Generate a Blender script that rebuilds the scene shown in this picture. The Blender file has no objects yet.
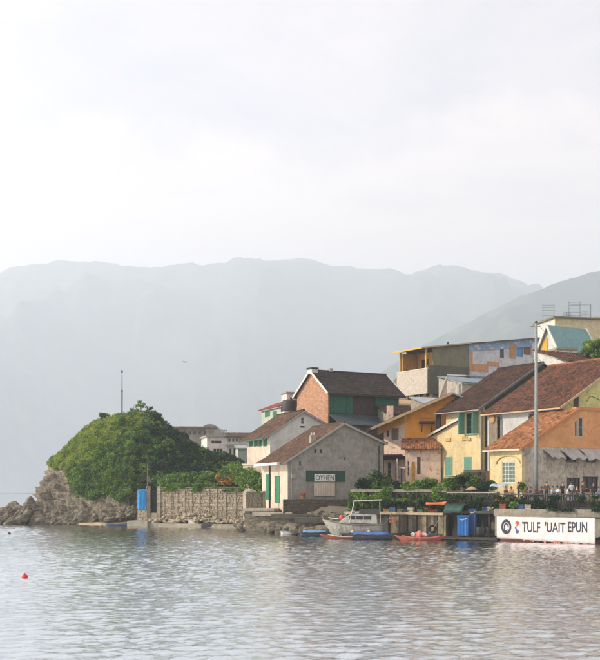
import bpy, bmesh, math, random
import numpy as np
from mathutils import Vector, Matrix, noise as mnoise
from mathutils.geometry import delaunay_2d_cdt

R = math.radians
random.seed(11)
rng = np.random.default_rng(11)
scene = bpy.context.scene
col = scene.collection

# ------------------------------------------------------------------ camera
EYE = 4.5          # eye height above the water, metres
FPX = 1120.0       # focal length in pixels of the 600 px wide photograph
HORIZ = 490.0      # image row of the horizon
cam_d = bpy.data.cameras.new('camera')
cam = bpy.data.objects.new('camera', cam_d); col.objects.link(cam)
cam.location = (0, 0, EYE); cam.rotation_euler = (R(90), 0, 0)
cam_d.sensor_fit = 'HORIZONTAL'; cam_d.sensor_width = 36.0
cam_d.lens = 36.0 * FPX / 600.0
cam_d.shift_y = (HORIZ - 330.0) / 600.0
cam_d.clip_start = 0.5; cam_d.clip_end = 20000
scene.camera = cam

# ------------------------------------------------------------------ sky and sun
SUN_AZ, SUN_EL = -95.0, 30.0       # azimuth from +Y towards +X
w = bpy.data.worlds.new('World'); scene.world = w; w.use_nodes = True
nt = w.node_tree; nd = nt.nodes; ln = nt.links; nd.clear()
out = nd.new('ShaderNodeOutputWorld'); bg = nd.new('ShaderNodeBackground')
sky = nd.new('ShaderNodeTexSky'); sky.sky_type = 'NISHITA'; sky.sun_disc = False
sky.sun_elevation = R(SUN_EL); sky.sun_rotation = R(SUN_AZ)
sky.air_density = 1.0; sky.dust_density = 2.5; sky.ozone_density = 1.5
tc = nd.new('ShaderNodeTexCoord')
sep = nd.new('ShaderNodeSeparateXYZ'); ln.new(tc.outputs['Generated'], sep.inputs[0])
zc = nd.new('ShaderNodeMath'); zc.operation = 'MAXIMUM'; zc.inputs[1].default_value = 0.06
ln.new(sep.outputs['Z'], zc.inputs[0])
dv = nd.new('ShaderNodeVectorMath'); dv.operation = 'DIVIDE'
cb = nd.new('ShaderNodeCombineXYZ')
for i in range(3): ln.new(zc.outputs[0], cb.inputs[i])
ln.new(tc.outputs['Generated'], dv.inputs[0]); ln.new(cb.outputs[0], dv.inputs[1])
mp = nd.new('ShaderNodeMapping'); ln.new(dv.outputs[0], mp.inputs['Vector'])
mp.inputs['Location'].default_value = (3.1, 0.35, 0)
mp.inputs['Scale'].default_value = (0.5, 0.5, 1)
n1 = nd.new('ShaderNodeTexNoise'); ln.new(mp.outputs[0], n1.inputs['Vector'])
n1.inputs['Scale'].default_value = 1.5; n1.inputs['Detail'].default_value = 8
n1.inputs['Roughness'].default_value = 0.62; n1.inputs['Distortion'].default_value = 0.4
rmp = nd.new('ShaderNodeValToRGB')
rmp.color_ramp.elements[0].position = 0.18; rmp.color_ramp.elements[1].position = 0.62
# a bank of soft cloud lies low all round the horizon, its ragged top near 19 degrees
n2_ = nd.new('ShaderNodeTexNoise'); ln.new(tc.outputs['Generated'], n2_.inputs['Vector'])
n2_.inputs['Scale'].default_value = 7.0; n2_.inputs['Detail'].default_value = 7; n2_.inputs['Roughness'].default_value = 0.6
def mth(op, a, b):
    m_ = nd.new('ShaderNodeMath'); m_.operation = op
    for i_, v_ in enumerate((a, b)):
        if isinstance(v_, float): m_.inputs[i_].default_value = v_
        else: ln.new(v_, m_.inputs[i_])
    return m_.outputs[0]
edge = mth('ADD', mth('MULTIPLY', mth('SUBTRACT', n2_.outputs['Fac'], 0.5), 0.22), 0.325)
bank = mth('MULTIPLY', mth('SUBTRACT', edge, sep.outputs['Z']), 22.0)
bank = mth('MINIMUM', mth('MAXIMUM', bank, 0.0), 1.0)
ln.new(mth('ADD', mth('MULTIPLY', n1.outputs['Fac'], 0.75), mth('MULTIPLY', bank, 0.22)), rmp.inputs[0])
mx = nd.new('ShaderNodeMix'); mx.data_type = 'RGBA'
CLOUD = (9.9, 7.6, 6.5, 1)
mx.inputs['B'].default_value = CLOUD
ln.new(rmp.outputs[0], mx.inputs['Factor']); ln.new(sky.outputs[0], mx.inputs['A'])
ln.new(mx.outputs['Result'], bg.inputs['Color'])
bg.inputs['Strength'].default_value = 0.08
ln.new(bg.outputs[0], out.inputs[0])

sl = bpy.data.lights.new('sun', 'SUN'); sl.energy = 5.0; sl.angle = R(1.5); sl.color = (1.0, 0.89, 0.74)
so = bpy.data.objects.new('sun', sl); col.objects.link(so)
sdir = Vector((math.sin(R(SUN_AZ)) * math.cos(R(SUN_EL)), math.cos(R(SUN_AZ)) * math.cos(R(SUN_EL)), math.sin(R(SUN_EL))))
so.rotation_euler = sdir.to_track_quat('Z', 'Y').to_euler()
so.location = sdir * 300

scene.view_settings.view_transform = 'Standard'
try: scene.view_settings.look = 'None'
except Exception: pass
scene.view_settings.exposure = 0.88
scene.view_settings.gamma = 1.0
scene.view_settings.use_curve_mapping = False
scene.cycles.use_denoising = True
scene.cycles.max_bounces = 6
scene.cycles.volume_bounces = 2
scene.cycles.diffuse_bounces = 3
scene.cycles.glossy_bounces = 3
scene.cycles.transmission_bounces = 3
scene.cycles.sample_clamp_indirect = 6.0

# ------------------------------------------------------------------ helpers
def lin(c):
    """sRGB 0-255 triple to linear rgba"""
    o = []
    for v in c[:3]:
        v = v / 255.0
        o.append(v / 12.92 if v <= 0.04045 else ((v + 0.055) / 1.055) ** 2.4)
    return (o[0], o[1], o[2], 1.0)

def at(px, py, Y):
    return Vector(((px - 300.0) / FPX * Y, Y, EYE + (HORIZ - py) / FPX * Y))

def zat(py, Y): return EYE + (HORIZ - py) / FPX * Y
def xat(px, Y): return (px - 300.0) / FPX * Y

def props(o, label=None, cat=None, group=None, kind=None):
    if label: o['label'] = label
    if cat: o['category'] = cat
    if group: o['group'] = group
    if kind: o['kind'] = kind
    return o

def thing(name, loc, rz=0.0, label=None, cat=None, group=None):
    o = bpy.data.objects.new(name, None); col.objects.link(o)
    o.empty_display_size = 0.3
    o.location = loc; o.rotation_euler = (0, 0, rz)
    return props(o, label, cat, group)

def link(name, me, m=None, parent=None):
    o = bpy.data.objects.new(name, me); col.objects.link(o)
    if m is not None:
        if isinstance(m, (list, tuple)):
            for k in m: me.materials.append(k)
        else: me.materials.append(m)
    if parent is not None: o.parent = parent
    return o

def np_mesh(name, V, F, smooth=False, uv=None):
    """fast mesh: V (n,3), F (m,k) all faces with k corners"""
    V = np.ascontiguousarray(V, dtype=np.float32); F = np.ascontiguousarray(F, dtype=np.int32)
    me = bpy.data.meshes.new(name)
    m, k = F.shape
    me.vertices.add(len(V)); me.vertices.foreach_set('co', V.ravel())
    me.loops.add(m * k); me.loops.foreach_set('vertex_index', F.ravel())
    me.polygons.add(m)
    me.polygons.foreach_set('loop_start', np.arange(0, m * k, k, dtype=np.int32))
    me.polygons.foreach_set('loop_total', np.full(m, k, dtype=np.int32))
    if smooth: me.polygons.foreach_set('use_smooth', np.ones(m, dtype=bool))
    if uv is not None:
        l = me.uv_layers.new(name='uv')
        l.data.foreach_set('uv', np.ascontiguousarray(uv, dtype=np.float32)[F.ravel()].ravel())
    me.update(calc_edges=True); me.validate()
    return me

class MB:
    """collects simple solids into one mesh"""
    def __init__(self): self.v = []; self.f = []; self.mi = []; self.cur = 0
    def add(self, vs, fs):
        b = len(self.v); self.v += [tuple(q) for q in vs]
        for f in fs: self.f.append(tuple(b + i for i in f)); self.mi.append(self.cur)
        return self
    def box(self, x0, x1, y0, y1, z0, z1):
        vs = [(x0,y0,z0),(x1,y0,z0),(x1,y1,z0),(x0,y1,z0),(x0,y0,z1),(x1,y0,z1),(x1,y1,z1),(x0,y1,z1)]
        return self.add(vs, [(0,3,2,1),(4,5,6,7),(0,1,5,4),(1,2,6,5),(2,3,7,6),(3,0,4,7)])
    def obox(self, c, ax, ay, az):
        """oriented box from centre and three half-axis vectors"""
        c = Vector(c); ax = Vector(ax); ay = Vector(ay); az = Vector(az)
        s = [(-1,-1,-1),(1,-1,-1),(1,1,-1),(-1,1,-1),(-1,-1,1),(1,-1,1),(1,1,1),(-1,1,1)]
        vs = [c + ax*a + ay*b + az*d for a, b, d in s]
        return self.add(vs, [(0,3,2,1),(4,5,6,7),(0,1,5,4),(1,2,6,5),(2,3,7,6),(3,0,4,7)])
    def beam(self, p, q, w, h, up=(0,0,1)):
        p = Vector(p); q = Vector(q); d = q - p; up = Vector(up)
        if abs(d.normalized().dot(up)) > 0.98: up = Vector((0,1,0))
        s = d.cross(up).normalized(); t = s.cross(d).normalized()
        return self.obox((p+q)/2, d/2, s*w/2, t*h/2)
    def tube(self, pts, rad, n=8, cap=True):
        pts = [Vector(p) for p in pts]
        if not isinstance(rad, (list, tuple)): rad = [rad]*len(pts)
        vs = []; fs = []
        for i, p in enumerate(pts):
            d = (pts[min(i+1, len(pts)-1)] - pts[max(i-1, 0)]).normalized()
            a = d.orthogonal().normalized() if abs(d.z) < 0.95 else Vector((1,0,0))
            a = (a - d*a.dot(d)).normalized(); b = d.cross(a)
            for k in range(n):
                t = 2*math.pi*k/n
                vs.append(p + a*math.cos(t)*rad[i] + b*math.sin(t)*rad[i])
        for i in range(len(pts)-1):
            for k in range(n):
                k2 = (k+1) % n
                fs.append((i*n+k, i*n+k2, (i+1)*n+k2, (i+1)*n+k))
        if cap:
            fs.append(tuple(reversed(range(n)))); fs.append(tuple(range((len(pts)-1)*n, len(pts)*n)))
        return self.add(vs, fs)
    def lathe(self, prof, c=(0,0,0), n=16):
        """prof: list of (r, z)"""
        vs = []; fs = []
        for r, z in prof:
            for k in range(n):
                t = 2*math.pi*k/n
                vs.append((c[0]+r*math.cos(t), c[1]+r*math.sin(t), c[2]+z))
        for i in range(len(prof)-1):
            for k in range(n):
                k2 = (k+1) % n
                fs.append((i*n+k, i*n+k2, (i+1)*n+k2, (i+1)*n+k))
        fs.append(tuple(reversed(range(n)))); fs.append(tuple(range((len(prof)-1)*n, len(prof)*n)))
        return self.add(vs, fs)
    def prism(self, poly, axis, a, b):
        """polygon (2d) extruded along axis 'x','y' or 'z' from a to b"""
        def mk(p, t):
            return (t, p[0], p[1]) if axis == 'x' else ((p[0], t, p[1]) if axis == 'y' else (p[0], p[1], t))
        n = len(poly)
        vs = [mk(p, a) for p in poly] + [mk(p, b) for p in poly]
        fs = [tuple(reversed(range(n))), tuple(range(n, 2*n))]
        for i in range(n):
            j = (i+1) % n; fs.append((i, j, n+j, n+i))
        return self.add(vs, fs)
    def mesh(self, name, smooth=False):
        me = bpy.data.meshes.new(name); me.from_pydata(self.v, [], self.f)
        if any(self.mi): me.polygons.foreach_set('material_index', self.mi)
        bm = bmesh.new(); bm.from_mesh(me); bmesh.ops.recalc_face_normals(bm, faces=bm.faces); bm.to_mesh(me); bm.free()
        if smooth: me.polygons.foreach_set('use_smooth', [True]*len(me.polygons))
        me.update(); return me
    def build(self, name, m, parent=None, smooth=False, bevel=0):
        o = link(name, self.mesh(name, smooth), m, parent)
        if bevel:
            b = o.modifiers.new('bevel', 'BEVEL'); b.width = bevel; b.segments = 2; b.limit_method = 'ANGLE'
        return o

ORD = ['first', 'second', 'third', 'fourth', 'fifth', 'sixth', 'seventh', 'eighth', 'ninth', 'tenth', 'eleventh', 'twelfth', 'thirteenth', 'fourteenth', 'fifteenth', 'sixteenth']
def fbm(p, o=4):
    return mnoise.fractal(p, 0.9, 2.1, o)

# ------------------------------------------------------------------ materials
MATS = {}
def new_mat(name):
    m = bpy.data.materials.new(name); m.use_nodes = True
    t = m.node_tree; b = t.nodes['Principled BSDF']
    return m, t.nodes, t.links, b

def noise_node(n, l, vec, scale, detail=4, rough=0.55, mapscale=None, dist=0.0):
    if mapscale is not None:
        mpn = n.new('ShaderNodeMapping'); l.new(vec, mpn.inputs['Vector'])
        mpn.inputs['Scale'].default_value = mapscale; vec = mpn.outputs[0]
    t = n.new('ShaderNodeTexNoise'); l.new(vec, t.inputs['Vector'])
    t.inputs['Scale'].default_value = scale; t.inputs['Detail'].default_value = detail
    t.inputs['Roughness'].default_value = rough; t.inputs['Distortion'].default_value = dist
    return t.outputs['Fac']

def ramp(n, l, fac, stops, interp='LINEAR'):
    r = n.new('ShaderNodeValToRGB'); cr = r.color_ramp; cr.interpolation = interp
    while len(cr.elements) < len(stops): cr.elements.new(0.5)
    for e, (p, c) in zip(cr.elements, stops):
        e.position = p; e.color = c if len(c) == 4 else (c[0], c[1], c[2], 1)
    l.new(fac, r.inputs[0]); return r.outputs[0]

def mixc(n, l, fac, a, b, mode='MIX'):
    x = n.new('ShaderNodeMix'); x.data_type = 'RGBA'; x.blend_type = mode
    for sock, val in (('Factor', fac), ('A', a), ('B', b)):
        s = x.inputs[sock]
        if isinstance(val, (int, float)): s.default_value = val
        elif isinstance(val, tuple): s.default_value = val
        else: l.new(val, s)
    return x.outputs['Result']

def scalec(c, k): return (min(1, c[0]*k), min(1, c[1]*k), min(1, c[2]*k), 1)

def plaster(name, c, stain=0.5, dirt=(52, 50, 44), rough=0.9, streak=0.5, sc=1.0, bump=0.3, patch=None, pamt=0.0):
    """weathered painted render: blotches, rain streaks, peeled patches"""
    if name in MATS: return MATS[name]
    crack = any(k in name for k in ('render', 'limewash', 'paint', 'cement', 'concrete'))
    m, n, l, b = new_mat(name); c = lin(c); d = lin(dirt)
    tcn = n.new('ShaderNodeTexCoord'); v = tcn.outputs['Object']
    a = noise_node(n, l, v, 0.7*sc, 6, 0.65)
    base = ramp(n, l, a, [(0.3, scalec(c, 0.8)), (0.5, c), (0.72, scalec(c, 1.12))])
    s1 = noise_node(n, l, v, 1.6*sc, 5, 0.7, (1.0, 1.0, 0.45), 0.8)
    sm = ramp(n, l, s1, [(0.45, (0,0,0)), (0.8, (streak*0.7,)*3)])
    x = mixc(n, l, sm, base, d)
    s2 = noise_node(n, l, v, 0.9*sc, 8, 0.75, None, 0.6)
    sm2 = ramp(n, l, s2, [(0.5, (0,0,0)), (0.75, (stain,)*3)])
    x = mixc(n, l, sm2, x, mixc(n, l, 0.5, d, x))
    if patch is not None:
        s3 = noise_node(n, l, v, 1.3*sc, 7, 0.7, None, 0.2)
        pm = ramp(n, l, s3, [(0.60-pamt*0.2, (0,0,0)), (0.63-pamt*0.2, (1,1,1))])
        x = mixc(n, l, pm, x, lin(patch))
    # hairline cracks and fine speckle
    wv = n.new('ShaderNodeVectorMath'); wv.operation = 'ADD'; l.new(v, wv.inputs[0])
    nn = n.new('ShaderNodeTexNoise'); l.new(v, nn.inputs['Vector']); nn.inputs['Scale'].default_value = 1.4; nn.inputs['Detail'].default_value = 5
    l.new(nn.outputs['Color'], wv.inputs[1])
    vo = n.new('ShaderNodeTexVoronoi'); vo.feature = 'DISTANCE_TO_EDGE'; vo.inputs['Scale'].default_value = 0.42*sc; l.new(wv.outputs[0], vo.inputs['Vector'])
    ck = ramp(n, l, vo.outputs['Distance'], [(0.0, (0.68 if crack else 1.0,)*3), (0.012, (0.87 if crack else 1.0,)*3), (0.03, (1.0,)*3)])
    cm = noise_node(n, l, v, 0.5, 3, 0.5); ckm = ramp(n, l, cm, [(0.47, (0,0,0)), (0.55, (1,1,1))])
    x = mixc(n, l, ckm, x, mixc(n, l, 1.0, x, ck, 'MULTIPLY'))
    sp_ = noise_node(n, l, v, 7.0, 6, 0.75)
    x = mixc(n, l, 1.0, x, ramp(n, l, sp_, [(0.3, (0.8,)*3), (0.7, (1.14,)*3)]), 'MULTIPLY')
    l.new(x, b.inputs['Base Color']); b.inputs['Roughness'].default_value = rough
    b.inputs['Specular IOR Level'].default_value = 0.25
    f = noise_node(n, l, v, 9*sc, 5, 0.7)
    bp = n.new('ShaderNodeBump'); bp.inputs['Strength'].default_value = bump; bp.inputs['Distance'].default_value = 0.03
    l.new(f, bp.inputs['Height']); l.new(bp.outputs[0], b.inputs['Normal'])
    MATS[name] = m; return m

def plain(name, c, rough=0.6, metal=0.0, var=0.15, spec=0.4):
    """paint, metal or cloth with slight unevenness"""
    if name in MATS: return MATS[name]
    m, n, l, b = new_mat(name); c = lin(c)
    tcn = n.new('ShaderNodeTexCoord')
    a = noise_node(n, l, tcn.outputs['Object'], 2.5, 6, 0.65)
    x = ramp(n, l, a, [(0.3, scalec(c, 1-var)), (0.7, scalec(c, 1+var))])
    l.new(x, b.inputs['Base Color']); b.inputs['Roughness'].default_value = rough
    b.inputs['Metallic'].default_value = metal; b.inputs['Specular IOR Level'].default_value = spec
    MATS[name] = m; return m

def glass_mat():
    if 'glass' in MATS: return MATS['glass']
    m, n, l, b = new_mat('dark_window_glass')
    b.inputs['Base Color'].default_value = (0.012, 0.016, 0.018, 1); b.inputs['Roughness'].default_value = 0.08
    MATS['glass'] = m; return m

def tile_mat(name, cols, moss=0.5, mosscol=(44, 40, 34), rough=0.85):
    """clay roof tiles: each tile its own shade, dark weathering in patches"""
    if name in MATS: return MATS[name]
    m, n, l, b = new_mat(name)
    tcn = n.new('ShaderNodeTexCoord')
    fl = n.new('ShaderNodeVectorMath'); fl.operation = 'FLOOR'; l.new(tcn.outputs['UV'], fl.inputs[0])
    wn = n.new('ShaderNodeTexWhiteNoise'); wn.noise_dimensions = '2D'; l.new(fl.outputs[0], wn.inputs['Vector'])
    k = len(cols)
    x = ramp(n, l, wn.outputs['Value'], [((i+0.5)/k, lin(c)) for i, c in enumerate(cols)])
    s = noise_node(n, l, tcn.outputs['Object'], 0.55, 8, 0.72, None, 0.5)
    sm = ramp(n, l, s, [(0.42, (0,0,0)), (0.68, (moss,)*3)])
    x = mixc(n, l, sm, x, lin(mosscol))
    s = noise_node(n, l, tcn.outputs['Object'], 5.0, 4, 0.7)
    sm = ramp(n, l, s, [(0.35, (0.65,)*3), (0.65, (1.15,)*3)])
    x = mixc(n, l, 1.0, x, sm, 'MULTIPLY')
    l.new(x, b.inputs['Base Color']); b.inputs['Roughness'].default_value = rough
    b.inputs['Specular IOR Level'].default_value = 0.2
    MATS[name] = m; return m

def leaf_mat(name, cols, trans=0.35):
    if name in MATS: return MATS[name]
    m, n, l, b = new_mat(name)
    g = n.new('ShaderNodeNewGeometry')
    k = len(cols)
    x = ramp(n, l, g.outputs['Random Per Island'], [((i+0.5)/k, lin(c)) for i, c in enumerate(cols)])
    tcn = n.new('ShaderNodeTexCoord')
    s = noise_node(n, l, tcn.outputs['Object'], 0.75, 4, 0.6)
    sm = ramp(n, l, s, [(0.32, (0.5, 0.62, 0.62)), (0.5, (1.0, 1.0, 1.0)), (0.68, (1.5, 1.32, 0.9))])
    x = mixc(n, l, 1.0, x, sm, 'MULTIPLY')
    l.new(x, b.inputs['Base Color']); b.inputs['Roughness'].default_value = 0.55
    b.inputs['Specular IOR Level'].default_value = 0.3
    tr = n.new('ShaderNodeBsdfTranslucent'); l.new(x, tr.inputs[0])
    ms = n.new('ShaderNodeMixShader'); ms.inputs[0].default_value = trans
    l.new(b.outputs[0], ms.inputs[1]); l.new(tr.outputs[0], ms.inputs[2])
    l.new(ms.outputs[0], n['Material Output'].inputs['Surface'])
    MATS[name] = m; return m

def rock_mat(name, cols, sc=1.0, tilt=0.6):
    if name in MATS: return MATS[name]
    m, n, l, b = new_mat(name)
    tcn = n.new('ShaderNodeTexCoord'); v = tcn.outputs['Object']
    mpn = n.new('ShaderNodeMapping'); l.new(v, mpn.inputs['Vector'])
    mpn.inputs['Rotation'].default_value = (0, tilt, 0); mpn.inputs['Scale'].default_value = (0.5, 0.8, 1.9)
    a = noise_node(n, l, mpn.outputs[0], 1.1*sc, 9, 0.72, None, 0.7)
    x = ramp(n, l, a, [(0.28, lin(cols[0])), (0.45, lin(cols[1])), (0.6, lin(cols[2])), (0.75, lin(cols[3]))])
    s = noise_node(n, l, v, 6*sc, 5, 0.7)
    x = mixc(n, l, 1.0, x, ramp(n, l, s, [(0.3, (0.65,)*3), (0.7, (1.2,)*3)]), 'MULTIPLY')
    l.new(x, b.inputs['Base Color']); b.inputs['Roughness'].default_value = 0.95
    b.inputs['Specular IOR Level'].default_value = 0.2
    bp = n.new('ShaderNodeBump'); bp.inputs['Strength'].default_value = 0.9; bp.inputs['Distance'].default_value = 0.15
    l.new(noise_node(n, l, mpn.outputs[0], 3.0*sc, 8, 0.75), bp.inputs['Height']); l.new(bp.outputs[0], b.inputs['Normal'])
    MATS[name] = m; return m

# ------------------------------------------------------------------ far mountains
def mountain(name, prof, Yr, Yb, back, seed, amp):
    px = np.array([p[0] for p in prof], float); py = np.array([p[1] for p in prof], float)
    xs = np.arange(px[0], px[-1]+0.1, 2.5)
    top = np.interp(xs, px, py)
    Hs = EYE + (HORIZ - top)/FPX*Yr
    X = (xs-300)/FPX*Yr
    nv = 70
    V = []
    for j in range(nv):
        s = j/(nv-1)*1.35
        y = Yb + (Yr-Yb)*s if s <= 1 else Yr + back*(s-1)/0.35
        for i in range(len(xs)):
            if s <= 1: g = s**0.9*(0.55+0.45*s)
            else: g = 1-(s-1)/0.35*0.8
            n_ = mnoise.ridged_multi_fractal(Vector((X[i]*0.0008+seed, y*0.00035, seed)), 0.9, 2.0, 6, 0.9, 2.0)
            n2 = mnoise.fractal(Vector((X[i]*0.006+seed, y*0.005, seed*2)), 0.8, 2.0, 5)
            wgt = (1-abs(2*min(s,1)-1)**3)*amp*Hs[i] if s <= 1 else 0
            z = Hs[i]*g + (n_-1.2)*wgt*0.55 + n2*Hs[i]*0.02*(1 if s < 1.01 else 0)
            V.append((X[i], y, max(-0.6, z)))
    nx = len(xs); V = np.array(V)
    I = (np.arange(nv-1)[:,None]*nx + np.arange(nx-1)[None,:]).ravel()
    F = np.stack([I, I+1, I+nx+1, I+nx], 1)
    return np_mesh(name, V, F, True)

def forest_mat():
    m, n, l, b = new_mat('wooded_slope')
    tcn = n.new('ShaderNodeTexCoord')
    a = noise_node(n, l, tcn.outputs['Object'], 0.01, 8, 0.75)
    x = ramp(n, l, a, [(0.3, lin((20, 40, 34))), (0.5, lin((44, 66, 46))), (0.7, lin((96, 104, 70)))])
    l.new(x, b.inputs['Base Color']); b.inputs['Roughness'].default_value = 1.0
    b.inputs['Specular IOR Level'].default_value = 0.0
    return m
FOREST = forest_mat()
far_prof = [(-420,330),(-300,322),(-200,300),(-100,288),(-40,282),(0,275),(20,268),(40,264),(62,262),(85,261),(105,262),(130,267),(150,266),(170,262),(188,261),(210,263),(225,264),(238,259),(250,257),(280,258),(300,258),(320,262),(340,267),(358,269),(375,271),(388,268),(396,268),(410,273),(425,268),(440,265),(455,267),(470,270),(490,273),(510,279),(540,286),(600,300),(700,318),(850,330),(1000,345)]
near_prof = [(150,489),(230,470),(260,452),(300,430),(330,410),(360,388),(390,366),(420,349),(450,333),(475,319),(500,305),(520,295),(540,288),(560,280),(575,275),(590,271),(605,269),(640,262),(700,250),(800,246),(1000,262),(1200,300)]
props(link('far_mountain', mountain('far_mountain', far_prof, 5800, 2500, 1400, 3.3, 0.75), FOREST), kind='structure')
props(link('mountain', mountain('mountain', near_prof, 3300, 1400, 1000, 7.7, 0.7), FOREST), kind='structure')

# ------------------------------------------------------------------ water
def build_water():
    x0, x1, y0, y1, d = -48.0, 48.0, 16.0, 152.0, 0.155
    xs = np.concatenate([np.arange(x0, -20, 0.25), np.arange(-20, 20, 0.12), np.arange(20, x1+1e-6, 0.25)])
    ys = np.concatenate([np.arange(y0, 58, 0.10), np.arange(58, 90, 0.15), np.arange(90, y1+1e-6, 0.22)])
    x1 = xs[-1]; y1 = ys[-1]
    Xg, Yg = np.meshgrid(xs, ys)
    Z = np.zeros_like(Xg)
    r = np.random.default_rng(5)
    comps = []
    for k in range(90):
        lam = 0.26*(1.25/0.26)**(r.random()**1.15)
        th = R(-86) + r.normal()*1.1
        comps.append((lam, th, (0.6 if lam > 2.2 else 1.0)*(0.6+0.8*r.random()), r.random()*6.283))
    nrm = 0.16/math.sqrt(sum(c[2]**2/2 for c in comps))
    for lam, th, s_, ph in comps:
        kk = 2*math.pi/lam
        Z += s_*nrm/kk*np.sin(kk*(Xg*math.cos(th)+Yg*math.sin(th)) + ph)
    # gusts: calm and ruffled patches
    g = 0.75 + 0.25*np.sin(Xg*0.11+1.3+0.6*np.sin(Yg*0.06))*np.sin(Yg*0.085+0.4+0.5*np.sin(Xg*0.05))
    e = np.minimum(np.minimum(Xg-x0, x1-Xg), np.minimum(Yg-y0, y1-Yg))
    Z *= g*np.clip(e/6.0, 0, 1)
    V = np.stack([Xg.ravel(), Yg.ravel(), Z.ravel()], 1)
    nx, ny = len(xs), len(ys)
    I = (np.arange(ny-1)[:,None]*nx + np.arange(nx-1)[None,:]).ravel()
    F = np.stack([I, I+1, I+nx+1, I+nx], 1)
    B = 7400.0
    bx = [(-B,-900.0,0),(x0,-900.0,0),(x1,-900.0,0),(B,-900.0,0),(B,y0,0),(B,y1,0),(B,8000.0,0),(x1,8000.0,0),(x0,8000.0,0),(-B,8000.0,0),(-B,y1,0),(-B,y0,0)]
    o = len(V); V = np.vstack([V, np.array(bx)])
    c00, c10, c01, c11 = 0, nx-1, (ny-1)*nx, ny*nx-1
    Q = [(o,o+1,c00,o+11),(o+1,o+2,c10,c00),(o+2,o+3,o+4,c10),(c10,o+4,o+5,c11),(c11,o+5,o+6,o+7),(c01,c11,o+7,o+8),(o+10,c01,o+8,o+9),(o+11,c00,c01,o+10)]
    F = np.vstack([F, np.array(Q)])
    me = np_mesh('water', V, F, True)
    m, n, l, b = new_mat('sea_water')
    b.inputs['Metallic'].default_value = 1.0; b.inputs['Base Color'].default_value = (0.74, 0.785, 0.80, 1); b.inputs['Roughness'].default_value = 0.03
    b.inputs['IOR'].default_value = 3.6
    tcn = n.new('ShaderNodeTexCoord')
    f1 = noise_node(n, l, tcn.outputs['Object'], 4.2, 5, 0.6, (0.9, 1.4, 1.0), 0.4)
    bp = n.new('ShaderNodeBump'); bp.inputs['Strength'].default_value = 0.5; bp.inputs['Distance'].default_value = 0.045
    l.new(f1, bp.inputs['Height']); l.new(bp.outputs[0], b.inputs['Normal'])
    props(link('water', me, m), kind='structure')
build_water()
# ------------------------------------------------------------------ shore line and ground
SHORE = [(-46.0,158.0),(-39.8,149.5),(-31.5,148.0),(-20.0,141.5),(-7.2,136.5),(-5.2,125.5),(-1.2,118.0),(2.9,109.8),(8.0,106.2),(13.1,102.4),(17.2,99.2),(27.9,93.4),(60.0,84.0),(140.0,70.0)]
SX = np.array([p[0] for p in SHORE]); SY = np.array([p[1] for p in SHORE])
def shore_y(x): return float(np.interp(x, SX, SY))

def ground_h(x, y):
    d = y - shore_y(x)
    if d < 0.8: return -2.2
    if x > -3:
        z = 2.2 + 0.6*min(1, max(0, (d-3)/2.0))
        sm = min(1, max(0, (x+2)/22.0))
        if d > 14: z += (min(d, 110)-14)*0.26*sm
        return z
    z = 1.2 + 0.9*min(1, max(0, (d-2)/3.0))
    if d > 22: z += (d-22)*0.05
    return z

def build_ground():
    xs = np.concatenate([np.arange(-27, 45, 0.75), np.arange(45, 160, 4.0)])
    ys = np.concatenate([np.arange(74, 180, 0.75), np.arange(180, 460, 7.0)])
    V = [(x, y, ground_h(x, y) + 0.12*fbm(Vector((x*0.3, y*0.3, 1.0)))*(1 if y > shore_y(x)+4 else 0)) for y in ys for x in xs]
    nx = len(xs); ny = len(ys)
    I = (np.arange(ny-1)[:,None]*nx + np.arange(nx-1)[None,:]).ravel()
    F = np.stack([I, I+1, I+nx+1, I+nx], 1)
    m = plaster('packed_earth', (104, 98, 84), 0.6, (60, 60, 48), 0.95, 0.2)
    props(link('ground', np_mesh('ground', np.array(V), F, True), m), kind='structure')
build_ground()

# ------------------------------------------------------------------ the wooded headland
HY = 158.0
hill_prof = [(28,530),(36,517),(38.5,506),(40.5,497),(44,486),(47.5,475),(52,465),(60,454),(72,444),(80,435),(87,428),(96,423),(105,420),(122,417),(135,416),(142,416),(152,419),(161,424),(175,435),(188,445),(200,451),(215,457),(237,466),(258,478),(280,490)]
HPX = np.array([(p[0]-300)/FPX*HY for p in hill_prof]); HPZ = np.array([EYE+(HORIZ-p[1])/FPX*HY for p in hill_prof])
def hill_h(x, y):
    S = float(np.interp(x, HPX, HPZ))
    if y <= HY:
        fb = max(shore_y(x) + (0.2 if x < -22 else 1.5), 139.5 if x > -21 else 0)
        t = min(1.4, max(0, (HY-y)/(HY-fb)))
    else:
        t = min(1.4, (y-HY)/16.0)
    if t >= 1: return -0.8 - (t-1)*3
    g = (1-t**1.9)**0.85
    return -0.8 + (S+0.8)*g
STR = Vector((0.62, 0.15, 0.77)).normalized()   # normal of the rock beds
ALO = Vector((0.77, 0.0, -0.62)).normalized()
def rock_amp(x, z):
    """how bare the slope is at this height: rock on the seaward flank"""
    lim = float(np.interp(x, [-37, -35.4, -34.6, -33.9, -32.4, -31.2, -30.4, -29.5, -22, -18], [7.6, 7.4, 7.2, 7.4, 7.1, 6.1, 4.8, 2.9, 2.7, 2.9])) + 0.9*mnoise.noise(Vector((x*0.5, z*0.4, 4)))
    return max(0.0, min(1.0, (lim - z)/1.2 + 0.5))
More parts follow.
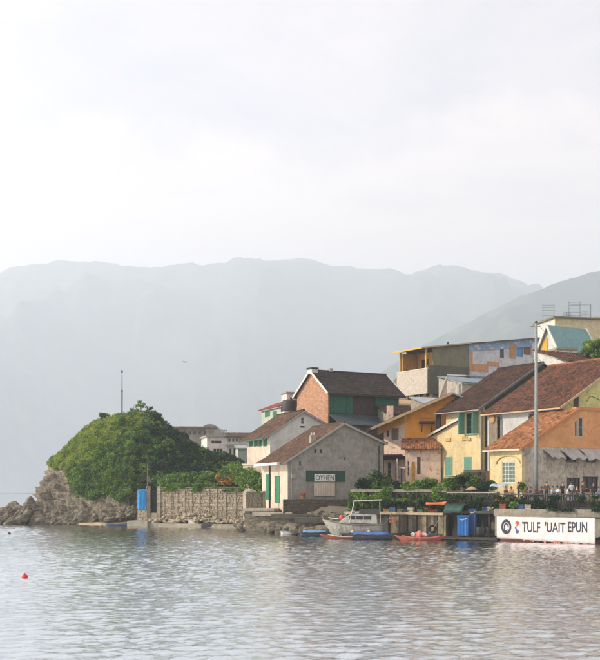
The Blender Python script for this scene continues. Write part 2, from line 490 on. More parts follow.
def build_hill():
    xs = np.concatenate([np.arange(-39.5, -33.5, 0.10), np.arange(-33.5, -22, 0.17), np.arange(-22, -2.5, 0.35)])
    ys = np.concatenate([np.arange(139.0, 160, 0.2), np.arange(160, 176, 0.6)])
    P = np.array([[x, y, hill_h(x, y)] for y in ys for x in xs])
    nx = len(xs); ny = len(ys)
    G = P.reshape(ny, nx, 3)
    dx = np.zeros_like(G); dy = np.zeros_like(G)
    dx[:,1:-1] = G[:,2:]-G[:,:-2]; dx[:,0] = G[:,1]-G[:,0]; dx[:,-1] = G[:,-1]-G[:,-2]
    dy[1:-1] = G[2:]-G[:-2]; dy[0] = G[1]-G[0]; dy[-1] = G[-1]-G[-2]
    N = np.cross(dx, dy); N /= np.linalg.norm(N, axis=2, keepdims=True)+1e-9
    V = G.copy()
    for j in range(ny):
        for i in range(nx):
            p = Vector(G[j,i]); k = rock_amp(p.x, p.z)
            if p.z < -0.75: continue
            n_ = 0.25*fbm(p*0.5)
            if k > 0 and p.y < 161:
                q = Vector((p.dot(STR)*1.15, p.dot(ALO)*0.26, p.y*0.3))
                rd = mnoise.ridged_multi_fractal(q, 0.9, 2.1, 6, 0.95, 2.0) - 1.0
                n_ = n_*(1-k) + k*(0.85*rd + 0.34*fbm(p*1.3, 5) + 0.24*fbm(p*3.6, 4) + 0.35*(mnoise.cell(Vector((p.dot(STR)*0.9, p.dot(ALO)*0.28, p.y*0.3)))-0.5))
            V[j,i] = G[j,i] + N[j,i]*n_
    I = (np.arange(ny-1)[:,None]*nx + np.arange(nx-1)[None,:]).ravel()
    F = np.stack([I, I+1, I+nx+1, I+nx], 1)
    ROCK = rock_mat('headland_rock', [(58, 55, 47), (114, 108, 94), (156, 147, 128), (190, 180, 160)], 1.4, 0.65)
    me = np_mesh('hill', V.reshape(-1, 3), F, False)
    props(link('hill', me, ROCK), kind='structure')
    return V, N
HV, HN = build_hill()

# leaf clouds -------------------------------------------------------
def leaves(C, size, up=0.35, r=None):
    """one folded-diamond leaf per centre: C (n,3); returns V, F"""
    r = r or rng
    n = len(C)
    a = r.normal(size=(n,3)); a[:,2] *= 0.7; a /= np.linalg.norm(a, axis=1, keepdims=True)
    b = r.normal(size=(n,3)); b -= a*(a*b).sum(1, keepdims=True); b /= np.linalg.norm(b, axis=1, keepdims=True)
    s = (size*(0.55+0.9*r.random(n)))[:,None]
    V = np.empty((n,4,3))
    V[:,0] = C - a*s; V[:,1] = C - b*s*0.45 - a*s*0.1; V[:,2] = C + a*s; V[:,3] = C + b*s*0.45 - a*s*0.1
    F = np.arange(n*4).reshape(n,4)
    return V.reshape(-1,3), F

def shell(n, c, rad, r=None):
    """points through the outer part of a lumpy ellipsoid"""
    r = r or rng
    d = r.normal(size=(n,3)); d /= np.linalg.norm(d, axis=1, keepdims=True)
    rr = r.random(n)**0.45
    return np.asarray(c) + d*rr[:,None]*np.asarray(rad)

GREEN = leaf_mat('shrub_leaves', [(60, 94, 40), (84, 120, 48), (108, 142, 58), (134, 162, 70), (68, 104, 46)])
GREEN2 = leaf_mat('bright_leaves', [(76, 112, 42), (108, 146, 56), (146, 172, 76), (90, 128, 50)])
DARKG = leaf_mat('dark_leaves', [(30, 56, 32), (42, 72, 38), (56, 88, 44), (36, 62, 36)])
BARK = rock_mat('bark', [(40, 32, 24), (58, 48, 38), (74, 62, 50), (92, 80, 66)], 3.0)
ROCKL = [(96, 88, 72), (128, 116, 96), (152, 138, 114), (172, 160, 136)]

def veg_ok(x, z):
    return rock_amp(x, z) < 0.35
def build_hill_cover():
    pts = HV.reshape(-1,3); C = []; G = []; D = []
    r = np.random.default_rng(21)
    idx = r.permutation(len(pts))
    taken = {}
    for i in idx:
        p = pts[i]
        if p[2] < 2.2 or p[1] > 166 or (p[2] < 4.2 and p[0] > -21): continue
        if not veg_ok(p[0], p[2]): continue
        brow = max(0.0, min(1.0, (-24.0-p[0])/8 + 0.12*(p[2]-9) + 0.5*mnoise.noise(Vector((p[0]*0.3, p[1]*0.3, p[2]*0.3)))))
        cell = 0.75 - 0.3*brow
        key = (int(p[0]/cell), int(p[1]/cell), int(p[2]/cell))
        if key in taken: continue
        taken[key] = 1
        big = mnoise.noise(Vector((p[0]*0.45, p[1]*0.45, p[2]*0.45+9)))
        rad = (0.55 - 0.28*brow)*(0.6+0.6*r.random()+1.1*max(0, big))
        n = int(330*(rad/0.6)**1.6)+16
        c = p + np.array([0, 0, rad*(0.3+0.9*max(0, big))])
        (G if r.random() < brow*1.1 else (D if r.random() < (p[0]+23)/6 else C)).append(shell(n, c, (rad, rad, rad*0.85), r))  # seaward leaves brighter, landward darker: sun and shade put into the leaf colours
        if brow < 0.5 and r.random() < 0.035:
            R_ = 0.45+0.4*r.random()
            for q in range(7): C.append(shell(int(120*R_), c+r.normal(size=3)*np.array([0.5, 0.5, 0.3])*R_+np.array([0, 0, R_*0.35]), (R_*0.45, R_*0.45, R_*0.38), r))
        if brow > 0.3 and r.random() < 0.6:
            G.append(shell(16, c+np.array([0, 0, rad*0.6]), (0.25, 0.25, 0.3), r))
        elif r.random() < 0.2:
            C.append(shell(16, c+np.array([0, 0, rad*0.9]), (0.2, 0.2, rad*0.6), r))
    for nm, L_, mt, sz, lb in (('hillside_shaded_scrub', D, DARKG, 0.14, 'scrub on the landward side of the headland, its shade put into darker leaves, behind the sea wall'), ('hillside_shrubs', C, GREEN, 0.125, 'dense green scrub covering the rocky headland'), ('hillside_grass', G, leaf_mat('sunlit_dry_grass', [(120, 148, 58), (150, 168, 72), (100, 132, 52), (170, 174, 88)]), 0.10, 'yellowish grass and low scrub on the seaward brow of the headland, with sunlight put into its colour')):
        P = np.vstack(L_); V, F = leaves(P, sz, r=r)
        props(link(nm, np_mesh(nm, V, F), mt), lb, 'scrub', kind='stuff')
        print(nm, len(P))
build_hill_cover()

def bush(name, p, rad, n, m, label, cat='bush', group=None, lsize=0.16, stems=5, r=None, squash=0.9):
    r = r or rng
    p = Vector(p)
    t = thing(name, p, 0, label, cat, group)
    C = []
    k = max(5, int(rad*8))
    for q in range(k):
        a = r.random()*6.283; d = rad*0.65*r.random()**0.5
        c = (d*math.cos(a), d*math.sin(a), rad*squash*(0.2+1.1*r.random()))
        rr = rad*(0.3+0.3*r.random())
        C.append(shell(n//k, c, (rr, rr, rr*0.85), r))
    V, F = leaves(np.vstack(C), lsize, r=r)
    link('foliage', np_mesh('foliage', V, F), m, t)
    mb = MB()
    for s in range(stems):
        a = r.random()*6.283; e = (rad*0.5*math.cos(a), rad*0.5*math.sin(a), rad*squash*1.1)
        mb.tube([(0.08*math.cos(a), 0.08*math.sin(a), -0.1), (e[0]*0.4, e[1]*0.4, e[2]*0.5), e], [0.05, 0.035, 0.015], 5)
    mb.build('stem', BARK, t)
    return t

def tree(name, p, h, rad, n, m, label, group=None, lsize=0.2, r=None, trunk=0.12):
    r = r or rng
    t = thing(name, p, 0, label, 'tree', group)
    C = []; mb = MB()
    mb.tube([(0,0,-0.3),(0.05*h*0.3,0.03,h*0.35),(0.0,0.08,h*0.75)], [trunk, trunk*0.75, trunk*0.3], 7)
    for q in range(int(7+rad*3)):
        a = r.random()*6.283; d = rad*(0.25+0.65*r.random()); z = h*(0.5+0.45*r.random())
        c = (d*math.cos(a), d*math.sin(a), z); rr = rad*(0.28+0.25*r.random())
        mb.tube([(0,0.04,z*0.6), (c[0]*0.6, c[1]*0.6, z*0.85), c], [trunk*0.4, trunk*0.25, trunk*0.1], 5)
        C.append(shell(n//12, c, (rr, rr, rr*0.75), r))
    V, F = leaves(np.vstack(C), lsize, r=r)
    link('crown', np_mesh('crown', V, F), m, t)
    mb.build('trunk', BARK, t)
    return t

# saplings that break the skyline of the headland
def hill_top(px, dy=0.0):
    x = xat(px, HY+dy); return Vector((x, HY+dy, hill_h(x, HY+dy)))
tree('sapling', hill_top(141)+Vector((0,0,0.2)), 2.0, 0.75, 420, GREEN2, 'thin sapling sticking up from the top of the wooded headland', lsize=0.13, trunk=0.05)
tree('sapling', hill_top(149)+Vector((0,0,0.1)), 1.5, 0.6, 320, DARKG, 'small dark sapling on the headland skyline, downhill of the taller one', lsize=0.13, trunk=0.05)
bush('shrub', hill_top(104), 0.8, 700, GREEN, 'rounded shrub on the brow of the headland beside the mast')
bush('shrub', at(52, 463, 157.5)-Vector((0,0,0.5)), 0.75, 600, GREEN2, 'shrub clinging to the seaward edge of the headland above the bare cliff')

# mast on the hill
mp_ = hill_top(122); mast = thing('radio_mast', mp_, 0, 'slim dark steel mast standing on top of the wooded headland', 'mast')
mh = zat(371, HY) - mp_.z
MB().tube([(0,0,-0.5),(0,0,mh*0.55)], 0.10, 8).build('pole', plain('mast_steel', (70, 74, 78), 0.6, 0.3), mast)
MB().tube([(0,0,mh*0.55),(0,0,mh*0.97)], [0.075,0.05], 8).build('upper_pole', plain('mast_steel', (70, 74, 78)), mast)
mbm = MB(); mbm.lathe([(0.11,0),(0.13,0.05),(0.13,0.2),(0.1,0.25)], (0,0,mh*0.55), 8); mbm.build('collar', plain('mast_dark', (50, 52, 56)), mast)
MB().lathe([(0.10,0),(0.12,0.1),(0.10,0.35),(0.03,0.42)], (0,0,mh*0.96), 8).build('beacon', plain('mast_dark', (50, 52, 56)), mast)

# ------------------------------------------------------------------ boulders
def boulder(name, c, rad, seed, label, m, group=None, tilt=0.6, sub=4, cat='rock', rough=0.3):
    bm = bmesh.new(); bmesh.ops.create_icosphere(bm, subdivisions=sub, radius=1.0)
    rot = Matrix.Rotation(tilt, 3, 'Y')
    for v in bm.verts:
        p = v.co.copy(); o = Vector((seed*3.1, seed*1.7, seed))
        d = 1 + 0.38*mnoise.fractal(p*0.9+o, 0.9, 2.0, 3)
        q = Vector((p.x*0.7, p.y*1.2, p.z*2.4))+o
        d += rough*0.7*(mnoise.ridged_multi_fractal(q, 0.9, 2.1, 5, 0.9, 2.0)-1.1)
        d += 0.10*(mnoise.cell(q*1.1)-0.5)
        p = p*d
        v.co = rot @ Vector((p.x*rad[0], p.y*rad[1], p.z*rad[2]))
    me = bpy.data.meshes.new(name); bm.to_mesh(me); bm.free()
    o = link(name, me, m); o.location = c; o.rotation_euler.z = (seed*0.77) % 0.8 - 0.4
    props(o, label, cat, group); return o
SHOREROCK = rock_mat('shore_rock', [(50, 48, 42), (104, 98, 85), (144, 136, 118), (178, 169, 149)], 1.6, 0.5)
GR = 'rocks at the foot of the headland'
def rk(px, py, Y, w, h, seed, label, tilt=-0.45, dz=0, group=GR):
    """rock whose top reaches row py; w, h in metres"""
    z = zat(py, Y)
    return boulder('boulder', (xat(px, Y), Y, z-h*0.75), (w/2, w*0.42, h*0.62), seed, label, SHOREROCK, group, tilt, 4)
rk(31, 495, 150, 4.2, 4.2, 1.3, 'big bedded grey brown boulder beside the bare cliff of the headland', -0.5, group=None)
rk(14, 500, 151.5, 4.4, 3.0, 2.6, 'long low rock at the seaward end of the headland, behind a flat boulder', -0.3, group=None)
rk(2, 505, 149.5, 3.6, 2.6, 3.9, 'outermost rough rock of the headland, lapped by the open bay', -0.4, group=None)
rk(19, 510, 148.2, 4.6, 2.0, 5.2, 'broad flat boulder sloping into the water at the tip of the headland', -0.55, group=None)
rk(37, 511, 147.6, 2.6, 1.9, 6.1, 'smooth slanting boulder at the foot of the bare cliff', -0.6, group=None)
rr_ = random.Random(4)
for k, (px, py, Y, w_, h_) in enumerate([(48,514,147.6,1.9,1.5),(56,517,147.2,2.2,1.2),(66,513,147.0,2.4,1.3),(76,511,146.4,2.0,1.5),(86,509,145.8,2.6,1.5),(97,508,145.4,1.9,1.4),(106,506,144.8,2.6,1.6),(115,505,144.2,2.2,1.5),(123,504,143.6,2.0,1.6),(131,503,143,1.8,1.5),(92,515,145.2,1.6,1.0),(110,514,143.6,1.8,0.9),(72,518,146.3,1.4,0.8)]):
    rk(px, py, Y, w_, h_, 8+k*1.37, (ORD[k]+' weathered boulder along the headland shore from the bare cliff' if k < 10 else ['low flat boulder in front of the shore boulders, under the scrub', 'low boulder nearest the landing block of the headland shore', 'smallest low rock on the headland shore near the sand'][k-10]), rr_.uniform(-0.6, 0.1))

# sandy shelf under the boulders
sh = MB()
xsA = np.linspace(-35, -19.5, 40)
vs = []; fs = []
for i, x in enumerate(xsA):
    f = shore_y(x) - 1.2 + 0.25*fbm(Vector((x*0.6, 0, 3)))
    e = 0.35*math.sin((i/39)*math.pi)**0.4
    vs += [(x, f, -0.5), (x, f+0.15, e*0.75), (x, f+1.5, e+0.1), (x, f+5.5, e+0.75)]
for i in range(39):
    for j in range(3): fs.append((i*4+j, i*4+4+j, i*4+5+j, i*4+1+j))
sh.add(vs, fs); props(sh.build('shore', plaster('pale_sand', (168, 152, 124), 0.4, (96, 86, 66), 0.95, 0.1)), kind='structure')
# ------------------------------------------------------------------ house kit
class Frame:
    """a house's own axes: x along its front, y into the depth, z up; (px, Y) is where its front left corner stands"""
    def __init__(s, px, Y, a, zb):
        s.a = R(a); s.X0 = xat(px, Y); s.Y0 = Y; s.zb = zb
        s.u = (math.cos(s.a), math.sin(s.a)); s.v = (-math.sin(s.a), math.cos(s.a))
    def _solve(s, px, d, off=(0, 0)):
        k = (px-300)/FPX; X = s.X0+off[0]; Y = s.Y0+off[1]
        return (k*Y - X)/(d[0]-k*d[1])
    def fx(s, px, y=0.0): return s._solve(px, s.u, (s.v[0]*y, s.v[1]*y))
    def ly(s, px, x=0.0): return s._solve(px, s.v, (s.u[0]*x, s.u[1]*x))
    def depth(s, x, y): return s.Y0 + s.u[1]*x + s.v[1]*y
    def z(s, py, x, y=0.0): return zat(py, s.depth(x, y)) - s.zb
    def fz(s, px, py, y=0.0): return s.z(py, s.fx(px, y), y)
    def lz(s, px, py, x=0.0): return s.z(py, x, s.ly(px, x))
    def fp(s, px, py, y=0.0): return (s.fx(px, y), s.fz(px, py, y))
    def lp(s, px, py, x=0.0): return (s.ly(px, x), s.lz(px, py, x))
    def root(s, name, label, cat='house', group=None):
        return thing(name, (s.X0, s.Y0, s.zb), s.a, label, cat, group)

def wall(parent, name, side, pts, holes, m, off=0.0, t=0.22):
    """vertical wall with real openings. side 'f' (pts in x,z at y=off), 'l' (pts in y,z at x=off), 'r' (same as l, faces +x), 'b'.
    holes: (a0, z0, a1, z1)"""
    P = [Vector(p) for p in pts]; E = [(i, (i+1) % len(P)) for i in range(len(P))]
    for h in holes:
        b = len(P); a0, z0, a1, z1 = h
        P += [Vector((a0, z0)), Vector((a1, z0)), Vector((a1, z1)), Vector((a0, z1))]
        E += [(b, b+1), (b+1, b+2), (b+2, b+3), (b+3, b)]
    vo, eo, fo, *_ = delaunay_2d_cdt(P, E, [], 0, 1e-5)
    poly = [Vector(p) for p in pts]
    def inside(c):
        n = len(poly); k = False
        for i in range(n):
            p, q = poly[i], poly[(i+1) % n]
            if (p.y > c.y) != (q.y > c.y) and c.x < (q.x-p.x)*(c.y-p.y)/(q.y-p.y)+p.x: k = not k
        return k
    tris = []
    for f in fo:
        c = sum((vo[i] for i in f), Vector((0, 0)))/len(f)
        if not inside(c): continue
        if any(h[0] < c.x < h[2] and h[1] < c.y < h[3] for h in holes): continue
        tris.append(tuple(f))
    sgn = 1.0 if side in ('f', 'l') else -1.0
    def mk(p, d):
        return (p.x, off+sgn*d, p.y) if side in ('f', 'b') else (off+sgn*d, p.x, p.y)
    n = len(vo); vs = [mk(p, 0) for p in vo] + [mk(p, t) for p in vo]
    fs = list(tris) + [tuple(n+i for i in reversed(f)) for f in tris]
    cnt = {}
    for f in tris:
        for i in range(len(f)):
            e = (f[i], f[(i+1) % len(f)]); cnt[e] = 1
    for (i, j) in cnt:
        if (j, i) not in cnt: fs.append((i, n+i, n+j, j))
    return MB().add(vs, fs).build(name, m, parent)

def on(side, off, a, d, z):
    """point on a wall plane: a along, d outwards"""
    if side == 'f': return (a, off-d, z)
    if side == 'b': return (a, off+d, z)
    if side == 'l': return (off-d, a, z)
    return (off+d, a, z)

def wbox(mb, side, off, a0, a1, d0, d1, z0, z1):
    p = on(side, off, a0, d0, z0); q = on(side, off, a1, d1, z1)
    return mb.box(min(p[0],q[0]), max(p[0],q[0]), min(p[1],q[1]), max(p[1],q[1]), min(p[2],q[2]), max(p[2],q[2]))

def window(parent, side, off, h, fm, cols=2, rows=2, shutters=None, sill=None, name='window', open_=False, pane=None, fw=0.07, louvre=None):
    """frame (part) with pane and shutters (sub-parts) filling opening h"""
    a0, z0, a1, z1 = min(h[0],h[2]), min(h[1],h[3]), max(h[0],h[2]), max(h[1],h[3])
    e = 0.004
    mb = MB()
    d0, d1 = -0.14, -0.05
    wbox(mb, side, off, a0+e, a0+fw, d0, d1, z0+e, z1-e); wbox(mb, side, off, a1-fw, a1-e, d0, d1, z0+e, z1-e)
    wbox(mb, side, off, a0+fw+e, a1-fw-e, d0, d1, z1-fw, z1-e); wbox(mb, side, off, a0+fw+e, a1-fw-e, d0, d1, z0+e, z0+fw)
    for c in range(1, cols):
        a = a0+(a1-a0)*c/cols; wbox(mb, side, off, a-0.022, a+0.022, d0+0.02, d1-0.01, z0+fw+e, z1-fw-e)
    for r_ in range(1, rows):
        z = z0+(z1-z0)*r_/rows; wbox(mb, side, off, a0+fw+e, a1-fw-e, d0+0.03, d1-0.02, z-0.02, z+0.02)
    if sill is not None:
        wbox(mb, side, off, a0-0.12, a1+0.12, 0.004, 0.12, z0-0.1, z0-0.004)
    w_ = mb.build(name, sill if sill is not None else fm, parent) if False else mb.build(name, fm, parent)
    pb = MB(); wbox(pb, side, off, a0+fw*0.5, a1-fw*0.5, -0.125, -0.105, z0+fw*0.5, z1-fw*0.5)
    pb.build('pane', pane or glass_mat(), w_)
    if shutters is not None:
        hw = (a1-a0)/2
        for sgn_, ac in ((-1, a0), (1, a1)):
            sb = MB()
            if open_:
                b0, b1 = (ac-hw*0.95, ac-0.02) if sgn_ < 0 else (ac+0.02, ac+hw*0.95); dd = 0.02
            else:
                b0, b1 = (a0+0.02, a0+hw-0.015) if sgn_ < 0 else (a0+hw+0.015, a1-0.02); dd = -0.03
            wbox(sb, side, off, b0, b0+0.06, dd, dd+0.05, z0+0.01, z1-0.01); wbox(sb, side, off, b1-0.06, b1, dd, dd+0.05, z0+0.01, z1-0.01)
            k = max(4, int((z1-z0)/0.11))
            for q in range(k):
                zz = z0+0.03+(z1-z0-0.06)*q/k; wbox(sb, side, off, b0+0.062, b1-0.062, dd+0.008+0.012*(q % 2), dd+0.035+0.006*(q % 2), zz, zz+(z1-z0-0.06)/k*0.86)
            sb.build('shutter', shutters, w_)
    return w_

def door(parent, side, off, h, m, planks=4, name='door', recess=0.10):
    a0, z0, a1, z1 = h
    mb = MB()
    for q in range(planks):
        b0 = a0+0.01+(a1-a0-0.02)*q/planks; b1 = a0+0.01+(a1-a0-0.02)*(q+1)/planks-0.012
        wbox(mb, side, off, b0, b1, -recess-0.05, -recess+0.006*(q % 2), z0+0.01, z1-0.01)
    d = mb.build(name, m, parent)
    hb_ = MB(); wbox(hb_, side, off, a1-0.14, a1-0.10, -recess+0.01, -recess+0.06, (z0+z1)/2-0.07, (z0+z1)/2+0.07)
    hb_.build('handle', plain('dark_iron', (48, 46, 44), 0.5, 0.6), d)
    return d

def roof_plane(parent, name, A, B, C, D, m, kind='tile', tw=0.26, cl=0.34, thick=0.12, seed=0, sag=0.05, wave=0.045):
    """A eave left, B eave right, C ridge right, D ridge left (seen from outside); tiled or corrugated relief"""
    A, B, C, D = map(Vector, (A, B, C, D))
    L = max((B-A).length, (C-D).length); S = max((D-A).length, (C-B).length)
    nt_ = max(2, round(L/tw)); nc = max(2, round(S/cl)) if kind == 'tile' else max(2, round(S/1.2))
    N = (B-A).cross(D-A).normalized()
    if N.z < 0: N = -N
    us = []
    for i in range(nt_): us += [i/nt_, (i+0.25)/nt_, (i+0.5)/nt_, (i+0.75)/nt_]
    us.append(1.0)
    vsn = []
    for j in range(nc):
        vsn += [(j/nc, j, 0.0), ((j+0.96)/nc, j, 1.0)] if kind == 'tile' else [(j/nc, j, 0.0)]
    vsn.append((1.0, nc-1, 1.0))
    V = []; UV = []; r = random.Random(seed)
    jit = [[r.uniform(-0.012, 0.012) for _ in range(nt_+1)] for _ in range(nc+1)]
    lift = 0.035 if kind == 'tile' else 0.0
    for (vv, j, ph) in vsn:
        for i, uu in enumerate(us):
            p = (A*(1-uu)+B*uu)*(1-vv) + (D*(1-uu)+C*uu)*vv
            h = wave*abs(math.sin(math.pi*uu*nt_)) if kind == 'tile' else wave*0.5*(1+math.sin(2*math.pi*uu*nt_))
            h += lift*(1-ph) + (jit[min(j, nc)][min(nt_, i//4)] if kind == 'tile' else 0)
            h += sag*fbm(Vector((uu*L*0.35+seed, vv*S*0.35, seed*1.3)), 3) - sag*0.8*math.sin(math.pi*uu)*math.sin(math.pi*vv)
            V.append(p + N*(h+thick)); UV.append((uu*nt_+0.0001, (j+0.5)))
    nx = len(us); ny = len(vsn)
    F = []
    for j in range(ny-1):
        for i in range(nx-1): F.append((j*nx+i, j*nx+i+1, (j+1)*nx+i+1, (j+1)*nx+i))
    b = len(V)
    for p in (A, B, C, D): V.append(p.copy()); UV.append((0, 0))
    bot = [j for j in range(nx)]; top = [(ny-1)*nx+i for i in range(nx)]
    lf = [j*nx for j in range(ny)]; rt = [j*nx+nx-1 for j in range(ny)]
    F2 = [tuple([b, b+1] + bot[::-1]), tuple([b+2, b+3] + top), tuple([b+3, b] + lf), tuple([b+1, b+2] + rt[::-1]), (b, b+3, b+2, b+1)]
    me = bpy.data.meshes.new(name); me.from_pydata([tuple(v) for v in V], [], F+F2)
    uvl = me.uv_layers.new(name='uv'); 
    li = np.empty(len(me.loops), dtype=np.int32); me.loops.foreach_get('vertex_index', li)
    uva = np.array(UV, dtype=np.float32)[li]
    # keep each tile's own column for both edges of a face
    st = np.empty(len(me.polygons), dtype=np.int32); tt = np.empty(len(me.polygons), dtype=np.int32)
    me.polygons.foreach_get('loop_start', st); me.polygons.foreach_get('loop_total', tt)
    for s_, t_ in zip(st[:len(F)], tt[:len(F)]):
        uva[s_:s_+t_, 0] = uva[s_:s_+t_, 0].mean(); uva[s_:s_+t_, 1] = uva[s_:s_+t_, 1].min()
    uvl.data.foreach_set('uv', uva.ravel())
    me.update(); me.validate()
    return link(name, me, m, parent)

def ridge_cap(parent, p, q, m, rad=0.16, step=0.42, name='ridge_cap'):
    p = Vector(p); q = Vector(q); n = max(2, int((q-p).length/step)); mb = MB()
    for i in range(n):
        a = p.lerp(q, i/n); b = p.lerp(q, (i+0.97)/n)
        mb.tube([a, b], [rad*1.06, rad*0.94], 8)
    return mb.build(name, m, parent)

def board(parent, p, q, w_, h_, m, name='bargeboard', up=(0, 0, 1)):
    return MB().beam(p, q, w_, h_, up).build(name, m, parent)

# ------------------------------------------------------------------ house paints and roofs
T_RED = tile_mat('red_brown_tiles', [(102, 66, 50), (124, 80, 58), (80, 56, 46), (138, 92, 66), (62, 48, 42)], 0.75, (54, 46, 40))
T_BROWN = tile_mat('brown_tiles', [(74, 54, 44), (90, 64, 50), (60, 46, 40), (104, 74, 56), (50, 40, 36)], 0.75, (40, 36, 32))
T_ORANGE = tile_mat('orange_tiles', [(158, 106, 68), (174, 120, 78), (138, 92, 60), (186, 134, 92), (112, 76, 54)], 0.55, (92, 66, 48))
T_DARK = tile_mat('dark_slate_tiles', [(50, 43, 38), (60, 51, 44), (42, 38, 34), (68, 56, 48)], 0.5, (32, 30, 28))
T_TAN = tile_mat('tan_brown_tiles', [(98, 74, 58), (114, 86, 66), (84, 66, 54), (126, 98, 76), (74, 60, 50)], 0.65, (60, 52, 46))
W_GREY = plaster('grey_render', (146, 145, 136), 0.8, (66, 66, 60), 0.95, 0.8)
W_WHITE = plaster('white_limewash', (208, 208, 202), 0.35, (120, 118, 108), 0.9, 0.4)
W_LIT = plaster('sunlit_limewash', (206, 190, 172), 0.5, (120, 104, 90), 0.9, 0.4)  # lit limewash: warm sunlight put into the wall colour
W_YEL = plaster('yellow_limewash', (214, 195, 148), 0.7, (150, 130, 96), 0.9, 0.6, 1.0, 0.3, (206, 188, 150), 0.1)
W_ORA = plaster('orange_paint', (222, 152, 54), 0.35, (130, 84, 40), 0.85, 0.35)
W_TER = plaster('terracotta_paint', (216, 158, 106), 0.35, (120, 78, 52), 0.9, 0.3)
W_PINK = plaster('pale_pink_render', (232, 206, 184), 0.55, (140, 112, 94), 0.9, 0.5, 1.2, 0.3, (196, 150, 124), 0.15)
W_CEM = plaster('stained_cement', (204, 196, 178), 1.0, (52, 50, 44), 0.95, 1.2, 1.6)
W_OLIVE = plaster('olive_render', (126, 124, 100), 0.4, (70, 72, 62), 0.95, 0.4)
W_LIME = plaster('lime_yellow_paint', (202, 200, 134), 0.35, (120, 122, 84), 0.9, 0.35)
W_BLUE = plaster('faded_blue_paint', (134, 164, 192), 0.5, (96, 104, 110), 0.9, 0.5, 1.0, 0.3, (204, 206, 204), 0.2)
W_PALE = plaster('pale_patched_render', (206, 206, 206), 0.5, (120, 116, 110), 0.9, 0.4, 1.0, 0.3, (176, 186, 206), 0.3)
W_BG = plaster('off_white_render', (206, 204, 196), 0.4, (130, 128, 120), 0.9, 0.4)
TRIM = plain('white_trim', (206, 202, 192), 0.7)
TRIMD = plain('weathered_grey_trim', (150, 146, 136), 0.8)
TEAL = plain('teal_shutter', (104, 156, 140), 0.6)
GREENP = plain('green_paint', (44, 120, 86), 0.6)
DKGREEN = plain('dark_green_paint', (22, 62, 48), 0.6)
WOODD = plain('dark_wood', (62, 48, 38), 0.8, 0, 0.3)
WOODT = plain('tan_wood', (172, 132, 92), 0.8, 0, 0.2)
YELP = plain('yellow_wood', (206, 160, 66), 0.7)
IRON = plain('dark_iron', (48, 46, 44), 0.5, 0.6)
TIN = plaster('weathered_tin', (150, 158, 162), 0.7, (92, 84, 76), 0.5, 0.6)
TINB = plaster('blue_grey_tin', (112, 132, 140), 0.6, (78, 80, 78), 0.5, 0.6)
CONC = plaster('old_concrete', (160, 154, 138), 0.7, (70, 66, 56), 0.95, 0.8, 1.2)
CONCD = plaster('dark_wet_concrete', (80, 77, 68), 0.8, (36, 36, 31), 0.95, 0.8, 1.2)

def brick_mat():
    m, n, l, b = new_mat('bare_brick')
    tcn = n.new('ShaderNodeTexCoord')
    sp = n.new('ShaderNodeSeparateXYZ'); l.new(tcn.outputs['Object'], sp.inputs[0])
    ad = n.new('ShaderNodeMath'); ad.operation = 'ADD'; l.new(sp.outputs['X'], ad.inputs[0]); l.new(sp.outputs['Y'], ad.inputs[1])
    cbn = n.new('ShaderNodeCombineXYZ'); l.new(ad.outputs[0], cbn.inputs[0]); l.new(sp.outputs['Z'], cbn.inputs[1])
    bt = n.new('ShaderNodeTexBrick'); l.new(cbn.outputs[0], bt.inputs['Vector'])
    bt.inputs['Scale'].default_value = 1.0; bt.inputs['Brick Width'].default_value = 0.34; bt.inputs['Row Height'].default_value = 0.13
    bt.inputs['Mortar Size'].default_value = 0.012; bt.inputs['Bias'].default_value = -0.1
    bt.inputs['Color1'].default_value = lin((192, 146, 114)); bt.inputs['Color2'].default_value = lin((156, 110, 84)); bt.inputs['Mortar'].default_value = lin((176, 150, 128))
    s = noise_node(n, l, tcn.outputs['Object'], 2.2, 7, 0.75)
    x = mixc(n, l, 1.0, bt.outputs['Color'], ramp(n, l, s, [(0.3, (0.7,)*3), (0.65, (1.15,)*3)]), 'MULTIPLY')
    l.new(x, b.inputs['Base Color']); b.inputs['Roughness'].default_value = 0.95; b.inputs['Specular IOR Level'].default_value = 0.2
    bp = n.new('ShaderNodeBump'); bp.inputs['Strength'].default_value = 0.6; bp.inputs['Distance'].default_value = 0.02; bp.invert = True
    l.new(bt.outputs['Fac'], bp.inputs['Height']); l.new(bp.outputs[0], b.inputs['Normal'])
    return m
BRICK = brick_mat()

def rect(a0, a1, z0, z1): return [(a0, z0), (a1, z0), (a1, z1), (a0, z1)]
def hole(F, side, px0, py0, px1, py1, off=0.0):
    """opening seen between two corners of the picture on that wall"""
    pm = (px0+px1)/2
    if side == 'f': a0, a1, z0, z1 = F.fx(px0, off), F.fx(px1, off), F.fz(pm, py1, off), F.fz(pm, py0, off)
    else: a0, a1, z0, z1 = F.ly(px1, off), F.ly(px0, off), F.lz(pm, py1, off), F.lz(pm, py0, off)
    return (min(a0, a1), z0, max(a0, a1), z1)

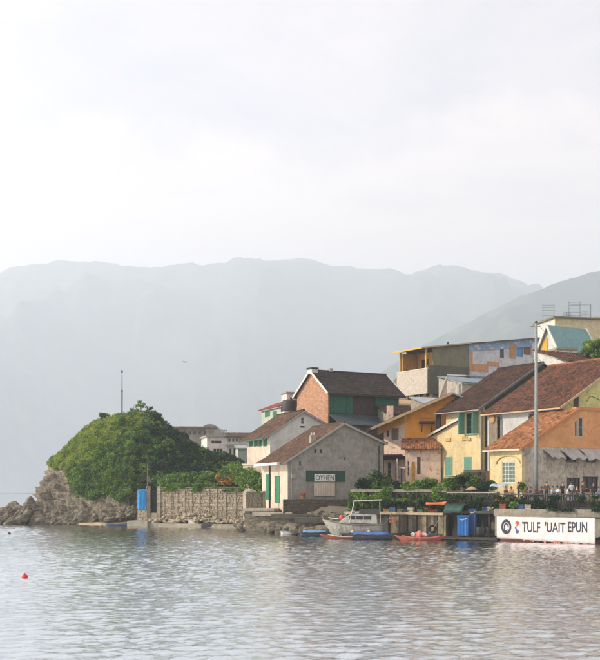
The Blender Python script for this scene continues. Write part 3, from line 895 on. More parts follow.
# ------------------------------------------------------------------ grey waterfront house
def grey_house():
    F = Frame(288, 117, 20, 2.7)
    t = F.root('gabled_house', 'grey rendered house with brown roof and a white shop blind, behind the moored motor boat')
    Wd = F.fx(383); L = F.ly(262); xr, zr = F.fp(343, 424); zl = F.fz(288, 460); zR = F.fz(383, 443)
    b0 = -1.5
    hs = [hole(F, 'f', 299, 461, 301.5, 466), hole(F, 'f', 344, 457, 346, 460), hole(F, 'f', 315, 483, 333, 495)]
    wall(t, 'wall', 'f', [(0,b0),(Wd,b0),(Wd,zR),(xr,zr),(0,zl)], hs, W_GREY)
    hl_ = [hole(F, 'l', 266, 474, 271, 500), hole(F, 'l', 274.5, 476, 280, 503)]
    wall(t, 'wall', 'l', rect(0.22, L, b0, zl), hl_, W_LIT)
    wall(t, 'wall', 'r', rect(0.22, L, b0, zR), [], W_GREY, Wd)
    wall(t, 'wall', 'b', [(0.22,b0),(Wd-0.22,b0),(Wd-0.22,zR),(xr,zr),(0.22,zl)], [], W_GREY, L)
    for h in hs[:2]: window(t, 'f', 0, h, TRIMD, 1, 1, fw=0.04)
    window(t, 'f', 0, hs[2], TRIMD, 2, 1)
    window(t, 'l', 0, hl_[0], TRIM, 2, 3, GREENP); door(t, 'l', 0, hl_[1], GREENP, 4)
    # roof
    sl = (zr-zl)/xr; ov = 0.75; oy = 0.35
    E1, E2 = (-ov, -oy, zl-sl*ov), (-ov, L+0.5, zl-sl*ov); Rf, Rb = (xr, -oy, zr+0.02), (xr, L+0.5, zr+0.02)
    sr = (zr-zR)/(Wd-xr)
    r1 = roof_plane(t, 'roof', E2, E1, Rf, Rb, T_TAN, seed=1)
    roof_plane(t, 'roof', (Wd+0.4, -oy, zR-sr*0.4), (Wd+0.4, L+0.5, zR-sr*0.4), Rb, Rf, T_TAN, seed=2)
    ridge_cap(r1, (xr, -oy, zr+0.17), (xr, L+0.5, zr+0.17), T_TAN, 0.13)
    board(r1, (-ov, -oy-0.04, zl-sl*ov+0.0), (xr, -oy-0.04, zr+0.03), 0.06, 0.2, TRIMD)
    board(r1, (xr, -oy-0.04, zr+0.03), (Wd+0.4, -oy-0.04, zR-sr*0.4), 0.06, 0.2, TRIMD)
    # little white roof light on the verge
    x1 = F.fx(318); z1 = zl+sl*x1
    rl = MB().box(x1-0.75, x1-0.15, 0.1, 0.6, z1-0.5, z1+0.55).build('chimney', CONC, t)
    for q in (-0.6, -0.3): MB().lathe([(0.09, 0), (0.10, 0.05), (0.08, 0.25)], (x1+q, 0.35, z1+0.552), 8).build('chimney_pot', TRIM, rl)
    for q in (-0.3, 0.35): MB().box(x1+q-0.12, x1+q+0.12, -0.03, -0.004, z1-1.35, z1-0.95).build('vent', IRON, t)
    # porch canopy along the left wall
    cz = F.lz(270, 465)
    cp = MB().box(-1.1, -0.02, 0.4, L-0.4, cz-0.12, cz+0.16).build('canopy', TRIM, t)
    for yy in (3.2,): MB().tube([(-0.95, yy, b0), (-0.95, yy, cz-0.12)], 0.11, 8).build('post', WOODD, cp)
    # shop front: green board, sign with lettering, blind
    h = hole(F, 'f', 306, 470.5, 345, 481.5)
    g = MB().box(h[0], h[2], -0.10, -0.004, h[1], h[3]).build('fascia_board', DKGREEN, t)
    h2 = hole(F, 'f', 314, 474, 334.5, 481.5)
    s = MB().box(h2[0], h2[2], -0.17, -0.104, h2[1], h2[3]).build('sign', plain('sign_white', (202, 204, 198), 0.6), t)
    tx = text_mesh('OYHEN', (h2[2]-h2[0])*0.9, (h2[3]-h2[1])*0.72)
    o = link('lettering', tx, plain('sign_green', (54, 96, 76), 0.6), s); o.rotation_euler = (R(90), 0, 0)
    o.location = ((h2[0]+h2[2])/2, -0.174, (h2[1]+h2[3])/2)
    h3 = hole(F, 'f', 313.5, 482.5, 334.5, 496)
    mb = MB(); k = 9
    for q in range(k):
        a0 = h3[0]+(h3[2]-h3[0])*q/k; mb.box(a0+0.008, a0+(h3[2]-h3[0])/k-0.008, -0.13-0.012*(q % 2), -0.06, h3[1], h3[3])
    mb.build('blind', plain('beige_blind', (186, 178, 160), 0.7), t)
    # pipe and small fittings
    MB().tube([(0.35, -0.08, b0), (0.35, -0.08, zl-0.1)], 0.05, 6).build('drainpipe', TRIMD, t)
    MB().tube([(Wd-0.5, -0.08, b0), (Wd-0.5, -0.08, zR-0.3)], 0.05, 6).build('drainpipe', plain('dark_iron', (48,46,44)), t)
    MB().box(F.fx(291), F.fx(295), -0.2, -0.004, F.fz(293, 478), F.fz(293, 474)).build('meter_box', TRIMD, t)
    return F, t

def text_mesh(txt, width, height, extr=0.004):
    cu = bpy.data.curves.new('txt', 'FONT'); cu.body = txt; cu.align_x = 'CENTER'; cu.align_y = 'CENTER'; cu.extrude = extr; cu.offset = 0.018; cu.resolution_u = 3
    ob = bpy.data.objects.new('txt', cu); col.objects.link(ob)
    dg = bpy.context.evaluated_depsgraph_get(); me = bpy.data.meshes.new_from_object(ob.evaluated_get(dg))
    bpy.data.objects.remove(ob); bpy.data.curves.remove(cu)
    co = np.empty(len(me.vertices)*3, dtype=np.float32); me.vertices.foreach_get('co', co); co = co.reshape(-1, 3)
    mn = co.min(0); mxv = co.max(0)
    co[:,0] = (co[:,0]-(mn[0]+mxv[0])/2)*width/(mxv[0]-mn[0]); co[:,1] = (co[:,1]-(mn[1]+mxv[1])/2)*height/(mxv[1]-mn[1])
    me.vertices.foreach_set('co', co.ravel()); me.update(); return me

grey_house()

# ------------------------------------------------------------------ white house behind it
def white_house():
    F = Frame(270, 131, 20, 3.5)
    t = F.root('gabled_house', 'white limewashed house with brown roof and green shutters, behind the grey waterfront house')
    Wd = F.fx(334); L = F.ly(247); xr, zr = F.fp(303, 411.5); zl = F.fz(270, 434); zR = zr-(zr-zl)*0.75
    hs = [hole(F, 'f', 301, 417.5, 304, 424)]
    wall(t, 'wall', 'f', [(0,-1),(Wd,-1),(Wd,zR),(xr,zr),(0,zl)], hs, W_WHITE)
    hl_ = [hole(F, 'l', 249.5+k*4.6, 437, 253.2+k*4.6, 446.5) for k in range(4)]
    wall(t, 'wall', 'l', rect(0.22, L, -1, zl), hl_, W_LIT)
    wall(t, 'wall', 'r', rect(0.22, L, -1, zR), [], W_WHITE, Wd)
    window(t, 'f', 0, hs[0], TRIMD, 1, 2)
    for h in hl_: window(t, 'l', 0, h, TRIM, 1, 2, GREENP)
    pl = hole(F, 'f', 300.3, 426, 304.5, 427.5); MB().box(pl[0], pl[2], -0.05, -0.004, pl[1], pl[3]).build('plaque', IRON, t)
    sl = (zr-zl)/xr; ov = 0.9; oy = 0.35; sr = (zr-zR)/(Wd-xr)
    Rf, Rb = (xr, -oy, zr), (xr, L+0.5, zr)
    r1 = roof_plane(t, 'roof', (-ov, L+0.5, zl-sl*ov), (-ov, -oy, zl-sl*ov), Rf, Rb, T_TAN, seed=3)
    roof_plane(t, 'roof', (Wd+0.3, -oy, zR-sr*0.3), (Wd+0.3, L+0.5, zR-sr*0.3), Rb, Rf, T_TAN, seed=4)
    ridge_cap(r1, (xr, -oy, zr+0.16), (xr, L+0.5, zr+0.16), T_BROWN, 0.13)
    board(r1, (-ov, -oy-0.04, zl-sl*ov), (xr, -oy-0.04, zr), 0.05, 0.16, TRIMD)
    board(r1, (xr, -oy-0.04, zr), (Wd+0.3, -oy-0.04, zR-sr*0.3), 0.05, 0.16, TRIMD)
    gp = MB().box(-ov-0.12, -ov, -oy, L+0.5, zl-sl*ov-0.05, zl-sl*ov+0.1); gp.build('gutter', plain('green_gutter', (58, 92, 76), 0.6), r1)
white_house()

# ------------------------------------------------------------------ brick house with green boarded front
def brick_house():
    F = Frame(328, 142, 30, 9.0)
    t = F.root('brick_house', 'bare brick house with dark tiled roof and green boarded front, above the grey house')
    Wd = F.fx(399); L = F.ly(297); ze = F.fz(328, 391); zr = F.z(371.5, 0, L/2)
    wall(t, 'wall', 'l', [(0,-3),(L,-3),(L,ze),(L/2,zr),(0,ze)], [], BRICK)
    wall(t, 'wall', 'r', [(0,-3),(L,-3),(L,ze),(L/2,zr),(0,ze)], [], BRICK, Wd)
    pz = F.fz(340, 413)
    hs = [(0.3, pz, F.fx(353)-0.06, ze-0.35), (F.fx(353)+0.06, pz-0.15, F.fx(375)-0.06, ze-0.35), (F.fx(375)+0.06, pz, Wd-0.3, ze-0.35)]
    wall(t, 'wall', 'f', rect(0.22, Wd-0.22, -3, ze-0.02), hs, plaster('dark_timber_wall', (70, 56, 46), 0.5, (40, 34, 30)))
    wall(t, 'wall', 'b', rect(0.22, Wd-0.22, -3, ze), [], BRICK, L)
    gb = plain('viridian_boards', (22, 88, 64), 0.65, 0, 0.25)
    for h in (hs[0], hs[2]):
        k = 7
        pr = MB().box(h[0], h[2], 0.10, 0.16, h[1], h[3]).build('boarding', gb, t)
        for q in range(k):
            a0 = h[0]+(h[2]-h[0])*q/k
            MB().box(a0+0.012, a0+(h[2]-h[0])/k-0.012, -0.02-0.02*(q % 2), 0.098, h[1]+0.005, h[3]-0.005).build('board', gb, pr)
    door(t, 'f', 0, hs[1], WOODD, 6, recess=0.12)
    sl = (zr-ze)/(L/2); oy = 0.55; ox = 0.35
    Ra, Rb = (-ox, L/2, zr), (Wd+ox+0.3, L/2, zr)
    r1 = roof_plane(t, 'roof', (-ox, -oy, ze-sl*oy), (Wd+ox+0.3, -oy, ze-sl*oy), Rb, Ra, T_DARK, seed=5, cl=0.5, tw=0.4)
    roof_plane(t, 'roof', (Wd+ox+0.3, L+oy, ze-sl*oy), (-ox, L+oy, ze-sl*oy), Ra, Rb, T_DARK, seed=6, cl=0.5, tw=0.4)
    ridge_cap(r1, (-ox, L/2, zr+0.16), (Wd+ox+0.3, L/2, zr+0.16), T_DARK, 0.14)
    for x_ in (-ox-0.04, Wd+ox+0.34):
        board(r1, (x_, -oy, ze-sl*oy+0.06), (x_, L/2, zr+0.08), 0.07, 0.26, TRIM); board(r1, (x_, L/2, zr+0.08), (x_, L+oy, ze-sl*oy+0.06), 0.07, 0.26, TRIM)
    board(r1, (-ox, -oy-0.05, ze-sl*oy+0.0), (Wd+ox+0.3, -oy-0.05, ze-sl*oy+0.0), 0.05, 0.16, WOODD, 'fascia')
    cb_ = MB().box(-0.4, 0.5, L/2-0.6, L/2+0.6, zr-0.35, zr+0.26).build('chimney', W_WHITE, r1)
    MB().box(-0.48, 0.58, L/2-0.68, L/2+0.68, zr+0.264, zr+0.48).build('chimney_cap', IRON, t)
    MB().box(F.fx(345), F.fx(348), L/2-0.3, L/2+0.3, zr+0.1, zr+0.55).build('roof_vent', TRIMD, t)
    # tin lean-to below the boards
    zt = pz-0.25
    lt = roof_plane(t, 'lean_to_roof', (0.0, -3.2, zt-1.5), (Wd, -3.2, zt-1.5), (Wd, -0.03, zt), (0.0, -0.03, zt), plaster('dark_rusty_tin', (62, 74, 78), 1.0, (34, 34, 32), 0.6, 0.9, 1.5), 'tin', 0.3, seed=7, thick=0.05)
    wall(t, 'wall', 'f', rect(0.2, Wd-0.2, -3, zt-1.52), [], CONCD, -3.0)
brick_house()

# ------------------------------------------------------------------ small house and tank left of the brick gable
def small_house():
    F = Frame(281, 152, 20, 9.0)
    t = F.root('small_house', 'small pale green house with a red sheet roof, left of the brick gable')
    L = F.ly(262); Wd = 5.0; zt = F.fz(281, 407)
    hl_ = [hole(F, 'l', 265, 411, 270, 417), hole(F, 'l', 273, 411, 277, 417)]
    wg = plaster('pale_green_render', (188, 196, 178), 0.5, (110, 116, 100))
    wall(t, 'wall', 'l', rect(0, L, -3, zt), hl_, wg); wall(t, 'wall', 'f', rect(0, Wd, -3, zt), [], wg); wall(t, 'wall', 'r', rect(0.22, L, -3, zt), [], wg, Wd); wall(t, 'wall', 'b', rect(0, Wd, -3, zt), [], wg, L+0.22)
    for h in hl_: window(t, 'l', 0, h, TRIM, 1, 2, GREENP)
    red = plaster('red_sheet', (140, 70, 56), 0.4, (84, 50, 44), 0.7)
    roof_plane(t, 'roof', (-0.4, L+0.5, zt), (-0.4, -0.3, zt), (Wd/2, -0.3, zt+1.1), (Wd/2, L+0.5, zt+1.1), red, 'tin', 0.3, seed=8)
    roof_plane(t, 'roof', (Wd+0.4, -0.3, zt), (Wd+0.4, L+0.5, zt), (Wd/2, L+0.5, zt+1.1), (Wd/2, -0.3, zt+1.1), red, 'tin', 0.3, seed=9)
    F2 = Frame(289, 150, 20, 9.0)
    k = F2.root('water_tank', 'dark round water tank on a pale stand beside the brick gable', 'tank')
    zz = F2.fz(289, 412); zt2 = F2.fz(289, 400)
    MB().box(-1.0, 1.0, -1.0, 1.0, -2.5, zz).build('stand', W_BG, k)
    MB().lathe([(0.92, 0), (0.95, 0.1), (0.95, (zt2-zz)*0.85), (0.8, (zt2-zz)*0.97), (0.25, (zt2-zz)*1.05)], (0, 0, zz+0.004), 20).build('drum', plain('tank_black', (56, 52, 50), 0.6), k, True)
    F3 = Frame(287, 158, 20, 9.0)
    b = F3.root('stair_tower', 'small white rooftop stair tower behind the dark water tank', 'tower')
    z3 = F3.fz(287, 393); w3 = F3.fx(297)
    MB().box(0, w3, 0, 2.5, -3, z3).build('wall', W_BG, b); MB().box(-0.2, w3+0.2, -0.2, 2.7, z3+0.003, z3+0.18).build('roof', TRIMD, b)
    MB().box(w3*0.3, w3*0.6, -0.06, -0.004, z3-1.6, z3-0.6).build('window', glass_mat(), b)
small_house()

# ------------------------------------------------------------------ orange and pink house
def orange_house():
    F = Frame(405, 127, 0, 3.2)
    t = F.root('veranda_house', 'house with vivid orange upper wall and peeling pale pink bay under a long tan eave')
    b0 = -1.5
    xe = F.fx(371, -1.2); ze = F.z(429, 0, -1.2); xr = F.fx(452, -1.2); zr = F.z(393.5, 0, -1.2); sl = (zr-ze)/(xr-xe)
    def zroof(x): return ze+sl*(x-xe)
    Wd = 8.5
    hs = [hole(F, 'f', 436, 414, 441, 432)]
    wall(t, 'wall', 'f', [(0,b0),(Wd,b0),(Wd,zroof(2*xr-Wd)-0.1),(xr,zr-0.1),(0,zroof(0)-0.1)], hs, W_ORA)
    for h in hs: window(t, 'f', 0, h, WOODD, 1, 2)
    # bay turned towards the light, its own corner at the orange wall
    bay = thing('bay', (0, 0, 0), R(-38)); bay.parent = t
    c, s = math.cos(R(-38)), math.sin(R(-38)); wb = 3.35
    def bl(px, py):
        """point on the bay face"""
        d = (c, s); k = (px-300)/FPX
        a = -(k*F.Y0-F.X0)/(d[0]-k*d[1]); return (-a, zat(py, F.Y0-a*s)-F.zb)
    def bh(px0, py0, px1, py1):
        p = bl(px0, py1); q = bl(px1, py0); return (p[0], p[1], q[0], q[1])
    wb = -bl(384, 480)[0]
    bh_ = [bh(391.5, 428, 398.5, 440), bh(386.5, 430, 389, 437), bh(387, 462, 391, 484), bh(394.5, 466, 398, 486), bh(400, 468, 402.5, 486)]
    bw = wall(bay, 'wall', 'f', [(-wb, b0), (0, b0), (0, zroof(0)-0.35), (-wb, zroof(-wb*c)-0.3)], bh_, W_PINK)
    window(bay, 'f', 0, bh_[0], WOODD, 2, 2, plain('grey_shutter', (120, 116, 104), 0.7), open_=False)
    window(bay, 'f', 0, bh_[1], WOODD, 1, 2)
    for h in bh_[2:]: window(bay, 'f', 0, h, TRIM, 1, 3)
    # yellow soffit band following the eave
    p0 = (-wb-0.9, -0.12, zroof(-wb*c)-1.15); mbs = MB()
    mbs.prism([(-wb-0.8, zroof((-wb-0.8)*c)-0.95), (0.05, zroof(0)-0.95), (0.05, zroof(0)-0.12), (-wb-0.8, zroof((-wb-0.8)*c)-0.12)], 'y', -0.16, -0.004)
    mbs.build('soffit', plain('ochre_paint', (214, 160, 44), 0.7), bay)
    # porch hood over the bay's ground floor
    zp = bl(394, 457)[1]
    MB().obox((-wb/2, -0.75, zp), (wb/2+0.4, 0, 0), (0, 0.75, -0.22), (0, 0.02, 0.06)).build('hood', T_TAN, bay)
    for a in (-wb+0.1, -0.2): MB().tube([(a, -1.3, b0), (a, -1.3, zp-0.25)], 0.09, 8).build('post', TRIM, bay)
    # roof
    r1 = roof_plane(t, 'roof', (xe, 9.0, ze), (xe, -1.3, ze), (xr, -1.3, zr), (xr, 9.0, zr), T_BROWN, seed=11)
    roof_plane(t, 'roof', (xr*2-xe, -1.3, ze), (xr*2-xe, 9.0, ze), (xr, 9.0, zr), (xr, -1.3, zr), TIN, 'tin', 0.4, seed=12)
    board(r1, (xe, -1.36, ze+0.02), (xr, -1.36, zr+0.02), 0.10, 0.28, plain('tan_verge', (182, 156, 122), 0.8))
    cx_ = F.fx(390, 1.0); MB().box(cx_-0.35, cx_+0.35, 0.6, 1.3, zroof(cx_)-0.2, F.z(406, 0, 1.0)).build('chimney', W_PINK, t)
    # balcony shelf on the orange wall
    h = hole(F, 'f', 419, 421.5, 434, 424)
    bk = MB().box(h[0], h[2], -0.8, -0.004, h[1], h[3]).build('balcony', WOODD, t)
    MB().beam((h[2]-0.3, -0.7, h[1]-0.05), (h[2]-0.3, -0.03, h[1]-0.9), 0.08, 0.08).build('bracket', WOODD, bk); MB().beam((h[0]+0.3, -0.7, h[1]-0.05), (h[0]+0.3, -0.03, h[1]-0.9), 0.08, 0.08).build('bracket', WOODD, bk); MB().box(h[0], h[2], -0.8, -0.75, h[3]+0.3, h[3]+0.36).build('rail', WOODD, bk)
    # ground floor annex
    A = thing('annex', (0, -1.6, 0), R(-8)); A.parent = t
    Y1 = F.Y0-1.6
    def ah(px0, py0, px1, py1):
        k = lambda px: (px-300)/FPX*Y1-F.X0
        return (k(px0), zat(py1, Y1)-F.zb, k(px1), zat(py0, Y1)-F.zb)
    hh = [ah(407, 461, 409.5, 476), ah(411.5, 462, 415, 488), ah(417, 457, 420.5, 474)]
    full = ah(405.5, 449, 427, 495)
    wall(A, 'wall', 'f', [(full[0], b0), (full[2]+1.5, b0), (full[2]+1.5, full[3]), (full[0], full[3])], hh, W_PINK)
    window(A, 'f', 0, hh[0], TRIM, 1, 3); door(A, 'f', 0, hh[1], YELP, 3); window(A, 'f', 0, hh[2], WOODD, 1, 2)
    zA = full[3]
    roof_plane(A, 'roof', (full[0]-0.5, -0.5, zA-0.1), (full[2]+1.6, -0.5, zA-0.1), (full[2]+1.6, 1.58, zA+1.15), (full[0]-0.5, 1.58, zA+1.15), T_ORANGE, seed=13)
orange_house()

# ------------------------------------------------------------------ yellow house and the long tiled house behind it
def yellow_house():
    F = Frame(483, 119, 30, 3.0)
    t = F.root('yellow_house', 'pale yellow house with teal shutters and brown tiled roof on the terrace')
    b0 = -1.2
    P = lambda px, py: F.lp(px, py)
    Lm = F.ly(462)
    pts = [(0, b0), (F.ly(420), b0), P(420, 442), P(427.5, 438.5), P(462, 419.5), (Lm, F.lz(462, 410)+0.35), (0, F.lz(483, 410)+0.35)]
    hs = [hole(F, 'l', 445, 457, 452.6, 475.5), hole(F, 'l', 464, 457, 471.6, 473), hole(F, 'l', 466, 412.5, 476.5, 434), hole(F, 'l', 427.5, 469, 433, 478), hole(F, 'l', 420.6, 454, 423.8, 482)]
    wall(t, 'wall', 'l', pts, hs, W_YEL)
    for h in hs[:2]: window(t, 'l', 0, h, TRIM, 2, 2, TEAL, sill=TRIM)
    w_ = window(t, 'l', 0, hs[2], TEAL, 2, 3, sill=TRIM)
    a0, z0, a1, z1 = hs[2]
    for k, ac in enumerate((a1+0.02, a0-0.02)):
        sb = MB(); d = 1 if k == 0 else -1
        sb.obox((-0.42, ac+d*0.28, (z0+z1)/2), (0.4, -0.0, 0), (-0.0, 0.03, 0), (0, 0, (z1-z0)/2))
        for q in range(9):
            zz = z0+0.1+(z1-z0-0.2)*q/9
            sb.box(-0.76, -0.08, ac+d*0.28-0.045, ac+d*0.28+0.045, zz, zz+0.14)
        sb.build('shutter', TEAL, w_)
    window(t, 'l', 0, hs[3], TRIM, 2, 2); door(t, 'l', 0, hs[4], plain('teal_door', (70, 132, 118), 0.6), 3)
    # front wall coloured dark as a gutter line, seen edge on
    Wd = 8.2
    ze = F.lz(483, 410)+0.42; sl = math.tan(R(31))
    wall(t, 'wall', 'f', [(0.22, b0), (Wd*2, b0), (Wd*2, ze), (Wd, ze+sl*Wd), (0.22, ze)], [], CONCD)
    wall(t, 'wall', 'b', [(0.22, b0), (Wd*2, b0), (Wd*2, ze), (Wd, ze+sl*Wd), (0.22, ze)], [], W_YEL, F.ly(446)+0.3)
    # cream back part of the left wall above the wing
    wall(t, 'wall', 'l', rect(Lm+0.01, F.ly(446), F.lz(462, 440), F.lz(462, 411)+0.3), [], W_YEL, 0.05)
    ov = 0.75; y0 = -0.3; y1 = F.ly(446)+1.0
    r1 = roof_plane(t, 'roof', (-ov, y1, ze-sl*ov), (-ov, y0, ze-sl*ov), (Wd, y0, ze+sl*Wd), (Wd, y1, ze+sl*Wd), T_BROWN, seed=14, sag=0.09)
    roof_plane(t, 'roof', (2*Wd+ov, y0, ze-sl*ov), (2*Wd+ov, y1, ze-sl*ov), (Wd, y1, ze+sl*Wd), (Wd, y0, ze+sl*Wd), T_BROWN, seed=15)
    ridge_cap(r1, (Wd, y0, ze+sl*Wd+0.15), (Wd, y1, ze+sl*Wd+0.15), T_BROWN, 0.14)
    board(r1, (-ov, y0-0.06, ze-sl*ov+0.08), (Wd, y0-0.06, ze+sl*Wd+0.12), 0.12, 0.22, plain('slate_flashing', (96, 102, 100), 0.6), 'flashing')
    MB().tube([(-ov-0.05, y0, ze-sl*ov), (-ov-0.05, y1, ze-sl*ov)], 0.07, 8).build('gutter', TRIMD, r1)
    # wing roof behind its white verge
    a = P(462, 418.5); b = P(425, 439)
    wr = roof_plane(t, 'wing_roof', (4.5, b[0], b[1]), (-0.3, b[0], b[1]), (-0.3, a[0], a[1]), (4.5, a[0], a[1]), T_BROWN, seed=16, thick=0.08)
    board(wr, (-0.36, b[0], b[1]+0.02), (-0.36, a[0], a[1]+0.02), 0.07, 0.24, TRIM, 'bargeboard')
    # corner pipe and meter cupboard
    MB().tube([(-0.12, 0.12, b0), (-0.12, 0.12, ze-0.2)], 0.09, 8).build('drainpipe', plain('blue_grey_pipe', (138, 146, 146), 0.6), t)
    h = hole(F, 'l', 436.5, 469, 442.5, 479.5)
    cb_ = MB().box(-0.4, -0.004, h[0], h[2], h[1], h[3]).build('cupboard', plain('green_cupboard', (32, 118, 92), 0.6), t)
    MB().box(-0.43, -0.404, h[0]+0.1, h[2]-0.1, (h[1]+h[3])/2-0.02, (h[1]+h[3])/2+0.02).build('cupboard_bar', IRON, cb_)
    for (p0, q0, p1, q1) in ((446, 438, 451, 441), (463, 436.5, 467.5, 440), (468, 437.5, 471, 440.5)):
        h = hole(F, 'l', p0, q0, p1, q1); MB().box(-0.12, -0.004, h[0], h[2], h[1], h[3]).build('vent', plaster('ochre_patch', (196, 168, 104), 0.4), t)
yellow_house()

def long_house():
    F = Frame(562, 108, 30, 3.0)
    t = F.root('long_house', 'long house with a big red brown tiled roof and lime yellow gable')
    b0 = -1.0; L = F.ly(487.5); ze = F.lz(562, 411)+0.55; sl = math.tan(R(30.5)); Wd = 8.7
    hl_ = [hole(F, 'l', 497.5, 419, 500.5, 441), hole(F, 'l', 530.5, 417, 534, 436)]
    wp = plaster('grey_white_boards', (190, 190, 188), 0.5, (110, 108, 104), 0.9, 0.5)
    wall(t, 'wall', 'l', rect(0.22, L, b0, ze), hl_, wp)
    for h in hl_:
        window(t, 'l', 0, h, WOODD, 1, 3, name='arched_window')
        ym = (h[0]+h[2])/2; rw = (h[2]-h[0])/2+0.12
        arc = MB(); n = 9
        pts = [(ym+rw*math.cos(math.pi*i/n), h[3]-0.05+rw*0.9*math.sin(math.pi*i/n)) for i in range(n+1)]
        arc.prism(pts, 'x', -0.05, -0.004); arc.build('arch', IRON, t)
        ab = MB(); ab.tube([(-0.06, p[0], p[1]) for p in [(ym+rw+0.1, h[1])]+[(ym+(rw+0.1)*math.cos(math.pi*i/n), h[3]-0.05+(rw+0.1)*0.95*math.sin(math.pi*i/n)) for i in range(n+1)]+[(ym-rw-0.1, h[1])]], 0.09, 6)
        ab.build('arch_moulding', TRIMD, t)
    # pilaster of rough stone at the far end
    MB().box(-0.14, -0.004, L-1.7, L-0.35, b0, ze-0.1).build('pilaster', plaster('rough_stone_pilaster', (140, 128, 108), 0.9, (60, 54, 46), 0.95, 0.9, 3.0), t)
    MB().lathe([(0.0,0),(0.42,0.0),(0.42,0.12),(0.3,0.16)], (0,0,0), 14).build('medallion', plain('ochre_medallion', (176, 138, 92), 0.8), t).matrix_local = Matrix.Translation((-0.145, L-1.0, F.lz(490, 419.5))) @ Matrix.Rotation(R(-90), 4, 'Y')
    wall(t, 'wall', 'f', [(0, b0), (2*Wd, b0), (2*Wd, ze), (Wd, ze+sl*Wd), (0, ze)], [], W_LIME)
    wall(t, 'wall', 'b', [(0.22, b0), (2*Wd, b0), (2*Wd, ze), (Wd, ze+sl*Wd), (0.22, ze)], [], W_LIME, L+0.22)
    ov = 0.6; y0 = -0.45; y1 = L+0.35
    zz = ze-sl*ov+0.04
    r1 = roof_plane(t, 'roof', (-ov, y1, zz), (-ov, y0, zz), (Wd, y0, ze+sl*Wd+0.04), (Wd, y1, ze+sl*Wd+0.04), T_RED, seed=17, sag=0.10)
    roof_plane(t, 'roof', (2*Wd+ov, y0, zz), (2*Wd+ov, y1, zz), (Wd, y1, ze+sl*Wd+0.04), (Wd, y0, ze+sl*Wd+0.04), T_RED, seed=18)
    ridge_cap(r1, (Wd, y0, ze+sl*Wd+0.2), (Wd, y1, ze+sl*Wd+0.2), tile_mat('pale_ridge_tiles', [(160, 104, 78), (176, 120, 92), (150, 96, 74)], 0.3), 0.17)
    board(r1, (-ov, y0-0.05, zz+0.05), (Wd, y0-0.05, ze+sl*Wd+0.09), 0.08, 0.2, plain('tan_verge', (182, 156, 122), 0.8))
    board(r1, (-ov-0.05, y0, zz), (-ov-0.05, y1, zz), 0.06, 0.14, plain('tan_verge', (182, 156, 122), 0.8), 'fascia')
    # cracked vine lines on the gable become a real thin cable
    gx = lambda px, py: (F.fx(px), -0.03, F.fz(px, py))
    MB().tube([gx(586, 402), gx(590, 396), gx(596, 398), gx(603, 402)], 0.025, 5).build('cable', IRON, t)
    MB().box(F.fx(573.5), F.fx(578), -0.1, -0.004, F.fz(576, 409), F.fz(576, 397)).build('louvre', plaster('dark_louvre', (76, 72, 64), 0.6), t)
long_house()

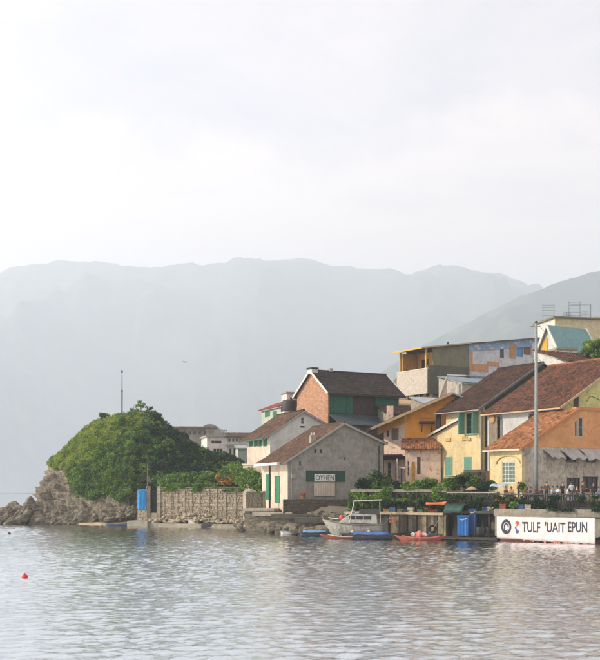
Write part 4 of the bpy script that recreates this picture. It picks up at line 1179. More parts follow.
def terrace_house():
    F = Frame(522, 103, 30, 2.9)
    t = F.root('terrace_house', 'low house with orange tiled roof, terracotta gable and yellow wall beside the tall pole')
    b0 = -0.8; L = F.ly(490); ze = F.lz(522, 451)+0.42
    xt, zt = F.fp(576, 410); Wd = F.fx(612); zm = F.fz(560, 447.5)
    sl = (zt-ze)/xt
    hl_ = [hole(F, 'l', 502, 462, 515, 483)]
    wall(t, 'wall', 'l', rect(0.0, L, b0, ze), hl_, W_YEL)
    w_ = window(t, 'l', 0, hl_[0], plain('white_grid', (206, 212, 206), 0.6), 4, 5, name='gridded_window', pane=plain('green_glass', (96, 112, 92), 0.2))
    # gable: terracotta above a string course, cement below
    hu = [hole(F, 'f', 574.5, 421, 577.3, 437), hole(F, 'f', 578.2, 417.5, 583, 437)]
    wall(t, 'upper_wall', 'f', [(0.25, zm), (Wd, zm), (Wd, zt), (xt, zt), (0.25+0.3, ze+sl*0.55)], hu, W_TER, -0.03, 0.3)
    for h in hu: window(t, 'f', -0.03, h, plain('pale_frame', (176, 176, 160), 0.6), 1, 2, fw=0.08)
    hlw = [hole(F, 'f', 566, 456, 577, 463), hole(F, 'f', 586, 455, 596, 463), hole(F, 'f', 567, 477.5, 580, 492), hole(F, 'f', 583, 476.5, 598, 492)]
    wall(t, 'lower_wall', 'f', [(0.23, b0), (Wd, b0), (Wd, zm-0.004), (0.23, zm-0.004)], hlw, W_CEM, 0.0, 0.3)
    for h in hlw[:2]: window(t, 'f', 0, h, TRIMD, 2, 1)
    for h in hlw[2:]: window(t, 'f', 0, h, WOODD, 3, 1, name='shadow_doorway', fw=0.1)  # dark openings added to make the shadow zone behind the people
    # yellow corner pier with its moulded head
    MB().box(-0.10, 0.34, -0.10, -0.034, b0, ze-0.3).build('pier', W_YEL, t)
    MB().box(-0.12, 0.6, -0.5, -0.104, ze-0.75, ze-0.05).build('gutter_head', CONC, t)
    wall(t, 'wall', 'b', [(0.22, b0), (Wd, b0), (Wd, zt), (xt, zt), (0.22, ze)], [], W_TER, L+0.0)
    MB().box(xt-0.1, Wd+0.2, -0.14, 0.4, zt+0.004, zt+0.3).build('parapet_cap', plain('terracotta_cap', (196, 128, 84), 0.8), t)
    ov = 0.5; y0 = -0.35; y1 = L+0.4; zz = ze-sl*ov
    r1 = roof_plane(t, 'roof', (-ov, y1, zz), (-ov, y0, zz), (xt, y0, zt+0.03), (xt, y1, zt+0.03), T_ORANGE, seed=19)
    board(r1, (-ov, y0-0.05, zz+0.02), (xt, y0-0.05, zt+0.06), 0.09, 0.22, plain('orange_verge', (186, 120, 72), 0.8))
    board(r1, (-ov-0.06, y0, zz-0.02), (-ov-0.06, y1, zz-0.02), 0.12, 0.16, plaster('pale_cornice', (206, 196, 168), 0.4), 'cornice')
    # arch moulding over the window
    h = hl_[0]; n = 12; ym = (h[0]+h[2])/2; rw = (h[2]-h[0])/2+0.75
    am = MB().tube([(-0.06, ym+rw*math.cos(math.pi*i/n), h[3]-0.15+0.75*math.sin(math.pi*i/n)) for i in range(n+1)], 0.06, 6)
    am.build('arch_moulding', plaster('ochre_moulding', (196, 176, 112), 0.4), t)
    # torn white awnings over the lower openings
    for k, (a, b, c, d) in enumerate(((543, 449.5, 557, 458), (560, 449.5, 578, 459), (579, 449, 602, 460))):
        h = hole(F, 'f', a, b, b if False else c, d)
        zz1, zz0 = h[3], h[1]
        n = 7; mb = MB()
        vs = []; fs = []
        for i in range(n+1):
            x = h[0]+(h[2]-h[0])*i/n; s_ = 0.06*math.sin(i*2.3+k)
            vs += [(x, -0.02, zz1), (x+0.15, -0.55, (zz1*0.55+zz0*0.45)+s_), (x+0.3, -1.0, zz0+0.12*math.sin(i*1.7+k*2))]
        for i in range(n):
            for j in range(2): fs.append((i*3+j, i*3+3+j, i*3+4+j, i*3+1+j))
        mb.add(vs, fs); o = mb.build('awning', plaster('dirty_white_canvas', (170, 168, 160), 0.8, (104, 100, 92), 0.9, 0.6), t)
        so_ = o.modifiers.new('thick', 'SOLIDIFY'); so_.thickness = 0.025
terrace_house()

# ------------------------------------------------------------------ houses higher up
def balcony_house():
    F = Frame(432, 165, 30, 12.0)
    t = F.root('balcony_house', 'tall house with olive wall and yellow balcony under a thin sloping roof, up the slope')
    L = F.ly(405); Wd = F.fx(468); zf = F.lz(430, 388); zp = F.lz(430, 369.5); zc = F.fz(433, 347); zcr = F.fz(468, 343.5)
    b0 = -6
    hw = [hole(F, 'l', 408+k*6.0, 392, 411.5+k*6.0, 399.5) for k in range(4)]
    wall(t, 'wall', 'l', rect(0, L, b0, zf-0.25), hw, W_YEL if False else plaster('ochre_render', (206, 172, 96), 0.5, (110, 90, 60)))
    for h in hw: window(t, 'l', 0, h, WOODD, 1, 2, fw=0.1, pane=None)
    wall(t, 'wall', 'f', [(0.22, b0), (Wd, b0), (Wd, zcr), (0.22, zc)], [], W_OLIVE)
    wall(t, 'wall', 'b', [(0.22, b0), (Wd, b0), (Wd, zcr), (0.22, zc)], [], W_OLIVE, L)
    # recessed yellow wall of the upper floor
    rx = 2.0
    hy = [hole(F, 'l', 411, 356, 417.5, 372, rx), hole(F, 'l', 421, 359, 428.5, 369, rx)]
    wall(t, 'wall', 'l', rect(0.25, L, zf, zc-0.3), hy, plaster('golden_render', (214, 164, 70), 0.35, (130, 96, 50)), rx)
    door(t, 'l', rx, hy[0], plain('grey_door', (176, 168, 148), 0.7), 3); window(t, 'l', rx, hy[1], YELP, 2, 1)
    MB().box(-1.2, rx, 0.0, L+0.3, zf-0.246, zf-0.004).build('floor_slab', CONC, t)
    wall(t, 'wall', 'f', rect(-0.6, rx-0.01, zf, zc-0.35), [(-0.2, zf+0.02, 0.7, zf+2.0)], plaster('golden_render', (214, 164, 70)), L-0.3, 0.2)
    door(t, 'f', L-0.3, (-0.2, zf+0.02, 0.7, zf+2.0), plain('grey_door', (176, 168, 148), 0.7), 3)
    for yy in (0.15, L-0.2): MB().box(-1.1, -0.85, yy-0.12, yy+0.12, zf, zc-0.25).build('column', YELP, t)
    # parapets: pierced white one facing the bay, olive one along the side
    pr = wall(t, 'parapet', 'l', rect(-0.4, L+0.4, zf-0.9, zp), [], plaster('mottled_white_parapet', (196, 186, 172), 0.9, (110, 100, 88), 0.9, 0.6, 3.0), -1.25, 0.2)
    MB().box(-1.3, -1.0, -0.45, L+0.45, zp+0.003, zp+0.12).build('coping', TRIM, pr)
    zq = F.fz(450, 366.5); zq0 = F.fz(450, 389)
    wall(t, 'parapet', 'f', rect(-1.0, Wd, zf-0.9, zq), [], plaster('dark_olive_parapet', (98, 98, 82), 0.6, (60, 60, 52)), -0.35, 0.3)
    bs = MB()
    n = 16
    for i in range(n):
        x = 2.2+(Wd-2.4)*i/(n-1); bs.lathe([(0.06,0),(0.14,0.25),(0.06,0.5),(0.1,0.9)], (x, -0.5, zf-1.95), 6)
    bs.build('balustrade', TRIMD, t)
    MB().box(2.0, Wd, -0.7, -0.3, zf-1.05, zf-0.94).build('balustrade_rail', CONC, t)
    # thin roof sheet with a deep overhang to the left
    z00 = F.lz(399, 352.5, -1.6)
    s = (zcr-zc)/Wd
    r1 = roof_plane(t, 'roof', (-2.2, -0.6, zc-s*2.2-0.02), (Wd+0.1, -0.6, zcr), (Wd+0.1, L+0.5, zcr), (-2.2, L+0.5, zc-s*2.2-0.02), plaster('brown_sheet', (126, 106, 84), 0.5, (80, 66, 54)), 'tin', 0.4, seed=21, thick=0.06)
    board(r1, (-2.26, -0.6, zc-s*2.2), (-2.26, L+0.5, zc-s*2.2), 0.08, 0.22, YELP, 'fascia')
    board(r1, (-2.2, -0.66, zc-s*2.2), (Wd+0.1, -0.66, zcr+0.02), 0.08, 0.2, plain('tan_verge', (182, 156, 122), 0.8), 'fascia')
    MB().tube([(Wd*0.55, 1, zc+0.3), (Wd*0.55, 1, zc+1.1)], 0.12, 8).build('roof_vent', IRON, t)
    # blue painted row joined to it
    F2 = Frame(468.6, F.depth(Wd, 0)+0.2, 30, 12.0)
    b = F2.root('row_house', 'faded blue and white row house with patches of bare brick, right of the olive wall')
    W2 = F2.fx(543); zl = F2.fz(469, 344); zrr = F2.fz(543, 338)
    zb2 = F2.fz(470, 351.5)
    def top(x): return zl+(zrr-zl)*x/W2
    hb2 = [hole(F2, 'f', 500, 349, 504, 358), hole(F2, 'f', 516.5, 347, 523, 357), hole(F2, 'f', 523.5, 345.5, 531, 355)]
    wall(b, 'wall', 'f', [(0, b0), (W2, b0), (W2, top(W2)), (0, zl)], hb2, W_PALE)
    window(b, 'f', 0, hb2[0], plain('blue_frame', (70, 116, 150), 0.6), 2, 1); window(b, 'f', 0, hb2[1], plain('blue_frame2', (86, 140, 186), 0.6), 1, 1, pane=plain('blue_pane', (84, 128, 166), 0.3)); door(b, 'f', 0, hb2[2], plain('brown_door', (128, 92, 62), 0.7), 4)
    MB().prism([(0.01, zb2), (W2*0.97, zb2+(zrr-zl)*0.9), (W2*0.97, top(W2*0.97)-0.05), (0.01, zl-0.05)], 'y', -0.10, -0.004).build('blue_band', W_BLUE, b)
    for k, (p0, q0, p1, q1) in enumerate(((469, 352, 472.5, 371), (472.8, 364, 488, 371.5), (487, 361.5, 499, 366))):
        h = hole(F2, 'f', p0, q0, p1, q1); MB().box(h[0], h[2], -0.06, -0.004, h[1], h[3]).build('brick_patch', plaster('orange_brick_patch', (200, 150, 108), 0.7, (130, 96, 76), 0.9, 0.5, 3.0), b)
    for k, (p0, p1, c_) in enumerate(((509.5, 515.5, WOODT), (531.5, 535.5, W_PALE), (536, 543, plaster('golden_render', (214, 164, 70))))):
        h = hole(F2, 'f', p0, 344-k*1.2, p1, 358-k*1.5); MB().box(h[0], h[2], -0.16, -0.104, h[1], h[3]).build('panel', c_, b)
    roof_plane(b, 'roof', (-0.1, -0.7, zl+0.02), (W2+0.4, -0.7, zrr+0.05), (W2+0.4, 6, zrr+0.3), (-0.1, 6, zl+0.3), plaster('brown_sheet', (126, 106, 84)), 'tin', 0.4, seed=22, thick=0.05)
balcony_house()

def teal_house():
    F = Frame(557, 150, 30, 10.0)
    t = F.root('teal_roof_house', 'house with a smooth teal sheet roof and white gable trim, above the big red roof')
    L = F.ly(541)+0.2; Wd = F.fx(592); ze = F.fz(557, 345.5); zr = F.z(326, 0, L/2)
    wall(t, 'wall', 'l', [(0,-4),(L,-4),(L,ze),(L/2,zr),(0,ze)], [], W_BG)
    hf = [hole(F, 'f', 581, 346.5, 588, 352)]
    wall(t, 'wall', 'f', rect(0.22, Wd, -4, ze), hf, plaster('blue_grey_render', (132, 150, 176), 0.4, (96, 100, 108)))
    window(t, 'f', 0, hf[0], TRIM, 2, 1)
    wall(t, 'wall', 'r', [(0,-4),(L,-4),(L,ze),(L/2,zr),(0,ze)], [], W_BG, Wd)
    wall(t, 'wall', 'b', rect(0.22, Wd, -4, ze), [], W_BG, L)
    teal = plaster('teal_sheet', (112, 150, 150), 0.25, (88, 112, 106), 0.6, 0.25)
    sl = (zr-ze)/(L/2); oy = 0.5
    A_ = (-0.3, -oy, ze-sl*oy); r1 = roof_plane(t, 'roof', A_, (Wd+0.4, -oy, ze-sl*oy), (Wd+0.4, L/2, zr), (-0.3, L/2, zr), teal, 'tin', 0.5, seed=23, wave=0.03)
    roof_plane(t, 'roof', (Wd+0.4, L+oy, ze-sl*oy), (-0.3, L+oy, ze-sl*oy), (-0.3, L/2, zr), (Wd+0.4, L/2, zr), teal, 'tin', 0.5, seed=24, wave=0.03)
    for x_ in (-0.4, Wd+0.5):
        board(r1, (x_, -oy-0.1, ze-sl*oy), (x_, L/2, zr+0.1), 0.16, 0.32, TRIM); board(r1, (x_, L/2, zr+0.1), (x_, L+oy, ze-sl*oy), 0.16, 0.32, TRIM)
    ga = hole(F, 'l', 541.5, 339, 548, 354); MB().box(-0.1, -0.004, ga[0], ga[2], ga[1], ga[3]).build('painted_panel', plaster('golden_render', (214, 164, 70)), t)
    F2 = Frame(557, 146, 10, 10.0)
    k = F2.root('concrete_tank', 'square streaked concrete roof tank in front of the teal roof', 'tank')
    w2 = F2.fx(577); z0 = F2.fz(565, 364); z1 = F2.fz(565, 346)
    MB().box(0, w2, 0, 2.4, -4, z1-0.5).build('body', W_CEM, k, bevel=0.04)
    MB().box(-0.12, w2+0.12, -0.12, 2.52, z1-0.496, z1-0.2).build('rim', CONC, k)
    for i in range(3): MB().box(w2*(0.15+0.3*i), w2*(0.35+0.3*i), -0.06, -0.004, z1-1.9, z1-0.7).build('panel', W_BG, k)
    # flat roofed house behind with parapet
    F3 = Frame(555, 182, 12, 12.0)
    c = F3.root('flat_roof_house', 'pale yellow flat roofed house carrying thin aerials, behind the teal roof')
    w3 = F3.fx(640); zt = F3.fz(575, 319)
    wall(c, 'wall', 'f', rect(0, w3, -6, zt), [], plaster('straw_render', (206, 196, 158), 0.6, (120, 114, 92), 0.9, 0.6, 2.0))
    wall(c, 'wall', 'l', rect(0.22, 8, -6, zt), [], W_BG); wall(c, 'wall', 'b', rect(0.22, w3, -6, zt), [], W_BG, 8)
    MB().box(-0.3, w3+0.3, -0.4, 8.3, zt+0.004, zt+0.28).build('roof', plaster('mossy_slab', (124, 116, 92), 0.7, (70, 66, 52)), c)
    MB().prism([(w3*0.42, zt+0.285), (w3*0.72, zt+0.9), (w3+0.2, zt+0.9), (w3+0.2, zt+0.285)], 'y', -0.2, 3).build('parapet', plaster('straw_render', (206, 196, 158)), c)
    return F3, zt
F3, ztop = teal_house()

# ------------------------------------------------------------------ aerials on the flat roof
al = plain('aerial_metal', (96, 104, 110), 0.5, 0.5)
def aerial(px, py, kind, label):
    Yd = F3.depth(F3.fx(px), 1.0)
    x = xat(px, Yd); zb = zat(319, 182)+0.25
    t = thing('tv_aerial', (x, Yd, zb), 0, label, 'aerial', 'aerials on the flat roofed house')
    h = zat(py, Yd)-zb; hw = 0.9
    if kind == 'ladder':
        MB().tube([(-hw, 0, -0.2), (-hw, 0, h)], 0.035, 6).build('mast', al, t); MB().tube([(hw, 0, -0.2), (hw, 0, h)], 0.035, 6).build('mast', al, t)
        for q in range(5): MB().tube([(-hw-0.15, 0, h*(0.2+0.19*q)), (hw+0.15, 0, h*(0.2+0.19*q))], 0.022, 6).build('crossbar', al, t)
    elif kind == 'flag':
        MB().tube([(1.6, 0, -0.2), (1.6, 0, h)], 0.05, 6).build('mast', al, t); MB().tube([(-1.7, 0, h-0.05), (1.65, 0, h-0.05)], 0.025, 6).build('boom', al, t)
        for q in range(6): MB().tube([(-1.6+q*0.5, -0.4, h-0.05), (-1.6+q*0.5, 0.4, h-0.05)], 0.015, 5).build('element', al, t)
    else:
        MB().tube([(0, 0, -0.2), (0, 0, h)], 0.035, 6).build('mast', al, t)
        for q in range(4): MB().tube([(-0.8+0.08*q, 0, h*(0.5+0.15*q)), (0.8-0.08*q, 0, h*(0.5+0.15*q))], 0.02, 6).build('element', al, t)
aerial(548.5, 304.5, 'ladder', 'ladder shaped aerial of two masts above the white gable')
aerial(574.5, 301.5, 'ladder', 'tall twin mast aerial in the middle of the flat roof')
aerial(581, 304.5, 'flag', 'aerial with a long boom on a single mast, beside the tall twin mast')
aerial(567, 312, 'comb', 'short comb aerial beside the tall twin mast aerial')
aerial(585, 311, 'comb', 'short comb aerial under the long boom of its neighbour')

# ------------------------------------------------------------------ low roofs packed between the houses
def shed(px0, py0, px1, Y, a, h, dpt, rise, rm, wm, label, kind='tin', zb=None, name='lean_to_shed', back=1):
    """mono-pitch shed: eave from (px0,py0) to px1, roof rising backwards"""
    F = Frame(px0, Y, a, zat(py0, Y)-h)
    t = F.root(name, label, 'shed'); Wd = F.fx(px1)
    wall(t, 'wall', 'f', rect(0, Wd, -4, h-0.05), [], wm); wall(t, 'wall', 'l', [(0.22, -4), (dpt, -4), (dpt, h+rise-0.1), (0.22, h-0.05)], [], wm)
    wall(t, 'wall', 'r', [(0.22, -4), (dpt, -4), (dpt, h+rise-0.1), (0.22, h-0.05)], [], wm, Wd)
    roof_plane(t, 'roof', (-0.3, -0.4, h-0.02), (Wd+0.3, -0.4, h-0.02), (Wd+0.3, dpt, h+rise), (-0.3, dpt, h+rise), rm, kind, 0.35, seed=px0)
    return t
shed(462, 383, 540, 146, 30, 4, 5, 1.2, TINB, plaster('peeling_white', (190, 184, 170), 1.0, (80, 74, 66), 0.9, 1.2, 2.0), 'long shed with a blue grey tin roof below the blue row house')
shed(466, 376.5, 503, 158, 30, 2, 4, 0.5, TIN, plaster('peeling_white', (204, 200, 190), 0.8, (96, 90, 80), 0.9, 0.8, 2.0), 'peeling white shed under the brick patches of the blue row house')
shed(432, 407, 470, 138, 20, 4, 6, 1.6, TIN, CONC, 'shed with a crumpled silvery tin roof behind the orange wall')
shed(396, 406, 424, 152, 10, 4, 5, 1.1, plaster('tan_sheet', (172, 146, 112), 0.5, (110, 90, 70)), W_BG, 'low shed with a tan sheet roof between brick house and balcony house')
shed(389, 415, 420, 140, 10, 4, 6, 1.5, T_BROWN, CONC, 'low shed with dark brown tiles behind the pink chimney', 'tile')
shed(568, 362, 640, 135, 30, 4, 6, 2.0, T_RED, W_BG, 'shed with red brown tiles rising behind the ridge of the long house', 'tile')
# tall white fin wall
Ff = Frame(439, 146, 10, 10.0)
fin = Ff.root('fin_wall', 'white triangular fin wall rising from the tin roofs', 'wall')
x1 = Ff.fx(447); MB().prism([(0, -2), (x1, -2), (x1, Ff.fz(447, 377)), (0, Ff.fz(440, 399))], 'y', 0, 0.3).build('slab', W_LIT, fin)
MB().beam((0, -0.02, Ff.fz(440, 399)+0.05), (x1, -0.02, Ff.fz(447, 377)+0.05), 0.4, 0.1).build('coping', TRIMD, fin)

# ------------------------------------------------------------------ hotel-like buildings beyond the headland
def far_buildings():
    F = Frame(207, 215, 12, 5.0)
    t = F.root('apartment_block', 'white flat roofed block with a colonnade, beyond the headland', 'building')
    zt = F.fz(207, 437); w1 = F.fx(226); 
    hs = [hole(F, 'f', 211, 440, 222, 444), hole(F, 'f', 213, 448, 223, 456)]
    wall(t, 'wall', 'f', rect(0, w1, -4, zt), hs, W_BG); wall(t, 'wall', 'l', rect(0.22, 9, -4, zt), [], W_BG); wall(t, 'wall', 'b', rect(0.22, w1, -4, zt), [], W_BG, 9); wall(t, 'wall', 'r', rect(0.22, 9, -4, zt), [], W_BG, w1)
    for h in hs: window(t, 'f', 0, h, TRIM, 3, 1, fw=0.1)
    MB().box(-0.3, w1+0.3, -0.4, 9.3, zt+0.004, zt+0.3).build('roof', CONC, t)
    rl = MB()
    for i in range(14): rl.box(w1*i/13-0.05, w1*i/13+0.05, -0.3, -0.2, zt+0.304, zt+1.3)
    rl.box(-0.2, w1+0.2, -0.33, -0.17, zt+1.304, zt+1.42); rl.build('balustrade', TRIMD, t)
    # low wing with tiled eaves and a row of openings
    F2 = Frame(226.5, 216, 8, 5.0)
    g = F2.root('arcade_wing', 'low white wing with brown tiled eaves and a row of dark openings', 'building')
    w2 = F2.fx(258); z2 = F2.fz(226, 437); h2 = [hole(F2, 'f', 229+k*4.1, 448, 231.8+k*4.1, 457) for k in range(6)]
    h2 += [hole(F2, 'f', 228.5+k*3.6, 438.5, 230.8+k*3.6, 441.5) for k in range(8)]
    wall(g, 'wall', 'f', rect(0, w2, -4, z2), h2, W_BG)
    for h in h2: window(g, 'f', 0, h, TRIMD, 1, 1, fw=0.1)
    roof_plane(g, 'roof', (-0.5, -0.9, z2-0.1), (w2+0.5, -0.9, z2-0.1), (w2+0.5, 4, z2+0.9), (-0.5, 4, z2+0.9), T_TAN, seed=31, tw=0.5, cl=0.6)
    zc = F2.fz(240, 446); MB().box(-0.3, w2+0.3, -1.0, -0.004, zc, zc+0.25).build('canopy', CONC, g)
    # long upper hall with brown eaves
    F4 = Frame(170, 225, 5, 6.0)
    q = F4.root('long_hall', 'long low hall with a thin brown roof showing over the headland', 'building')
    w4 = F4.fx(214); z4 = F4.fz(190, 429)
    h4 = [hole(F4, 'f', 173+k*5, 431, 176.5+k*5, 435) for k in range(8)]
    wall(q, 'wall', 'f', rect(0, w4, -5, z4), h4, plaster('grey_hall', (150, 146, 134), 0.5));  # hall wall in one greyish base tone
    for h in h4: window(q, 'f', 0, h, TRIMD, 1, 1, fw=0.08)
    roof_plane(q, 'roof', (-0.6, -1.2, z4-0.1), (w4+0.6, -1.2, z4-0.1), (w4+0.6, 4, z4+0.6), (-0.6, 4, z4+0.6), T_TAN, seed=32, tw=0.5, cl=0.6)
    # glazed vault farther back
    F5 = Frame(198, 300, 0, 8.0)
    d = F5.root('vaulted_hall', 'pale vaulted hall roof far behind the white block', 'building')
    w5 = F5.fx(222); z5 = F5.fz(210, 424); n = 14
    pts = [(0, -2)]+[(w5/2-w5/2*math.cos(math.pi*i/n), z5-3.4+3.4*math.sin(math.pi*i/n)) for i in range(n+1)]+[(w5, -2)]
    MB().prism(pts, 'y', 0, 14).build('vault', TINB, d)
    for k in range(4): 
        mbk = MB(); mbk.tube([(w5/2-(w5/2+0.06)*math.cos(math.pi*i/n), 14*k/3, z5-3.4+3.47*math.sin(math.pi*i/n)) for i in range(n+1)], 0.1, 5); mbk.build('rib', TRIM, d)
    # pale shed at the end of the garden
    F6 = Frame(238, 160, 10, 4.5)
    s = F6.root('garden_shed', 'pale blue grey garden shed beside the white house', 'shed')
    w6 = F6.fx(247.5); z6 = F6.fz(240, 449)
    wall(s, 'wall', 'f', rect(0, w6, -3, z6), [], plaster('blue_grey_boards', (166, 178, 176), 0.3)); wall(s, 'wall', 'l', rect(0.22, 3, -3, z6), [], W_BG)
    roof_plane(s, 'roof', (-0.2, -0.3, z6), (w6+0.2, -0.3, z6), (w6+0.2, 3, z6+0.5), (-0.2, 3, z6+0.5), TIN, 'tin', 0.3, seed=33)
far_buildings()
# ------------------------------------------------------------------ stone sea wall below the headland
STONE = rock_mat('wall_stone', [(112, 103, 88), (164, 153, 132), (196, 184, 160), (218, 208, 186)], 1.8, 0.0)
def stone_run(parent, name, p, q, z0, z1, m, seed, sw=0.42, shh=0.27, bulge=0.06, kind='stuff'):
    """dry stone face between two ground points, uneven blocks with recessed joints"""
    p = Vector((p[0], p[1], 0)); q = Vector((q[0], q[1], 0)); d = (q-p); L = d.length; d.normalize(); n = Vector((d.y, -d.x, 0))
    r = random.Random(seed); mb = MB()
    z = z0
    while z < z1-0.08:
        h = min(shh*r.uniform(0.6, 1.5), z1-z); x = -r.uniform(0, sw*0.5)
        while x < L:
            w_ = sw*r.choice((0.45, 0.7, 1.0, 1.4, 2.0))*r.uniform(0.85, 1.15); a0 = max(0, x); a1 = min(L, x+w_)
            if a1-a0 > 0.06:
                o_ = r.uniform(-bulge*0.4, bulge); g = 0.009
                c = p + d*((a0+a1)/2) + n*(o_) + Vector((0, 0, z+h/2))
                ax = d*((a1-a0)/2-g); az = Vector((r.uniform(-0.01, 0.01), 0, h/2-g))
                mb.obox(c, ax, n*0.12, az)
                b = len(mb.v)-8   # round the outer face a little
                fc = c + n*0.12
                for i in range(b, b+8):
                    v = Vector(mb.v[i])
                    if (v-c).dot(n) > 0: mb.v[i] = tuple(v.lerp(fc, 0.08+0.08*r.random()))
            x += w_
        z += h
    o = mb.build(name, m, parent); o['kind'] = kind
    bk = MB(); bk.obox((p+q)/2 - n*0.19 + Vector((0,0,(z0+z1)/2)), (q-p)/2, n*0.22, Vector((0,0,(z1-z0)/2-0.02)))
    bk.build('core', plaster('mortar_core', (150, 138, 114), 0.6), parent)
    return o
def sea_wall():
    A = (xat(149.5, 140.5), 140.5); B = (xat(245.5, 135.5), 135.5)
    t = thing('sea_wall', (0, 0, 0), 0, 'tall rough tan stone sea wall topped with garden shrubs, below the headland', 'wall')
    ztA = zat(487.5, 140.5); ztB = zat(489.5, 135.5)
    kx = (160-149.5)/(245.5-149.5)
    G0 = (A[0]+(B[0]-A[0])*0.012, A[1]+(B[1]-A[1])*0.012); G1 = (A[0]+(B[0]-A[0])*kx, A[1]+(B[1]-A[1])*kx)
    stone_run(t, 'stonework', G1, B, 0.4, ztA-0.05, STONE, 3)
    # buttress strips down the face
    d = Vector((B[0]-A[0], B[1]-A[1], 0)); L = d.length; d.normalize(); n = Vector((d.y, -d.x, 0))
    for k, f in enumerate((0.16, 0.235, 0.30, 0.375, 0.45, 0.53, 0.63, 0.71, 0.80, 0.90)):
        c = Vector((A[0], A[1], 0))+d*(L*f)
        bt = thing('buttress', (0, 0, 0)); bt.parent = t
        p0 = c - d*0.16 + n*0.07; p1 = c + d*0.16 + n*0.07
        stone_run(bt, 'stonework', p0, p1, 0.9+0.4*random.random(), ztA-0.12, STONE, 40+k, 0.32, 0.25, 0.04)
    MB().obox(Vector((A[0], A[1], 0))+d*(L*0.55)-n*0.1+Vector((0, 0, ztA+0.04)), d*(L*0.455), n*0.34, Vector((0, 0, 0.045))).build('coping', STONE, t)
    # dark iron gate and its concrete piers
    gc = Vector((A[0], A[1], 0))+d*(L*(kx*0.55)); gw = L*kx*0.42
    gt = thing('gate', (0, 0, 0)); gt.parent = t
    zg0, zg1 = 1.7, ztA-0.3
    MB().obox(gc-n*0.15+Vector((0, 0, (zg0+zg1)/2)), d*gw, n*0.05, Vector((0, 0, (zg1-zg0)/2))).build('panel', plain('gate_dark', (44, 50, 52), 0.7), gt)
    for k in range(7):
        c = gc + d*(gw*(-0.95+1.9*k/6)); MB().tube([c+Vector((0, 0, zg0)), c+Vector((0, 0, zg1))], 0.03, 6).build('bar', IRON, gt)
    for z in (zg0+0.2, (zg0+zg1)/2, zg1-0.15): MB().obox(gc+Vector((0, 0, z)), d*gw, n*0.025, Vector((0, 0, 0.04))).build('rail', IRON, gt)
    MB().obox(gc-n*0.2+Vector((0, 0, 0.85)), d*(gw*1.1), n*0.4, Vector((0, 0, 0.8))).build('step', CONC, t)
    for f in (-0.005, kx*1.0):
        c = Vector((A[0], A[1], 0))+d*(L*f)
        MB().obox(c+n*0.12+Vector((0, 0, (0.2+ztA+0.15)/2)), d*0.22, n*0.24, Vector((0, 0, (ztA-0.05)/2))).build('pier', STONE, t, bevel=0.03)
    # short return wall to the left carrying the blue banner
    C0 = (xat(138, 141.5), 141.5); C1 = (xat(149, 140.6), 140.6)
    stone_run(t, 'stonework', C0, C1, 0.4, zat(489, 141), STONE, 9)
    # right return running back to the garden, its shade put into darker stone
    D0 = (B[0]+0.1, B[1]+0.1); D1 = (xat(263, 124.0), 124.0)
    dk = rock_mat('damp_shaded_stone', [(60, 56, 48), (84, 78, 66), (106, 98, 82), (128, 118, 98)], 1.8, 0.0)
    stone_run(t, 'stonework', D0, D1, 0.8, zat(491, 130), dk, 12, 0.5, 0.3)
    MB().tube([(D0[0], D0[1]-0.2, zat(495, 134)), (D1[0], D1[1]-0.2, zat(494, 124))], 0.05, 6).build('pipe', IRON, t)
    # fill behind
    return A, B, d, n, L, ztA
A_, B_, wd_, wn_, wL, wz = sea_wall()
# garden soil behind the wall
gs = MB(); gs.obox(Vector(((A_[0]+B_[0])/2+1.5, (A_[1]+B_[1])/2+4.6, wz/2-0.6)), wd_*(wL/2+2.0), wn_*4.0, Vector((0, 0, wz/2+0.25)))
props(gs.build('garden_terrace', plaster('garden_soil', (92, 84, 62), 0.5)), kind='structure')

bn = thing('hanging_banner', (xat(142.5, 140.4), 140.4, 0), 0, 'plain bright blue cloth banner hung on the stone wall beside the dark gate', 'banner')
vs = []; fs = []; nx, ny = 8, 12
w_ = (147.3-138.7)/FPX*140.4; zt_, zb_ = zat(490, 140.4), zat(510.3, 140.4)
for j in range(ny+1):
    for i in range(nx+1):
        vs.append((-w_/2+w_*i/nx, -0.25+0.03*math.sin(i*1.9+j*0.25)+0.02*math.sin(j*0.9), zt_+(zb_-zt_)*j/ny))
for j in range(ny):
    for i in range(nx): fs.append((j*(nx+1)+i, j*(nx+1)+i+1, (j+1)*(nx+1)+i+1, (j+1)*(nx+1)+i))
o = MB().add(vs, fs).build('cloth', plain('banner_blue', (36, 134, 202), 0.7), bn, True); m_ = o.modifiers.new('thick', 'SOLIDIFY'); m_.thickness = 0.015
MB().tube([(-w_/2-0.08, -0.25, zt_+0.02), (w_/2+0.08, -0.25, zt_+0.02)], 0.03, 6).build('rod', IRON, bn)
MB().tube([(-w_/2-0.05, -0.25, zb_+0.01), (w_/2+0.05, -0.25, zb_+0.01)], 0.03, 6).build('rod', IRON, bn)
pm = thing('mooring_pole', (xat(147.6, 139.6), 139.6, 0), 0, 'slim weathered timber pole standing at the edge of the blue banner', 'pole')
MB().tube([(0, 0, -1.0), (0.03, 0, 3.5), (0, 0, zat(463, 139.6))], [0.12, 0.10, 0.06], 8).build('shaft', plain('weathered_timber', (96, 86, 74), 0.9, 0, 0.3), pm)
MB().tube([(0, 0, 4.6), (0.0, 0.0, 4.9)], 0.11, 8).build('band', IRON, pm)
ld = MB().obox((xat(141, 139), 139.0, 0.35), (1.3, -0.3, 0), (0.3, 1.2, 0), (0, 0, 0.35)).build('landing_step', CONC, None, bevel=0.05)
props(ld, 'square concrete landing block at the water under the blue banner', 'landing')

